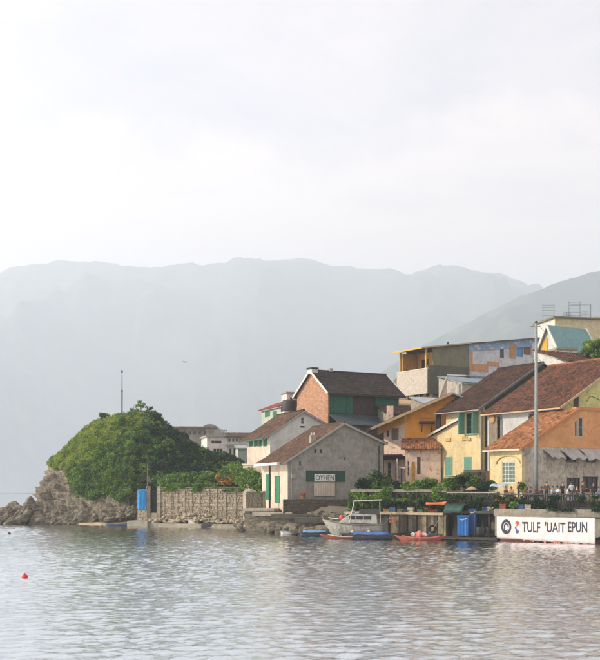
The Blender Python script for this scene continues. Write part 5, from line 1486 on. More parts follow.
# rubble at the foot of the wall
def rubble(name, pts, n, smin, smax, m, seed, label):
    r = random.Random(seed); bm = bmesh.new()
    for k in range(n):
        f = r.random()*(len(pts)-1); i = min(int(f), len(pts)-2); g = f-i
        P0 = Vector(pts[i]).lerp(Vector(pts[i+1]), g); s = r.uniform(smin, smax)
        P0 += Vector((r.uniform(-0.4, 0.4), r.uniform(-0.9, 0.9), r.uniform(-0.1, 0.35)))
        res = bmesh.ops.create_icosphere(bm, subdivisions=2, radius=1.0)
        o_ = Vector((r.random()*50, r.random()*50, 0)); sx, sy, sz = s*r.uniform(0.7, 1.4), s*r.uniform(0.7, 1.2), s*r.uniform(0.4, 0.8)
        rot = Matrix.Rotation(r.uniform(-0.5, 0.5), 3, 'Y')
        for v in res['verts']:
            q = v.co*(1+0.5*mnoise.noise(v.co*1.2+o_)+0.15*(mnoise.cell(v.co*1.6+o_)-0.5)); v.co = rot @ Vector((q.x*sx, q.y*sy, q.z*sz)) + P0
    me = bpy.data.meshes.new(name); bm.to_mesh(me); bm.free()
    return props(link(name, me, m), label, 'rubble', kind='stuff')
fr = lambda f, dn, z: tuple(Vector((A_[0], A_[1], z)) + wd_*(wL*f) + wn_*dn)
rubble('rubble', [fr(0.02, 0.9, 0.55), fr(0.5, 1.0, 0.8), fr(0.99, 1.1, 0.5)], 170, 0.15, 0.45, STONE, 5, 'tumbled stones at the foot of the stone sea wall')
rubble('rubble', [fr(0.15, 0.5, 0.9), fr(0.35, 0.5, 1.1), fr(0.6, 0.5, 1.2), fr(0.75, 0.5, 0.8)], 60, 0.15, 0.45, STONE, 6, 'larger fallen stones banked against the face of the sea wall')
# quay ledge along the wall foot
lg = MB(); lg.obox(Vector(fr(0.5, 1.2, 0.05)), wd_*(wL*0.55), wn_*1.1, Vector((0, 0, 0.35)))
props(lg.build('quay', CONC, None, bevel=0.04), kind='structure')
rubble('rubble', [(xat(238, 131), 131, 0.2), (xat(252, 124), 124, 0.25), (xat(270, 119.5), 119.5, 0.3), (xat(292, 115), 115, 0.2)], 120, 0.2, 0.55, SHOREROCK, 7, 'dark wet stones along the shore below the grey house')

# ------------------------------------------------------------------ garden plants behind the wall
rg = np.random.default_rng(77)
gl = ['leafy garden shrub growing over the top of the stone sea wall']
for k in range(15):
    f = 0.08+0.065*k+rg.random()*0.02
    p = Vector((A_[0], A_[1], wz+(0.25 if k > 7 else -0.05))) + wd_*(wL*f) - wn_*(1.2+1.4*rg.random())
    bush('garden_shrub', p, 1.15+0.45*rg.random()+(0.3 if k > 8 else 0), 1600, [GREEN2, GREEN2, GREEN][k % 3], ORD[k]+' leafy garden shrub along the top of the sea wall from its gate', 'bush', 'shrubs behind the sea wall', 0.15, r=rg)
FLW = leaf_mat('orange_blossom', [(196, 124, 40), (210, 150, 60), (150, 120, 50), (96, 112, 48)])
for k, px in enumerate((222, 231)):
    p = at(px, 482, 136.8) - Vector((0, 0, 0.3)); bush('flowering_shrub', p, 0.85, 700, FLW, ['orange blossoming shrub on the sea wall, farther from the grey house', 'orange blossoming shrub on the sea wall, nearer the grey house'][k], 'bush', 'flowering shrubs above the sea wall', 0.14, r=rg)
for k, (px, py, Y, rad) in enumerate(((250, 474, 130.0, 1.3), (257, 479, 128.0, 1.1), (245, 470, 133.5, 1.4), (236, 466, 141, 1.6), (263, 485, 126.5, 0.8))):
    p = at(px, py, Y); p.z -= rad*1.2; bush('garden_shrub', p, rad, 1300, [GREEN2, GREEN][k % 2], ['tall shrub beside the pale pink garden wall', 'shrub between the dark stone wall and the pale garden wall', 'large shrub at the end of the sea wall, left of the white house', 'biggest shrub against the headland, by the pale garden shed', 'small shrub at the porch of the grey house'][k], 'bush', 'shrubs beside the grey house', 0.17, r=rg)
# pale pierced garden wall behind them
Fg = Frame(243, 135.2, -25, 2.0)
gw_ = Fg.root('garden_wall', 'pale pink garden wall with round openings behind the shrubs, left of the grey house', 'wall')
w6 = Fg.fx(262.5); hz6 = [hole(Fg, 'f', 246, 471, 248.5, 476), hole(Fg, 'f', 252, 472, 254.5, 477), hole(Fg, 'f', 258, 473, 260.5, 478)]
wall(gw_, 'panel', 'f', rect(0, w6, -1.5, Fg.fz(250, 465)), hz6, W_LIT)
MB().box(-0.1, w6+0.1, -0.1, 0.32, Fg.fz(250, 465)+0.004, Fg.fz(250, 465)+0.16).build('coping', TRIM, gw_)

# ------------------------------------------------------------------ slabs and steps in front of the grey house
pf = MB(); 
pf.prism([(-6.0, 125.6), (-1.6, 116.6), (3.2, 111.2), (9.5, 112.0), (9.5, 118.0), (-6.5, 131.5)], 'z', -1.0, 2.0)
props(pf.build('platform', CONCD, None, bevel=0.05), kind='structure')
for k, (px, py, Y, w_, d_, h_, lb) in enumerate(((262, 508, 119.5, 3.4, 2.0, 0.35, 'flat stone slab on the landing, beside the end of the sea wall'), (275, 512, 117.0, 4.2, 1.6, 0.4, 'long worn slab stepping down to the moored dinghies'), (300, 514, 114.6, 5.4, 1.5, 0.5, 'long concrete step at the water below the shop blind'), (322, 517, 111.8, 5.0, 1.4, 0.6, 'low concrete step beside the bow of the motor boat'))):
    p = at(px, py, Y); o = MB().obox((p.x, p.y, p.z-h_/2), (w_/2, -w_*0.18, 0), (d_*0.18, d_/2, 0), (0, 0, h_/2)).build('slab', CONCD if k > 1 else CONC, None, bevel=0.06); props(o, lb, 'slab')
    under = MB().obox((p.x+0.1, p.y+0.3, (p.z-h_-1.0)/2), (w_*0.46, -w_*0.16, 0), (d_*0.16, d_*0.45, 0), (0, 0, (p.z-h_+1.0)/2)).build('base', SHOREROCK, o); under.matrix_parent_inverse = o.matrix_world.inverted()
pw = thing('landing_wall', (0, 0, 0), 0, 'dark damp stone retaining wall of the landing below the grey house', 'wall')
DAMP = rock_mat('damp_shaded_stone', [(60, 56, 48), (84, 78, 66), (106, 98, 82), (128, 118, 98)], 1.8, 0.0)
stone_run(pw, 'stonework', (-6.1, 125.3), (-1.65, 116.3), -0.4, 1.95, DAMP, 51, 0.7, 0.36, 0.16)
stone_run(pw, 'stonework', (-1.6, 116.2), (3.3, 110.9), -0.4, 1.95, DAMP, 52, 0.7, 0.36, 0.16)
rubble('rubble', [(-6.2, 124.2, 0.5), (-2.4, 115.6, 0.55), (2.6, 110.2, 0.35)], 150, 0.25, 0.75, SHOREROCK, 17, 'tumbled rocks against the landing below the grey house')
rubble('rubble', [(-5.6, 126.5, 2.0), (-1.0, 117.0, 2.0), (3.6, 112.4, 1.9)], 60, 0.15, 0.45, SHOREROCK, 18, 'loose stones lying on top of the landing')
lw = thing('low_wall', (0, 0, 0), 0, 'low dark stone parapet in front of the grey house', 'wall')
stone_run(lw, 'stonework', (xat(283, 115.8), 115.8), (xat(348, 116.2), 116.2), 1.9, zat(499, 116), rock_mat('damp_shaded_stone', [(60, 56, 48)]*4), 14, 0.5, 0.28)
GRAF = plain('flower_red', (176, 92, 78), 0.8)
pot = thing('flower_pot', at(303, 498.8, 115.9), 0, 'terracotta pot of red flowers on the low parapet of the grey house', 'flower pot')
MB().lathe([(0.16, 0), (0.24, 0.3), (0.26, 0.34)], (0, 0, 0), 10).build('pot', plain('terracotta_pot', (150, 92, 66), 0.9), pot)
V, Fq = leaves(shell(140, (0, 0, 0.5), (0.45, 0.35, 0.28), rg), 0.09, r=rg); link('flowers', np_mesh('flowers', V, Fq), leaf_mat('red_flowers', [(186, 80, 66), (200, 120, 100), (70, 96, 50)]), pot)

# ------------------------------------------------------------------ quay wall under the terrace
def seg_box(mb, p, q, off0, off1, z0, z1):
    """box along p-q, from off0 to off1 metres behind the line"""
    p = Vector((p[0], p[1], 0)); q = Vector((q[0], q[1], 0)); d = (q-p).normalized(); n = Vector((-d.y, d.x, 0))
    c = (p+q)/2 + n*(off0+off1)/2 + Vector((0, 0, (z0+z1)/2))
    return mb.obox(c, (q-p)/2, n*(off1-off0)/2, Vector((0, 0, (z1-z0)/2)))
Q0, Q1, Q2, Q3, Q4 = (3.4, 109.4), (8.0, 106.2), (13.1, 102.4), (17.2, 99.2), (29.5, 92.6)
QW = plaster('quay_concrete', (142, 132, 108), 1.0, (40, 40, 34), 0.95, 1.2, 1.5)
qw = thing('quay_wall', (0, 0, 0), 0, 'old stained concrete quay wall with piers under the planted terrace', 'wall')
seg_box(MB(), Q0, Q1, 0.0, 1.0, -1.5, 2.2).build('panel', CONCD, qw)
seg_box(MB(), (8.05, 106.16), (13.05, 102.44), 0.12, 1.0, -1.5, 2.2).build('panel', QW, qw)
zl_ = zat(512.5, 104)
seg_box(MB(), (4.5, 108.6), (13.2, 102.33), -0.35, 1.5, 2.204, zl_).build('ledge', plaster('pale_ledge', (176, 160, 130), 0.6, (84, 78, 66)), qw)
d12 = (Vector((*Q2, 0))-Vector((*Q1, 0))).normalized()
for k, px in enumerate((388, 397, 407, 417, 427, 438, 444.5)):
    f = (px-385)/60.0; c = Vector((Q1[0], Q1[1], 0)).lerp(Vector((Q2[0], Q2[1], 0)), f)
    wk = 0.42 if k in (1, 6) else 0.2
    seg_box(MB(), tuple((c-d12*wk)[:2]), tuple((c+d12*wk)[:2]), -0.18, 0.118, -1.4, 2.2).build('pier', QW if k in (1, 4, 6) else CONCD, qw)
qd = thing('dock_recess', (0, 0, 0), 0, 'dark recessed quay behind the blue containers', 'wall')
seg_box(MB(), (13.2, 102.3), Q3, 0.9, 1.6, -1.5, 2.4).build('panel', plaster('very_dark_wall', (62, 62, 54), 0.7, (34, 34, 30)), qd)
for f in (0.05, 0.35, 0.62, 0.9):
    c = Vector((13.2, 102.3, 0)).lerp(Vector((*Q3, 0)), f); MB().tube([c+Vector((0.1, 0.3, -1.2)), c+Vector((0.1, 0.3, 2.4))], 0.13, 8).build('pile', WOODD, qd)
seg_box(MB(), (13.25, 102.25), Q3, -0.1, 1.6, 2.404, 2.62).build('deck_edge', CONCD, qd)
qb = thing('quay_wall', (0, 0, 0), 0, 'grey concrete quay wall behind the long white lettered banner', 'wall')
seg_box(MB(), (17.25, 99.16), Q4, 0.0, 1.2, -1.5, 2.2).build('panel', CONC, qb)
seg_box(MB(), (17.22, 99.18), Q4, -0.2, 1.4, 2.204, zat(509, 97)).build('ledge', CONC, qb)
rs = MB(); seg_box(rs, (17.9, 98.6), (28.5, 93.0), -0.9, -0.15, -0.6, 0.22); o = rs.build('pontoon', plaster('rusty_steel', (96, 60, 48), 0.7, (50, 40, 36), 0.9, 0.7, 2.0), None, bevel=0.05)
props(o, 'low rusty red pontoon lying in the water under the lettered banner', 'pontoon')

# lettered banner
def lettered_banner():
    pL = Vector((xat(496.8, 98.4), 98.4, 0)); pR = Vector((xat(595.5, 92.9), 92.9, 0))
    zt0, zt1, zb0, zb1 = zat(516.3, 98.4), zat(518.2, 92.9), zat(538.6, 98.4), zat(544.0, 92.9)
    d = (pR-pL); L = d.length; d.normalize(); ang = math.atan2(d.y, d.x)
    t = thing('lettered_banner', (pL.x, pL.y, 0), ang, 'long white banner with dark lettering and a round black emblem, hung along the quay', 'banner')
    nx, ny = 60, 8; vs = []; fs = []
    def zz(f, g): return (zt0*(1-f)+zt1*f)*(1-g) + (zb0*(1-f)+zb1*f)*g
    for j in range(ny+1):
        for i in range(nx+1):
            f = i/nx; g = j/ny
            sag = 0.05*math.sin(f*math.pi*7)*math.sin(math.pi*f) * (1 if j == ny else 0.3)
            vs.append((L*f, 0.007*math.sin(f*26+g*2)+0.005*math.sin(f*61), zz(f, g)+sag*0.5))
    for j in range(ny):
        for i in range(nx): fs.append((j*(nx+1)+i, j*(nx+1)+i+1, (j+1)*(nx+1)+i+1, (j+1)*(nx+1)+i))
    o = MB().add(vs, fs).build('cloth', plaster('banner_white', (222, 214, 211), 0.5, (160, 140, 134), 0.8, 0.5, 0.8, 0.5), t, True)
    mo = o.modifiers.new('thick', 'SOLIDIFY'); mo.thickness = 0.012
    INK = plain('banner_ink', (58, 57, 68), 0.8, 0, 0.35)
    def bx(px): 
        k = (px-300)/FPX; return (k*pL.y-pL.x)/(d.x-k*d.y)
    def bz(px, py): return zat(py, pL.y+d.y*bx(px))
    # words
    for txt, a, b in (('TULF', 522.2, 540.3), ("'UAIT", 545.0, 565.5), ('EPUN', 568, 587.3)):
        x0, x1 = bx(a), bx(b); z0, z1 = bz((a+b)/2, 532.6), bz((a+b)/2, 522.0)
        me = text_mesh(txt, x1-x0, z1-z0, 0.002)
        q = link('lettering', me, INK, t); q.location = ((x0+x1)/2, -0.028, (z0+z1)/2); q.rotation_euler = (R(90), 0, 0)
    # round emblem: thick dark ring with an inner curl
    cx, cz = bx(506.4), bz(506.4, 526.8); rx, rz_ = (bx(511.6)-bx(501.4))/2, (bz(506, 519.5)-bz(506, 534.2))/2
    em = MB()
    def ring(c, a, b, w_, t0=0, t1=2*math.pi, n=28):
        vs = []; fs = []
        for i in range(n+1):
            th = t0+(t1-t0)*i/n
            for k in (1.0, 1.0-w_): vs.append((c[0]+a*k*math.cos(th), -0.028, c[1]+b*k*math.sin(th)))
        for i in range(n): fs.append((2*i, 2*i+1, 2*i+3, 2*i+2))
        em.add(vs, fs)
    ring((cx, cz), rx, rz_, 0.38); ring((cx, cz+rz_*0.1), rx*0.48, rz_*0.4, 0.5, -0.6, 3.9); ring((cx-rx*0.1, cz-rz_*0.25), rx*0.4, rz_*0.42, 0.45, 2.0, 6.0)
    em.build('emblem', INK, t)
    # small red and blue device beside it
    for nm, c_, pts in (('device_red', (196, 74, 60), [(515, 523.5), (516.5, 521), (519, 521.8), (518.6, 525), (516.4, 526.5), (517, 524)]), ('device_blue', (74, 82, 140), [(514.6, 526.5), (516.2, 527), (517, 529.5), (519, 531), (518, 533.5), (515.6, 533), (516, 530.5)])):
        MB().prism([(bx(x), bz(x, y)) for x, y in pts], 'y', -0.03, -0.02).build(nm, plain(nm, c_, 0.8), t)
    # hem rope and torn red lower edge
    MB().tube([(L*i/20, -0.02, zz(i/20, 0)+0.03) for i in range(21)], 0.02, 6).build('rope', plain('rope', (150, 140, 120), 0.9), t)
    r = random.Random(8); mb = MB()
    for i in range(30):
        f = 0.25+0.72*i/30; 
        if r.random() < 0.35: continue
        x = L*f; z = zz(f, 1.0); h = r.uniform(0.05, 0.2); MB().prism([(x, z-0.0), (x+L*0.023, z-0.0), (x+L*0.02, z-h), (x+L*0.004, z-h*r.uniform(0.5, 1.1))], 'y', -0.03, -0.015).build('hem_scrap', plain('faded_red_hem', (190, 120, 106), 0.8), t)
lettered_banner()

# ------------------------------------------------------------------ railings and terrace
def railing(name, pts, z0, z1, rail_h, rail_w, step, bar, m, mr, label, every=6, post=None):
    t = thing(name, (0, 0, 0), 0, label, 'railing')
    bars = 0
    for i in range(len(pts)-1):
        p = Vector((pts[i][0], pts[i][1], 0)); q = Vector((pts[i+1][0], pts[i+1][1], 0)); L = (q-p).length; n = max(1, int(L/step))
        MB().beam(p+Vector((0, 0, z1-rail_h/2)), q+Vector((0, 0, z1-rail_h/2)), rail_w, rail_h).build('top_rail', mr, t)
        MB().beam(p+Vector((0, 0, z0+0.12)), q+Vector((0, 0, z0+0.12)), bar*1.4, bar*1.4).build('bottom_rail', m, t)
        for k in range(n):
            c = p.lerp(q, (k+0.5)/n); pk = (k % every == 0)
            w_ = bar*2.2 if pk else bar
            MB().box(c.x-w_/2, c.x+w_/2, c.y-w_/2, c.y+w_/2, z0, z1-rail_h-0.002).build('post' if pk else 'baluster', post if (pk and post) else m, t)
    return t
lineA = [(xat(351, 108.6), 108.6), (xat(400, 106.2), 106.2), (xat(447, 103.4), 103.4)]
zr_ = zat(489.3, 107)
DKRAIL = plain('dark_rail', (52, 56, 58), 0.6)
railing('pergola_railing', lineA, 2.3, zr_, 0.26, 0.30, 0.62, 0.07, plain('weathered_posts', (78, 74, 62), 0.9, 0, 0.3), plaster('pale_beam', (138, 132, 116), 1.0, (60, 58, 50), 0.9, 1.0, 2.0), 'open railing with a heavy pale top beam above the stained quay wall', 3)
lineB = [(xat(447, 103.2), 103.2), (xat(497, 100.2), 100.2)]
railing('dock_railing', lineB, 2.63, zat(492, 101.5), 0.10, 0.16, 0.42, 0.045, DKRAIL, plain('pale_handrail', (150, 146, 138), 0.7), 'dark railing with a thin pale handrail above the blue containers')
lineC = [(xat(497.3, 100.1), 100.1), (xat(560, 96.4), 96.4), (xat(622, 93.6), 93.6)]
railing('cafe_railing', lineC, 2.85, zat(493.8, 97), 0.10, 0.12, 0.24, 0.05, DKRAIL, DKRAIL, 'close set black railing along the crowded terrace above the lettered banner')
# raised cafe deck
cd = MB().prism([(16.4, 101.6), (29.0, 94.9), (32.0, 98.5), (27.0, 103.0), (21.6, 102.6), (17.2, 104.5)], 'z', 1.5, 3.55)
props(cd.build('cafe_terrace', plaster('terrace_paving', (92, 86, 76), 0.6)), kind='structure')

# ------------------------------------------------------------------ terrace planting
rp = np.random.default_rng(31)
TONE = {'shrub_leaves': 'mid green', 'bright_leaves': 'light green', 'dark_leaves': 'dark green'}
for k, (px, py, Y, rad, m_) in enumerate(((363, 481, 111.5, 0.9, DARKG), (371, 478, 112.0, 1.1, GREEN), (380, 474, 112.5, 1.3, DARKG), (388, 481, 111.5, 0.9, GREEN), (398, 484, 111.5, 0.8, DARKG), (408, 484, 111, 0.7, GREEN2))):
    p = at(px, py, Y); p.z -= rad*1.2; bush('terrace_shrub', p, rad, 1100, m_, ORD[k]+' leafy shrub on the terrace from the grey gable towards the pink bay', 'bush', 'shrubs beside the grey gable', 0.17, r=rp)
for k, (px, py, Y, rad, m_) in enumerate(((417, 482, 110, 0.75, GREEN2), (425, 480, 110, 0.85, GREEN2), (433, 480.5, 109.5, 0.8, GREEN2), (441, 480, 109, 0.85, GREEN), (449, 478, 108.5, 0.9, GREEN2), (457, 475, 108, 1.1, GREEN), (464, 472, 108, 1.2, DARKG), (471, 478, 107, 0.9, GREEN))):
    p = at(px, py, Y); p.z -= rad*1.2; bush('terrace_shrub', p, rad, 1000, m_, ORD[k]+' leafy shrub in the hedge below the yellow house, from its pink neighbour', 'bush', 'hedge shrubs below the yellow house', 0.16, r=rp)
for k, (px, py, Y, rad, m_) in enumerate(((357, 503, 108.9, 0.55, GREEN2), (364, 502, 108.5, 0.6, GREEN), (372, 500, 108.2, 0.75, GREEN2), (380, 501, 107.8, 0.7, GREEN), (387, 500, 107.5, 0.75, GREEN2), (394, 501, 107.2, 0.65, GREEN), (401, 502, 106.9, 0.6, DARKG), (409, 502, 106.5, 0.55, GREEN), (417, 503, 106.1, 0.55, GREEN2), (425, 502, 105.7, 0.5, DARKG), (433, 500, 105.3, 0.55, GREEN))):
    p = at(px, py, Y); p.z = max(2.2, p.z-rad*0.9); bush('ledge_plant', p, rad, 620, m_, ORD[k]+' tangled plant behind the open railing, from the grey house end', 'plant', 'plants along the quay ledge', 0.13, r=rp)
for k, (px, py, Y, rad, m_) in enumerate(((515, 503, 98.3, 0.5, GREEN2), (487, 484, 103.5, 0.7, DARKG), (523, 485, 101.0, 0.6, GREEN), (480, 486, 104.2, 0.5, DARKG), (492, 482, 104.0, 0.6, GREEN2))):
    p = at(px, py, Y); p.z -= rad*1.0
    lb = ['bright green plant sprouting through the black railing over the lettered banner', 'dark green shrub at the foot of the yellow house corner', 'leafy shrub under the white gridded window', 'small dark shrub beside the stone garden wall', 'light green shrub left of the white gridded window'][k]
    bush('terrace_shrub', p, rad, 600, m_, lb, 'bush', None, 0.14, r=rp)
# dark retaining wall behind the ledge and the creepers that cover it
rw_ = thing('retaining_wall', (0, 0, 0), 0, 'dark overgrown stone retaining wall behind the open railing', 'wall')
MOSSY = rock_mat('mossy_stone', [(48, 50, 40), (66, 66, 54), (84, 82, 68), (104, 98, 82)], 1.8, 0.0)
lnW = [(xat(349, 111.3), 111.3), (xat(400, 108.6), 108.6), (xat(447, 105.6), 105.6), (xat(498, 102.4), 102.4)]
for k in range(3): stone_run(rw_, 'stonework', lnW[k], lnW[k+1], 1.6, zat(491.5, 108), MOSSY, 61+k, 0.55, 0.32, 0.12)
def creeper(name, pts, z0, z1, n, m, label, lsize, depth=0.5, seed=1, cut=0.0):
    r = np.random.default_rng(seed); P = []
    pts = [Vector((p[0], p[1], 0)) for p in pts]; tot = [(pts[i+1]-pts[i]).length for i in range(len(pts)-1)]; T = sum(tot)
    while len(P) < n:
        s_ = r.random()*T; i = 0
        while i < len(tot)-1 and s_ > tot[i]: s_ -= tot[i]; i += 1
        c = pts[i].lerp(pts[i+1], s_/tot[i]); z = z0+(z1-z0)*r.random()
        if mnoise.noise(Vector((c.x*0.9+seed, c.y*0.9, z*1.1))) < cut: continue
        P.append((c.x+r.normal()*0.1, c.y-depth*r.random(), z))
    V, F = leaves(np.array(P), lsize, r=r); props(link(name, np_mesh(name, V, F), m), label, 'creeper', kind='stuff')
creeper('creeper', lnW[:3], 2.3, 4.5, 7500, GREEN, 'tangled creepers hanging over the dark retaining wall behind the open railing', 0.14, 0.9, 3, -0.02)
creeper('creeper', lineA, 3.4, 4.75, 2600, GREEN2, 'light green vines trailing over the heavy top beam of the open railing', 0.12, 0.25, 8, 0.12)
creeper('creeper', lineA, 2.3, 3.6, 2600, DARKG, 'dark vines growing up between the posts of the open railing', 0.12, 0.4, 9, 0.02)
creeper('creeper', lineC, 2.7, 4.0, 5200, DARKG, 'dark creepers woven through the black railing of the terrace', 0.11, 0.5, 5, 0.0)
creeper('creeper', lineB, 2.6, 4.1, 3000, DARKG, 'dark creepers woven through the railing above the blue containers', 0.12, 0.6, 6, -0.05)
creeper('creeper', [fr(0.14, 0.1, 0)[:2], fr(1.0, 0.1, 0)[:2]], wz-0.45, wz+0.5, 4200, GREEN2, 'leafy creeper spilling over the top of the stone sea wall', 0.15, 0.35, 12, 0.02)
# dark ivy-grown wall right of the hedge
iv = thing('garden_wall', (0, 0, 0), 0, 'dark mossy garden wall at the right end of the hedge, below the yellow house', 'wall')
stone_run(iv, 'stonework', (xat(464, 110.5), 110.5), (xat(486, 107.5), 107.5), 2.0, zat(471, 109), rock_mat('mossy_stone', [(48, 50, 40), (66, 66, 54), (84, 82, 68), (104, 98, 82)], 1.8, 0.0), 23, 0.5, 0.3)
MB().obox(((xat(464, 110.5)+xat(486, 107.5))/2, 109.2, zat(471, 109)+0.06), ((xat(486, 107.5)-xat(464, 110.5))/2, -1.5, 0), (0.1, 0.3, 0), (0, 0, 0.06)).build('coping', CONCD, iv)

# ------------------------------------------------------------------ tall pole
pY = 99.6; pp = thing('street_pole', (xat(536.3, pY), pY, 2.9), 0, 'tall plain grey steel pole rising from the terrace in front of the houses', 'pole')
ph = zat(323, pY)-2.9
MB().tube([(0, 0, -0.5), (0, 0, ph*0.5), (0, 0, ph)], [0.185, 0.165, 0.13], 16).build('shaft', plaster('galvanised_grey', (134, 140, 138), 0.4, (92, 92, 86), 0.6, 0.5), pp, True)
MB().lathe([(0.14, 0), (0.15, 0.03), (0.15, 0.12), (0.09, 0.18)], (0, 0, ph), 14).build('cap', DKRAIL, pp)
MB().lathe([(0.34, 0), (0.34, 0.12), (0.24, 0.2), (0.22, 0.7)], (0, 0, 0.62), 14).build('base_collar', DKRAIL, pp)
for z in (ph*0.8, ph*0.98): MB().tube([(-0.5, 0, z), (0.35, 0, z)], 0.025, 6).build('bracket', IRON, pp)
# ------------------------------------------------------------------ boats
def hull_mesh(L, B, D, sheer=0.25, n=18, flat=0.75, inset=0.12, floor=0.35, bow_rake=0.5):
    """open or decked hull along +x (bow at +x): outer skin, gunwale, inner floor"""
    mb = MB(); secs = []
    for i in range(n+1):
        t = i/n
        hb = B/2*(flat+(1-flat)*math.sin(math.pi*min(1, t*1.25)))*(1-max(0, (t-0.45)/0.55)**2.3)
        hb = max(hb, 0.02)
        zt = D + sheer*max(0, (t-0.35)/0.65)**2 + 0.04*max(0, 0.2-t)
        zk = 0.0 + (D*0.55)*max(0, (t-0.8)/0.2)**2
        x = L*(t-0.5)
        xr = x + bow_rake*max(0, (t-0.7)/0.3)**2
        hi = max(hb-inset, 0.005); zf = max(zk+0.03, D*floor)
        secs.append([(x, 0, zk), (x, -hb*0.62, zk+D*0.12), (x+(xr-x)*0.4, -hb*0.92, zk+(zt-zk)*0.5), (xr, -hb, zt), (xr, -hi, zt), (x, -hi*0.9, zf), (x, hi*0.9, zf), (xr, hi, zt), (xr, hb, zt), (x+(xr-x)*0.4, hb*0.92, zk+(zt-zk)*0.5), (x, hb*0.62, zk+D*0.12)])
    k = len(secs[0]); vs = [p for s in secs for p in s]; fs = []
    for i in range(n):
        for j in range(k):
            j2 = (j+1) % k; fs.append((i*k+j, i*k+j2, (i+1)*k+j2, (i+1)*k+j))
    fs.append(tuple(range(k))); fs.append(tuple(reversed([n*k+j for j in range(k)])))
    mb.add(vs, fs); return mb

def dinghy(px, py, Y, L, B, D, rz, hullc, label, trimc=(200, 196, 188), tarp=None, outboard=False, name='dinghy', cargo=None):
    """py: row of the waterline"""
    p = Vector((xat(px, Y), Y, -0.12))
    t = thing(name, p, R(rz), label, 'boat')
    hm_ = plain('hull_%d_%d_%d' % hullc, hullc, 0.5, 0, 0.2)
    hull_mesh(L, B, D).build('hull', hm_, t, True)
    rb = MB()
    for s in (-1, 1):
        rb.tube([(L*(q/10-0.5), s*B/2*(0.75+0.25*math.sin(math.pi*min(1, q/10*1.25)))*(1-max(0, (q/10-0.45)/0.55)**2.3)*1.01, D+0.25*max(0, (q/10-0.35)/0.65)**2+0.03) for q in range(10)], 0.035, 6)
    rb.build('gunwale', plain('trim_%d_%d_%d' % trimc, trimc, 0.6), t)
    for x in (-0.25, 0.1): MB().box(L*x-0.12, L*x+0.12, -B*0.42, B*0.42, D*0.78, D*0.84).build('thwart', WOODT, t)
    if tarp:
        vs = []; fs = []
        for i in range(9):
            for j in range(7):
                f = j/6-0.5; x = L*(-0.42+0.72*i/8); hb = B*0.5*(0.98 if i < 6 else 0.98-0.12*(i-5))
                vs.append((x, f*2*hb, D+0.07+0.22*(1-(2*f)**2)+0.04*math.sin(i*2.1+j)))
        for i in range(8):
            for j in range(6): fs.append((i*7+j, i*7+j+1, (i+1)*7+j+1, (i+1)*7+j))
        o = MB().add(vs, fs).build('tarpaulin', plain('tarp_%d_%d_%d' % tarp, tarp, 0.6, 0, 0.25), t, True); q = o.modifiers.new('thick', 'SOLIDIFY'); q.thickness = 0.02
    if outboard:
        m = MB().box(-L/2-0.35, -L/2-0.02, -0.14, 0.14, D*0.75, D+0.4).build('outboard_motor', plain('motor_dark', (52, 54, 60), 0.4), t, bevel=0.05)
        MB().box(-L/2-0.25, -L/2-0.12, -0.05, 0.05, -0.3, D*0.75-0.003).build('shaft', DKRAIL, m)
    return t

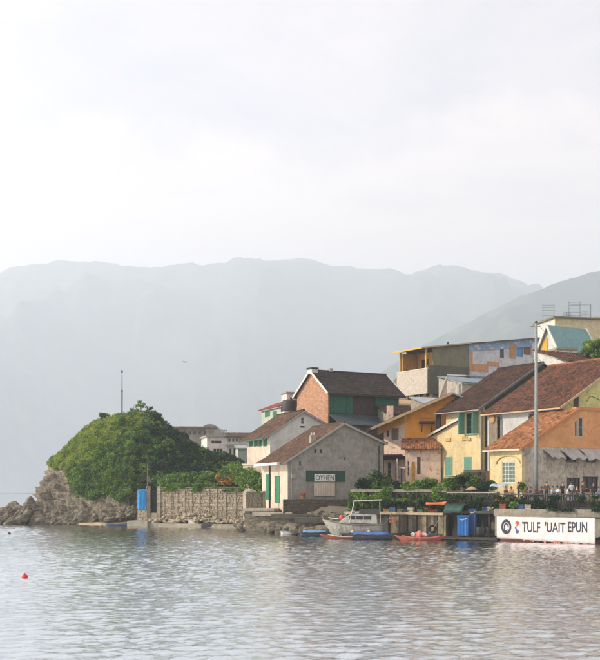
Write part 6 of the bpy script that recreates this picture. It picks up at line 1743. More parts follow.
def motor_boat():
    Y = 104.0
    t = thing('motor_boat', (xat(356, Y), Y, -0.25), R(176), 'old white motor boat with a canopy on thin posts, moored at the quay', 'boat')
    L, B, D = 4.9, 2.1, 1.6
    hw = plaster('dirty_white_hull', (158, 156, 146), 1.0, (60, 58, 52), 0.6, 1.3, 2.5)
    h = hull_mesh(L, B, D, 0.4, 22, 0.85, 0.15, 0.6, 0.7).build('hull', hw, t, True)
    rb = MB()
    for s in (-1, 1): rb.tube([(L*(q/12-0.5)+0.7*max(0, (q/12-0.7)/0.3)**2, s*B/2*1.02*(0.85+0.15*math.sin(math.pi*min(1, q/12*1.25)))*(1-max(0, (q/12-0.45)/0.55)**2.3), D+0.4*max(0, (q/12-0.35)/0.65)**2-0.05) for q in range(12)], 0.05, 6)
    rb.build('rub_rail', plain('rub_rail_grey', (110, 108, 104), 0.7), h)
    # cabin with sloping front, deck hump
    cab = MB(); cab.prism([(-2.0, D), (1.6, D+0.12), (1.05, D+0.62), (0.4, D+0.98), (-1.9, D+0.92)], 'y', -0.78, 0.78)
    c = cab.build('cabin', plaster('cabin_white', (190, 188, 178), 0.9, (84, 80, 70), 0.6, 1.0, 2.5), t, bevel=0.06)
    for s in (-1, 1):
        for x0, x1 in ((-1.4, -0.75), (-0.65, -0.05), (0.05, 0.6)):
            MB().box(x0, x1, s*0.79-0.012, s*0.79+0.012, D+0.42, D+0.78).build('pane', glass_mat(), c)
    MB().obox((0.75, 0, D+0.95), (0.28, 0, -0.2), (0, 0.7, 0), (0.01, 0, 0.014)).build('windscreen', plain('screen_blue', (150, 172, 186), 0.15), c)
    cv = MB(); cv.prism([(-1.5, D+0.93), (0.1, D+0.98), (0.0, D+1.12), (-0.8, D+1.2), (-1.4, D+1.1)], 'y', -0.6, 0.6)
    cv.build('engine_cover', plain('cover_grey_blue', (166, 178, 184), 0.6), t, bevel=0.1)
    for s in (-1, 1): MB().box(-2.2, -0.3, s*0.80-0.01, s*0.80+0.01, D+0.95, D+1.4).build('side_screen', plain('dark_canvas', (70, 72, 66), 0.9, 0, 0.4), t)
    MB().box(-2.0, -1.75, -0.7, 0.7, D+0.05, D+1.15).build('bulkhead', plain('brown_locker', (104, 84, 66), 0.8, 0, 0.3), t)
    for x, y, c_ in ((-0.9, 0.3, (60, 84, 120)), (0.2, -0.35, (150, 140, 118)), (1.0, 0.1, (120, 116, 104)), (-1.4, -0.4, (130, 70, 50))): MB().lathe([(0.14, 0), (0.26, 0.04), (0.22, 0.2), (0.06, 0.27)], (x, y, D+0.94 if x < 0.5 else D+0.62), 9).build('bundle', plain('gear_%d' % c_[0], c_, 0.9, 0, 0.3), t)
    # canopy: four posts and a shallow roof
    zc = zat(500.5, Y)+0.25
    cp = MB().obox((-1.05, 0, zc), (1.35, 0, -0.06), (0, 0.85, 0), (0, 0, 0.05)).build('canopy', plain('canopy_grey', (178, 176, 168), 0.7), t, bevel=0.03)
    for x in (-2.2, 0.15):
        for s in (-1, 1): MB().tube([(x-0.05 if x < 0 else x+0.45, s*0.8, D+0.1), (x, s*0.78, zc-0.052)], 0.03, 6).build('post', TRIM, cp)
    MB().tube([(2.35, -0.35, D+0.55), (2.55, 0, D+0.62), (2.35, 0.35, D+0.55), (1.6, 0.7, D+0.5)], 0.03, 6).build('bow_rail', TRIM, t)
    b = MB().lathe([(0.02, 0), (0.16, 0.06), (0.2, 0.25), (0.14, 0.42), (0.03, 0.48)], (1.35, 0.3, D+0.36), 10).build('fender', plain('fender_orange', (206, 84, 48), 0.5), t)
    for x in (-1.2, 0.3): MB().lathe([(0.03, 0), (0.12, 0.05), (0.12, 0.5), (0.03, 0.56)], (x, 1.05, 0.5), 8).build('fender', plain('fender_white', (196, 192, 180), 0.5), t)
motor_boat()
dinghy(341, 537, 102.6, 3.0, 1.0, 0.34, 182, (124, 66, 52), 'low faded red dinghy in front of the bow of the motor boat', (196, 190, 178))
dinghy(368, 537, 102.4, 4.4, 1.4, 0.5, 178, (44, 50, 58), 'dark dinghy under a blue tarpaulin, alongside the motor boat', (70, 74, 80), (66, 106, 168))
dinghy(293, 533, 113.2, 2.4, 1.1, 0.42, 8, (206, 206, 200), 'small white rowing dinghy by the stone steps', (150, 170, 186))
dinghy(318, 535, 109.6, 3.4, 1.2, 0.42, -6, (40, 58, 74), 'dark blue dinghy with a pale blue cover by the steps', (60, 76, 92), (104, 140, 168))
dinghy(122, 524, 141.2, 4.0, 1.3, 0.35, -6, (70, 92, 112), 'long blue grey skiff at the sandy shore of the headland', (96, 112, 126))
dinghy(165, 526, 138.2, 3.6, 1.2, 0.4, -12, (52, 54, 54), 'dark skiff below the gate of the sea wall, next to an orange float', (84, 84, 80))
dinghy(213, 528, 135.2, 2.8, 1.2, 0.42, -14, (40, 44, 44), 'black upturned-looking skiff under the right half of the sea wall', (60, 62, 60), (44, 50, 52))
# orange float, white crate
fl = MB().lathe([(0.05, -0.2), (0.3, -0.1), (0.36, 0.1), (0.25, 0.3), (0.06, 0.36)], (0, 0, 0), 12).build('mooring_float', plain('float_orange', (206, 88, 40), 0.5), None, True); fl.location = at(179, 524.6, 137.2); fl.location.z = 0.1
props(fl, 'orange mooring float beside the dark skiff under the sea wall', 'float')
cr = thing('fish_box', (xat(194, 136.6), 136.6, 0.40), R(-12), 'white plastic fish box on the ledge under the sea wall', 'box')
mbx = MB(); mbx.box(-0.6, 0.6, -0.35, 0.35, 0, 0.05); mbx.box(-0.6, 0.6, -0.35, -0.30, 0.052, 0.45); mbx.box(-0.6, 0.6, 0.30, 0.35, 0.052, 0.45); mbx.box(-0.6, -0.55, -0.298, 0.298, 0.052, 0.45); mbx.box(0.55, 0.6, -0.298, 0.298, 0.052, 0.45)
mbx.build('tray', plain('box_white', (214, 210, 200), 0.5), cr); MB().box(-0.64, 0.64, -0.39, 0.39, 0.453, 0.50).build('lid', plain('box_white', (214, 210, 200)), cr)
# plastic sheets among the shore stones
for k, (px, py, Y, c_, lb) in enumerate(((250, 530, 124, (196, 200, 204), 'crumpled white plastic sack on the wet shore stones'), (257, 531.5, 121.5, (150, 178, 204), 'crumpled pale blue plastic sack on the wet shore stones'), (263, 531, 120.5, (204, 202, 196), 'flattened white sack beside the pale blue one on the shore stones'))):
    o = boulder('plastic_sack', (xat(px, Y), Y, 0.42), (0.55, 0.4, 0.26), 60+k*2.2, lb, plain('sack_%d' % k, c_, 0.5), None, 0.1, 3, 'sack', 0.6)

# ------------------------------------------------------------------ floating dock with blue containers
dk = thing('floating_dock', (0, 0, 0), 0, 'dark floating plank dock under the blue containers', 'dock')
P0 = Vector((xat(437, 100.9), 100.9, 0.30)); P1 = Vector((xat(497, 97.9), 97.9, 0.30)); dd = (P1-P0); Ld = dd.length; dd.normalize(); dn = Vector((-dd.y, dd.x, 0))
npl = 26
for k in range(npl):
    c = P0 + dd*(Ld*(k+0.5)/npl) + dn*0.9; MB().obox(c, dd*(Ld/npl/2-0.012), dn*1.0, Vector((0, 0, 0.035))).build('plank', WOODD, dk)
for s in (0.0, 1.7): MB().obox(P0+dd*(Ld/2)+dn*s+Vector((0, 0, -0.12)), dd*(Ld/2), dn*0.08, Vector((0, 0, 0.08))).build('stringer', CONCD, dk)
for k in range(6): MB().obox(P0+dd*(Ld*(k+0.5)/6)+dn*0.85+Vector((0, 0, -0.38)), dd*0.4, dn*0.75, Vector((0, 0, 0.17))).build('float', plain('dock_float', (40, 46, 54), 0.6), dk)

def container(px0, px1, py0, Y, c_, depth, label, lid=True):
    x0, x1 = xat(px0, Y), xat(px1, Y); zt = zat(py0, Y); zb = 0.34
    t = thing('container', ((x0+x1)/2, Y, zb), R(-28)+0.2, label, 'container'); w2 = (x1-x0)/2; h = zt-zb
    m = plain('cont_%d_%d_%d' % c_, c_, 0.45, 0, 0.18)
    MB().box(-w2, w2, 0, depth, 0.08, h-0.12).build('body', m, t, bevel=0.04)
    for q in range(3): MB().box(-w2*(0.75-0.62*q), -w2*(0.75-0.62*q)+w2*0.18, -0.035, -0.003, 0.2, h-0.35).build('rib', m, t)
    if lid:
        l = MB().box(-w2-0.04, w2+0.04, -0.05, depth+0.04, h-0.117, h).build('lid', m, t, bevel=0.03)
        MB().tube([(-w2*0.6, -0.08, h-0.3), (-w2*0.2, -0.12, h-0.42), (w2*0.3, -0.1, h-0.36), (w2*0.7, -0.08, h-0.28)], 0.035, 6).build('rope', plain('pale_rope', (186, 178, 150), 0.9), t)
    MB().box(w2*0.45, w2*0.62, -0.03, -0.003, 0.15, h-0.2).build('label_strip', plain('pale_strip', (150, 190, 220), 0.6), t)
    for x in (-w2*0.7, w2*0.7):
        MB().box(x-0.08, x+0.08, 0.1, depth-0.1, 0.0, 0.077).build('skid', DKRAIL, t)
container(457.3, 468.3, 515.5, 99.8, (32, 100, 166), 0.9, 'bright blue lidded container with a loose rope on the floating dock')
container(468.8, 476.5, 508.5, 100.4, (34, 62, 118), 0.9, 'taller dark blue container beside the bright blue one')
for k, px in enumerate((479.5, 483, 488)):
    t = thing('barrel', (xat(px, 99.6), 99.6, 0.335), 0, ['black barrel beside the dark blue container', 'dark barrel between two others on the dock', 'dark barrel at the banner end of the dock'][k], 'barrel')
    MB().lathe([(0.24, 0), (0.28, 0.03), (0.30, 0.4), (0.30, 0.8), (0.27, 0.86), (0.24, 0.88)], (0, 0, 0), 14).build('drum', plain('barrel_black', (40, 42, 40), 0.5), t, True)
    for z in (0.28, 0.58): MB().lathe([(0.305, 0), (0.32, 0.02), (0.305, 0.04)], (0, 0, z), 14).build('hoop', DKRAIL, t)
# dark green tarpaulin shelter
sh_ = thing('tarp_shelter', (xat(455, 101.3), 101.3, 0.34), R(-35), 'dark green tarpaulin shelter on posts beside the blue containers', 'shelter')
x0 = -0.95; zt = zat(504, 101.3)-0.34; zb2 = zat(512, 101.3)-0.34
vs = []; fs = []
for i in range(9):
    for j in range(4): vs.append((x0+1.9*i/8, -0.5+1.3*j/3, [zb2, (zt*0.8+zb2*0.2), zt, zt-0.1][j]+0.05*math.sin(i*1.8+j)))
for i in range(8):
    for j in range(3): fs.append((i*4+j, i*4+j+1, (i+1)*4+j+1, (i+1)*4+j))
o = MB().add(vs, fs).build('sheet', plain('tarp_green', (18, 62, 50), 0.6), sh_, True); q = o.modifiers.new('thick', 'SOLIDIFY'); q.thickness = 0.02
for (x, y, z) in ((x0, -0.45, zb2), (x0+1.9, -0.45, zb2), (x0, 0.7, zt-0.15), (x0+1.9, 0.7, zt-0.15)): MB().tube([(x, y, 0), (x, y, z)], 0.04, 6).build('post', WOODD, sh_)
# orange kayak hung on the railing
ky = thing('kayak', at(436, 505.2, 103.0), R(-32), 'orange kayak slung on the railing above the stained quay wall', 'kayak')
hull_mesh(2.0, 0.5, 0.24, 0.12, 16, 0.3, 0.1, 0.8, 0.1).build('hull', plain('kayak_orange', (204, 112, 66), 0.5), ky, True)
MB().lathe([(0.22, 0), (0.25, 0.03), (0.2, 0.06)], (0, 0, 0.27), 12).build('cockpit_rim', DKRAIL, ky)

# red pedal boats with life jackets in front of the quay
dinghy(414, 540, 99.9, 2.6, 1.0, 0.36, 176, (146, 78, 62), 'faded red skiff loaded with pink bundles, in front of the stained quay wall', (176, 112, 94))
dinghy(430, 540, 99.5, 2.2, 0.9, 0.34, 8, (140, 66, 56), 'small red skiff nosing against the floating dock', (200, 112, 100))
for k, (px, py, c_, lb) in enumerate(((418, 530, (210, 128, 112), 'pink bundle of life jackets heaped in the red skiff'), (424, 531.5, (214, 180, 172), 'pale pink bundle next to the heaped life jackets'), (413.5, 533, (196, 186, 180), 'whitish sack in the bow of the red skiff'))):
    boulder('bundle', (xat(px, 99.9), 99.9, 0.52), (0.34, 0.28, 0.36) if k == 0 else (0.28, 0.24, 0.22), 90+k*3.1, lb, plain('bundle_%d' % k, c_, 0.8), None, 0.2, 3, 'bundle', 0.5)
tb = thing('tyre_fender', (xat(432.5, 101.8), 101.8, 0.95), 0, 'black tyre hung as a fender on the stained quay wall', 'tyre')
vs = []; fs = []; n1_, n2_ = 18, 8
for i in range(n1_):
    for j in range(n2_):
        a = 2*math.pi*i/n1_; b = 2*math.pi*j/n2_; rr = 0.3+0.11*math.cos(b); vs.append((rr*math.cos(a), 0.11*math.sin(b), rr*math.sin(a)))
for i in range(n1_):
    for j in range(n2_): fs.append((i*n2_+j, i*n2_+(j+1) % n2_, ((i+1) % n1_)*n2_+(j+1) % n2_, ((i+1) % n1_)*n2_+j))
MB().add(vs, fs).build('tread', plain('tyre_rubber', (34, 34, 34), 0.8), tb, True); MB().tube([(0, 0.05, 0.3), (0, 0.35, 1.5)], 0.02, 5).build('rope', plain('rope', (150, 140, 120), 0.9), tb)

# ------------------------------------------------------------------ buoys
def buoy(px, py, Y, rad, c_, label):
    t = thing('buoy', (xat(px, Y), Y, 0), 0, label, 'buoy'); t.rotation_euler = (0.06, -0.1, 0)
    MB().lathe([(0.02, -rad*0.6), (rad*0.75, -rad*0.4), (rad, 0.0), (rad*0.95, rad*0.3), (rad*0.6, rad*0.8), (rad*0.2, rad*1.0)], (0, 0, rad*0.15), 16).build('float', plain('buoy_%d_%d_%d' % c_, c_, 0.4), t, True)
    MB().lathe([(rad*0.2, 0), (rad*0.22, rad*0.25), (rad*0.08, rad*0.35)], (0, 0, rad*1.14), 10).build('cap', DKRAIL, t)
buoy(25, 576, EYE*FPX/(577.5-HORIZ), 0.16, (196, 40, 30), 'small red buoy floating alone on the open water')
buoy(9.3, 532, EYE*FPX/(534-HORIZ), 0.17, (34, 36, 40), 'small black buoy floating off the rocks of the headland')
bd = thing('bird', at(185, 362, 150), R(30), 'tiny dark bird in flight over the bay, against the mountains', 'bird')
bb = MB(); bb.lathe([(0.005, -0.22), (0.05, -0.12), (0.06, 0.02), (0.045, 0.12), (0.04, 0.17), (0.008, 0.24)], (0, 0, 0), 8)
o = bb.build('body', plain('bird_grey', (70, 72, 76), 0.9), bd, True); o.rotation_euler = (R(90), 0, 0)
for s in (-1, 1):
    MB().add([(0, 0.08, 0.02), (s*0.25, 0.1, 0.12), (s*0.5, -0.04, 0.05), (s*0.24, -0.07, 0.1), (0, -0.08, 0.02), (0, 0.08, 0.0), (s*0.25, 0.1, 0.105), (s*0.5, -0.04, 0.04), (s*0.24, -0.07, 0.085), (0, -0.08, 0.0)], [(0,1,3,4),(1,2,3),(5,9,8,6),(6,8,7),(0,5,6,1),(1,6,7,2),(2,7,8,3),(3,8,9,4)]).build('wing', plain('bird_grey', (70, 72, 76)), bd)

# ------------------------------------------------------------------ people on the terrace
def person(px, Y, zf, pose, face, shirt, trousers, label, hair=(40, 34, 30), skin=(176, 128, 100), hgt=1.7):
    t = thing('person', (xat(px, Y), Y, zf), R(face), label, 'person', 'people on the cafe terrace')
    s = hgt/1.72
    J = {}; E = []
    def j(n, x, y, z, r): J[n] = ((x*s, y*s, z*s), r*s)
    if pose == 'sit':
        hz_ = 0.47
        j('pel', 0, 0, hz_, 0.15); j('sp', 0, 0.02, hz_+0.22, 0.135); j('ch', 0, 0.0, hz_+0.42, 0.15); j('nk', 0, -0.02, hz_+0.56, 0.06); j('hd', 0, -0.04, hz_+0.67, 0.085); j('tp', 0, -0.03, hz_+0.80, 0.075)
        for q in (-1, 1):
            j('hp%d' % q, q*0.1, -0.02, hz_-0.01, 0.095); j('kn%d' % q, q*0.13, -0.44, hz_+0.02, 0.062); j('an%d' % q, q*0.13, -0.42, 0.09, 0.042); j('to%d' % q, q*0.14, -0.58, 0.04, 0.036)
            j('sh%d' % q, q*0.185, 0.0, hz_+0.47, 0.062); j('el%d' % q, q*0.24, -0.08, hz_+0.21, 0.046); j('wr%d' % q, q*0.14, -0.32, hz_+0.24, 0.032)
    else:
        j('pel', 0, 0, 0.92, 0.14); j('sp', 0, 0.01, 1.1, 0.13); j('ch', 0, 0, 1.3, 0.15); j('nk', 0, -0.01, 1.45, 0.06); j('hd', 0, -0.03, 1.56, 0.085); j('tp', 0, -0.02, 1.67, 0.075)
        for q in (-1, 1):
            j('hp%d' % q, q*0.09, 0, 0.88, 0.09); j('kn%d' % q, q*0.1, -0.03, 0.48, 0.062); j('an%d' % q, q*0.1, 0.02, 0.09, 0.042); j('to%d' % q, q*0.11, -0.15, 0.04, 0.036)
            j('sh%d' % q, q*0.185, 0, 1.37, 0.062); j('el%d' % q, q*0.25, 0.03, 1.1, 0.046)
            if q == 1: j('wr%d' % q, q*0.2, -0.22, 1.08, 0.032)
            else: j('wr%d' % q, q*0.26, -0.06, 0.86, 0.032)
    seg = [('pel','sp','s'),('sp','ch','s'),('ch','nk','k'),('nk','hd','k'),('hd','tp','k')]
    for q in (-1, 1): seg += [('pel','hp%d' % q,'t'),('hp%d' % q,'kn%d' % q,'t'),('kn%d' % q,'an%d' % q,'t'),('an%d' % q,'to%d' % q,'b'),('ch','sh%d' % q,'s'),('sh%d' % q,'el%d' % q,'s'),('el%d' % q,'wr%d' % q,'k')]
    names = list(J); idx = {n: i for i, n in enumerate(names)}
    me = bpy.data.meshes.new('sk'); me.from_pydata([J[n][0] for n in names], [(idx[a], idx[b]) for a, b, _ in seg], [])
    ob = bpy.data.objects.new('sk', me); col.objects.link(ob)
    ob.modifiers.new('skin', 'SKIN')
    for i, n in enumerate(names):
        sv = me.skin_vertices[0].data[i]; sv.radius = (J[n][1], J[n][1]*(0.8 if n in ('sp', 'ch', 'pel') else 1)); sv.use_root = (n == 'pel')
    sb = ob.modifiers.new('sub', 'SUBSURF'); sb.levels = 2; sb.render_levels = 2
    dg = bpy.context.evaluated_depsgraph_get(); m2 = bpy.data.meshes.new_from_object(ob.evaluated_get(dg))
    bpy.data.objects.remove(ob); bpy.data.meshes.remove(me)
    mats = [plain('shirt_%d_%d_%d' % shirt, shirt, 0.85), plain('trousers_%d_%d_%d' % trousers, trousers, 0.85), plain('skin_%d' % skin[0], skin, 0.6), plain('shoe_dark', (40, 36, 34), 0.7)]
    m2.materials.clear()
    for k in mats: m2.materials.append(k)
    ky_ = {'s': 0, 't': 1, 'k': 2, 'b': 3}; mi = []
    for f in m2.polygons:
        c = f.center; best = 9; bi = 0
        for a, b, kk in seg:
            A = Vector(J[a][0]); B = Vector(J[b][0]); ab = B-A; u = max(0, min(1, (c-A).dot(ab)/ab.length_squared)); dd_ = (A+ab*u-c).length - 0.5*(J[a][1]*(1-u)+J[b][1]*u)
            if dd_ < best: best = dd_; bi = ky_[kk]
        mi.append(bi)
    m2.polygons.foreach_set('material_index', mi); m2.polygons.foreach_set('use_smooth', [True]*len(mi))
    o = bpy.data.objects.new('body', m2); col.objects.link(o); o.parent = t
    hd = Vector(J['hd'][0]); tp = Vector(J['tp'][0])
    hc = (hd+tp)/2
    mb = MB(); n = 12; vs = []; fs = []
    for i in range(6):
        ph_ = (i/5)*R(105)
        for k in range(n):
            a = 2*math.pi*k/n; lim = 1.0 if math.sin(a) > -0.3 else 0.62
            p_ = ph_*lim; vs.append((hc.x+0.105*s*math.sin(p_)*math.cos(a), hc.y+0.012+0.115*s*math.sin(p_)*math.sin(a), hc.z-0.01+0.14*s*math.cos(p_)))
    for i in range(5):
        for k in range(n): fs.append((i*n+k, i*n+(k+1) % n, (i+1)*n+(k+1) % n, (i+1)*n+k))
    mb.add(vs, fs).build('hair', plain('hair_%d' % hair[0], hair, 0.7), t, True)
    MB().obox(hc+Vector((0, -0.105*s, -0.02)), (0.012, 0, 0), (0, 0.02, 0.008), (0, 0, 0.022)).build('nose', mats[2], t)
    for q in (-1, 1):
        MB().obox(hc+Vector((q*0.034, -0.088*s, 0.015)), (0.011, 0, 0), (0, 0.008, 0), (0, 0, 0.006)).build('eye', plain('eye_dark', (30, 26, 24), 0.3), t)
        w_ = Vector(J['wr%d' % q][0]); e_ = Vector(J['el%d' % q][0]); d = (w_-e_).normalized(); sd = d.cross(Vector((0, 0, 1))).normalized(); up = sd.cross(d)
        hm_ = MB(); hm_.obox(w_+d*0.05, d*0.05, sd*0.038, up*0.014)
        for k in range(4):
            b0 = w_+d*0.095+sd*(0.028-0.019*k); ln_ = (0.062, 0.072, 0.068, 0.052)[k]; hm_.tube([b0, b0+d*ln_*0.55-up*0.006, b0+d*ln_*0.9-up*0.03], [0.0095, 0.009, 0.007], 6)
        b0 = w_+d*0.03+sd*0.036*q; hm_.tube([b0, b0+d*0.035+sd*0.028*q, b0+d*0.065+sd*0.03*q-up*0.012], [0.011, 0.01, 0.008], 6)
        hm_.build('hand', mats[2], t)
    return t
def cafe_table(px, Y, zf, label):
    t = thing('cafe_table', (xat(px, Y), Y, zf), 0, label, 'table', 'tables on the cafe terrace')
    MB().lathe([(0.40, 0), (0.42, 0.02), (0.40, 0.04)], (0, 0, 0.70), 18).build('table_top', plain('table_wood', (120, 92, 68), 0.6), t); MB().tube([(0, 0, 0.03), (0, 0, 0.70)], 0.035, 8).build('leg', DKRAIL, t); MB().lathe([(0.24, 0), (0.22, 0.03)], (0, 0, 0), 14).build('foot', DKRAIL, t)
def stool(px, Y, zf, rz, lb):
    t = thing('stool', (xat(px, Y), Y, zf), R(rz), lb, 'stool', 'stools on the cafe terrace')
    MB().box(-0.19, 0.19, -0.19, 0.19, 0.31, 0.345).build('seat', WOODT, t)
    for x in (-0.16, 0.16):
        for y in (-0.16, 0.16): MB().tube([(x*1.1, y*1.1, 0), (x, y, 0.309)], 0.018, 6).build('leg', DKRAIL, t)
ZT = 3.55
rc0 = random.Random(3)
PPL = [(530.5, 99.4, 'sit', 60, (110, 84, 70), (50, 52, 60), 'seated person with long dark hair in a brown top beside the grey pole'),
 (541.5, 98.6, 'sit', -70, (44, 40, 40), (60, 60, 66), 'seated person in a black top just right of the grey pole'),
 (546.5, 98.4, 'stand', 160, (92, 70, 60), (44, 46, 54), 'standing person in a dark brown top between the pole and the blue shirts'),
 (552.5, 97.7, 'sit', 50, (150, 180, 212), (54, 60, 76), 'seated person in a light blue shirt leaning over the railing'),
 (557.5, 97.5, 'sit', -60, (172, 196, 220), (60, 64, 76), 'second seated person in pale blue, beside the light blue shirt'),
 (562.5, 98.4, 'stand', 10, (48, 46, 50), (40, 42, 48), 'standing person in charcoal between pale blue and white shirts'),
 (567.5, 97.2, 'sit', 80, (206, 206, 202), (70, 72, 80), 'seated person in a white shirt with folded arms'),
 (571.5, 98.3, 'stand', 190, (196, 206, 214), (52, 56, 66), 'standing person in a bluish white shirt turned away'),
 (577.0, 96.8, 'sit', -30, (60, 46, 42), (44, 44, 50), 'seated person in a dark maroon top near the bluish white shirt'),
 (583.0, 98.0, 'stand', 30, (120, 100, 88), (54, 52, 52), 'standing person in a tan top beside the dark opening'),
 (593.5, 96.6, 'stand', -20, (40, 38, 42), (40, 42, 48), 'tall standing person in black at the end of the railing'),
 (598.5, 97.6, 'sit', 60, (96, 128, 164), (56, 60, 70), 'seated person in a denim blue top beside the tall one in black')]
for k, (px, Y, pose, fc, sc_, tc_, lb) in enumerate(PPL):
    person(px, Y, ZT, pose, fc, sc_, tc_, lb, [(38, 32, 28), (30, 28, 28), (60, 46, 36)][k % 3], [(176, 128, 100), (150, 104, 80), (190, 146, 118)][k % 3], 1.62+0.03*(k % 5))
    if pose == 'sit': stool(px, Y, ZT, fc, 'wooden stool under the '+' '.join(lb.split()[:9]))
for k, (px, Y, pose, fc, sc_, tc_, lb) in enumerate([(505.5, 100.4, 'sit', 40, (70, 76, 60), (50, 50, 54), 'seated person in olive below the white gridded window'), (511.5, 100.0, 'sit', -50, (160, 120, 104), (60, 58, 62), 'seated person in dusty pink below the white gridded window'), (518.5, 99.8, 'stand', 100, (58, 56, 64), (44, 44, 52), 'standing person in slate grey left of the grey pole'), (525.0, 99.2, 'sit', 20, (130, 96, 74), (56, 52, 50), 'seated person in a tan top, second from the grey pole')]):
    person(px, Y, ZT, pose, fc, sc_, tc_, lb, [(38, 32, 28), (60, 46, 36)][k % 2], [(176, 128, 100), (150, 104, 80)][k % 2], 1.66)
    if pose == 'sit': stool(px, Y, ZT, fc, 'wooden stool under the '+lb.split(' beside')[0].split(' below')[0].split(',')[0])
for k in range(11):
    px = 497+k*3.1+rc0.uniform(-0.8, 0.8) if k < 9 else (585+6*(k-9)); Y = 99.9-(px-497)*0.055
    t = bush('potted_plant', Vector((xat(px, Y), Y, ZT-0.02)), 0.24+0.10*rc0.random(), 160, [DARKG, GREEN, DARKG][k % 3], ORD[k]+' potted plant behind the black railing, from the banner emblem end', 'plant', 'potted plants on the terrace', 0.09, 3)
    MB().lathe([(0.10, 0), (0.15, 0.2), (0.16, 0.22)], (0, 0, 0), 10).build('pot', plain('terracotta_pot', (150, 92, 66), 0.9), t)
for k, (px, Y) in enumerate(((536, 98.2), (555, 97.0), (572.5, 96.4), (588, 96.2))): cafe_table(px, Y, ZT, ['small round cafe table at the foot of the grey pole', 'small round cafe table between the two pale blue shirts', 'small round cafe table beside the white shirt', 'small round cafe table near the tall person in black'][k])
# white parasol folded low and a pale awning over tables left of the pole
pa = thing('market_awning', (xat(499, 101.6), 101.6, ZT-0.05), R(-20), 'pale blue and white cloth awning over a stall below the gridded window', 'awning')
vs = []; fs = []
zt = zat(483.5, 101.6)-ZT
for i in range(9):
    for j in range(4): vs.append((-0.75+1.5*i/8, -0.5+1.0*j/3, zt-0.22+[0, 0.12, 0.2, 0.22][j]+0.05*math.sin(i*1.3)))
for i in range(8):
    for j in range(3): fs.append((i*4+j, i*4+j+1, (i+1)*4+j+1, (i+1)*4+j))
o = MB().add(vs, fs).build('cloth', plain('awning_cloth', (158, 172, 188), 0.8), pa, True); q = o.modifiers.new('thick', 'SOLIDIFY'); q.thickness = 0.015
for x in (-0.72, 0.72):
    for y, z in ((-0.48, zt-0.25), (0.48, zt-0.05)): MB().tube([(x, y, 0), (x, y, z)], 0.025, 6).build('post', DKRAIL, pa)
for k, (px, py) in enumerate(((472, 489.5),)):
    t = thing('parasol', (xat(px, 105.6), 105.6, 2.8), 0, 'low brownish parasol at the end of the hedge', 'parasol')
    zz = zat(py-3, 105.6)-2.8
    MB().lathe([(0.62, 0), (0.6, 0.03), (0.32, 0.2), (0.04, 0.32)], (0, 0, zz-0.3), 10).build('canopy', plain('parasol_%d' % k, [(170, 140, 108), (186, 164, 140), (190, 158, 142)][k], 0.85), t); MB().tube([(0, 0, 0), (0, 0, zz-0.25)], 0.025, 6).build('pole', DKRAIL, t)
# leafy tree at the right edge, up the slope
tree('leafy_tree', at(597, 356, 140)-Vector((0, 0, 3.0)), 5.0, 2.0, 3200, GREEN2, 'bright leafy tree beside the teal roofed house', lsize=0.25)

# ------------------------------------------------------------------ quayside clutter
WEED = plaster('tide_weed', (50, 54, 38), 0.8, (28, 28, 22), 0.7, 0.8, 3.0)
def tide(parent_name, p, q, z1, off=-0.04):
    for o in bpy.data.objects:
        if o.get('label') == parent_name:
            mb = MB(); P_ = Vector((p[0], p[1], 0)); Q_ = Vector((q[0], q[1], 0)); d = (Q_-P_).normalized(); n = Vector((-d.y, d.x, 0)); k = max(6, int((Q_-P_).length/0.35))
            vs = []; fs = []
            for i in range(k+1):
                c = P_.lerp(Q_, i/k)+n*off; h = z1+0.22*fbm(Vector((i*0.5, z1, P_.x)))
                vs += [tuple(c+Vector((0, 0, -0.6))), tuple(c+Vector((0, 0, h)))]
            for i in range(k): fs.append((2*i, 2*i+2, 2*i+3, 2*i+1))
            o2 = mb.add(vs, fs).build('tide_mark', WEED, o); sm = o2.modifiers.new('thick', 'SOLIDIFY'); sm.thickness = 0.02
tide('old stained concrete quay wall with piers under the planted terrace', Q0, Q2, 0.45, -0.21)
tide('grey concrete quay wall behind the long white lettered banner', Q3, Q4, 0.4)
rc = random.Random(19)
def crate(p, w_, d_, h_, rz, c_, label):
    t = thing('crate', p, rz, label, 'crate', 'crates stacked on the quay')
    m = plain('crate_%d_%d_%d' % c_, c_, 0.8, 0, 0.3)
    for k in range(3):
        z0 = h_*k/3+0.01; z1 = h_*(k+1)/3-0.02
        for (x0, x1, y0, y1) in ((-w_/2, w_/2, -d_/2, -d_/2+0.03), (-w_/2, w_/2, d_/2-0.03, d_/2), (-w_/2, -w_/2+0.03, -d_/2+0.032, d_/2-0.032), (w_/2-0.03, w_/2, -d_/2+0.032, d_/2-0.032)): MB().box(x0, x1, y0, y1, z0, z1).build('slat', m, t)
    for x in (-1, 1):
        for y in (-1, 1): MB().box(x*(w_/2-0.055)-0.022, x*(w_/2-0.055)+0.022, y*(d_/2-0.055)-0.022, y*(d_/2-0.055)+0.022, 0, h_).build('corner_post', m, t)
    MB().box(-w_/2+0.035, w_/2-0.035, -d_/2+0.035, d_/2-0.035, 0.01, 0.03).build('bottom', m, t)
spots = [(387, 106.6), (393, 106.3), (401, 105.9), (411, 105.3), (421, 104.8), (428, 104.4)]
cols_ = [(150, 110, 70), (60, 90, 120), (120, 96, 66), (170, 160, 140), (60, 100, 80), (140, 80, 60)]
nm_ = ['tan wooden', 'dull blue', 'brown wooden', 'pale grey', 'green', 'rust red']
for k, (px, Y) in enumerate(spots):
    crate((xat(px, Y), Y, zl_+0.002), 0.6, 0.42, 0.34+0.12*(k % 2), rc.uniform(-0.9, -0.3), cols_[k], nm_[k]+' slatted crate on the ledge of the stained quay wall')
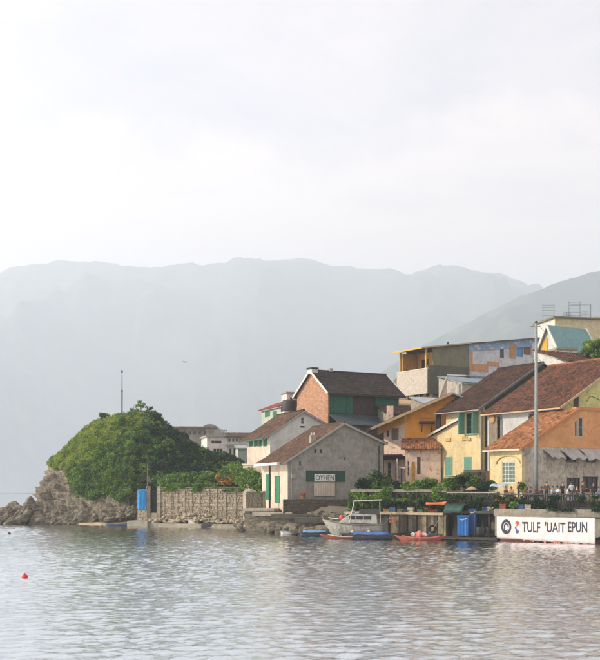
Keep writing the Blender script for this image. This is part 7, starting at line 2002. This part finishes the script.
for k, (px, Y) in enumerate(((485.5, 100.5), (491, 100.2), (503, 99.2), (521, 98.2), (528, 97.8))):
    z = 2.625 if px < 497 else zat(509, 97)+0.002
    crate((xat(px, Y), Y, z), 0.55, 0.4, 0.4, rc.uniform(-0.6, 0.1), cols_[(k*2+1) % 6], ['dull blue slatted crate behind the dock railing', 'pale slatted crate beside the blue one behind the dock railing', 'rust red slatted crate behind the black railing', 'dull blue slatted crate behind the black railing', 'pale grey slatted crate beside the foot of the grey pole'][k])
def net_heap(px, Y, z, s, c_, label):
    r = np.random.default_rng(int(px)); P = shell(500, (0, 0, s*0.25), (s, s*0.7, s*0.4), r); P = P[P[:, 2] > 0]
    V, F = leaves(P, 0.07, r=r); o = link('fishing_net', np_mesh('fishing_net', V, F), leaf_mat('net_%d' % c_[0], [c_, tuple(int(v*0.7) for v in c_), tuple(min(255, int(v*1.2)) for v in c_)], 0.1)); o.location = (xat(px, Y), Y, z); props(o, label, 'net')
net_heap(406, 105.5, zl_, 0.5, (70, 96, 104), 'heap of grey blue fishing net on the quay ledge')
net_heap(434, 103.9, zl_, 0.45, (150, 84, 52), 'heap of rusty orange fishing net on the quay ledge under the kayak')
net_heap(490, 99.3, 0.335, 0.5, (60, 70, 62), 'heap of dark green fishing net at the banner end of the dock')
def ring_buoy(px, py, Y, label, c_=(206, 96, 54)):
    t = thing('life_ring', at(px, py, Y), R(-32), label, 'life ring')
    vs = []; fs = []
    for i in range(18):
        for j in range(8):
            a = 2*math.pi*i/18; b = 2*math.pi*j/8; rr = 0.26+0.075*math.cos(b); vs.append((rr*math.cos(a), 0.075*math.sin(b), rr*math.sin(a)))
    for i in range(18):
        for j in range(8): fs.append((i*8+j, i*8+(j+1) % 8, ((i+1) % 18)*8+(j+1) % 8, ((i+1) % 18)*8+j))
    MB().add(vs, fs).build('ring', plain('ring_%d' % c_[0], c_, 0.6), t, True)
    for k in range(4):
        a = math.pi/4+k*math.pi/2; c = Vector((0.26*math.cos(a), 0, 0.26*math.sin(a))); MB().lathe([(0.082, -0.03), (0.085, 0), (0.082, 0.03)], (0, 0, 0), 8).build('band', TRIM, t).matrix_local = Matrix.Translation(c) @ Matrix.Rotation(-a, 4, 'Y')
ring_buoy(392, 520, 105.0, 'orange life ring hung on the stained quay wall')
ring_buoy(451, 497, 102.7, 'faded red life ring on the railing above the dock', (176, 70, 56))
# mooring ropes
def rope(p, q, sag, label):
    p = Vector(p); q = Vector(q); pts = [p.lerp(q, i/10)-Vector((0, 0, sag*4*(i/10)*(1-i/10))) for i in range(11)]
    o = MB().tube(pts, 0.022, 6).build('mooring_rope', plain('rope', (150, 140, 120), 0.9)); props(o, label, 'rope')
rope((xat(381, 104.2), 104.2, 1.2), (xat(392, 105.3), 105.3, 2.5), 0.3, 'slack mooring rope from the stern of the motor boat to the quay')
rope((xat(331, 104.2), 104.2, 1.5), (xat(322, 111.3), 111.3, 1.95), 0.35, 'slack mooring rope from the bow of the motor boat to the steps')
rope((xat(425, 99.8), 99.8, 0.35), (xat(441, 102.4), 102.4, 2.3), 0.3, 'mooring rope from the red skiff up to the quay')
# overhead cables from the tall pole
def cable(p, q, sag, label):
    p = Vector(p); q = Vector(q); pts = [p.lerp(q, i/16)-Vector((0, 0, sag*4*(i/16)*(1-i/16))) for i in range(17)]
    o = MB().tube(pts, 0.018, 5).build('overhead_cable', IRON); props(o, label, 'cable')
zp_ = zat(324, pY)
cable((xat(536.3, pY)+0.2, pY, zp_), at(552, 326, 150), 0.7, 'overhead cable from the tall pole to the teal roofed house')
cable((xat(536.3, pY)+0.2, pY, zp_-3.0), at(575, 409, 103.2), 0.5, 'overhead cable from the tall pole down to the terracotta gable')
cable((xat(536.3, pY)-0.2, pY, zp_-3.2), at(484, 413, 119), 0.6, 'overhead cable from the tall pole to the corner of the yellow house')
# ------------------------------------------------------------------ haze
hb = MB().box(-7800, 7800, -1500, 8600, -3.2, 1600)
hz = hb.build('haze', None)
hz['kind'] = 'stuff'
hm = bpy.data.materials.new('haze_air'); hm.use_nodes = True
hn = hm.node_tree.nodes; hl = hm.node_tree.links
hn.remove(hn['Principled BSDF'])
pv = hn.new('ShaderNodeVolumePrincipled')
pv.inputs['Color'].default_value = (0.795, 0.888, 1.0, 1)
pv.inputs['Density'].default_value = 0.00033
pv.inputs['Anisotropy'].default_value = 0.25
hl.new(pv.outputs[0], hn['Material Output'].inputs['Volume'])
hz.data.materials.append(hm)
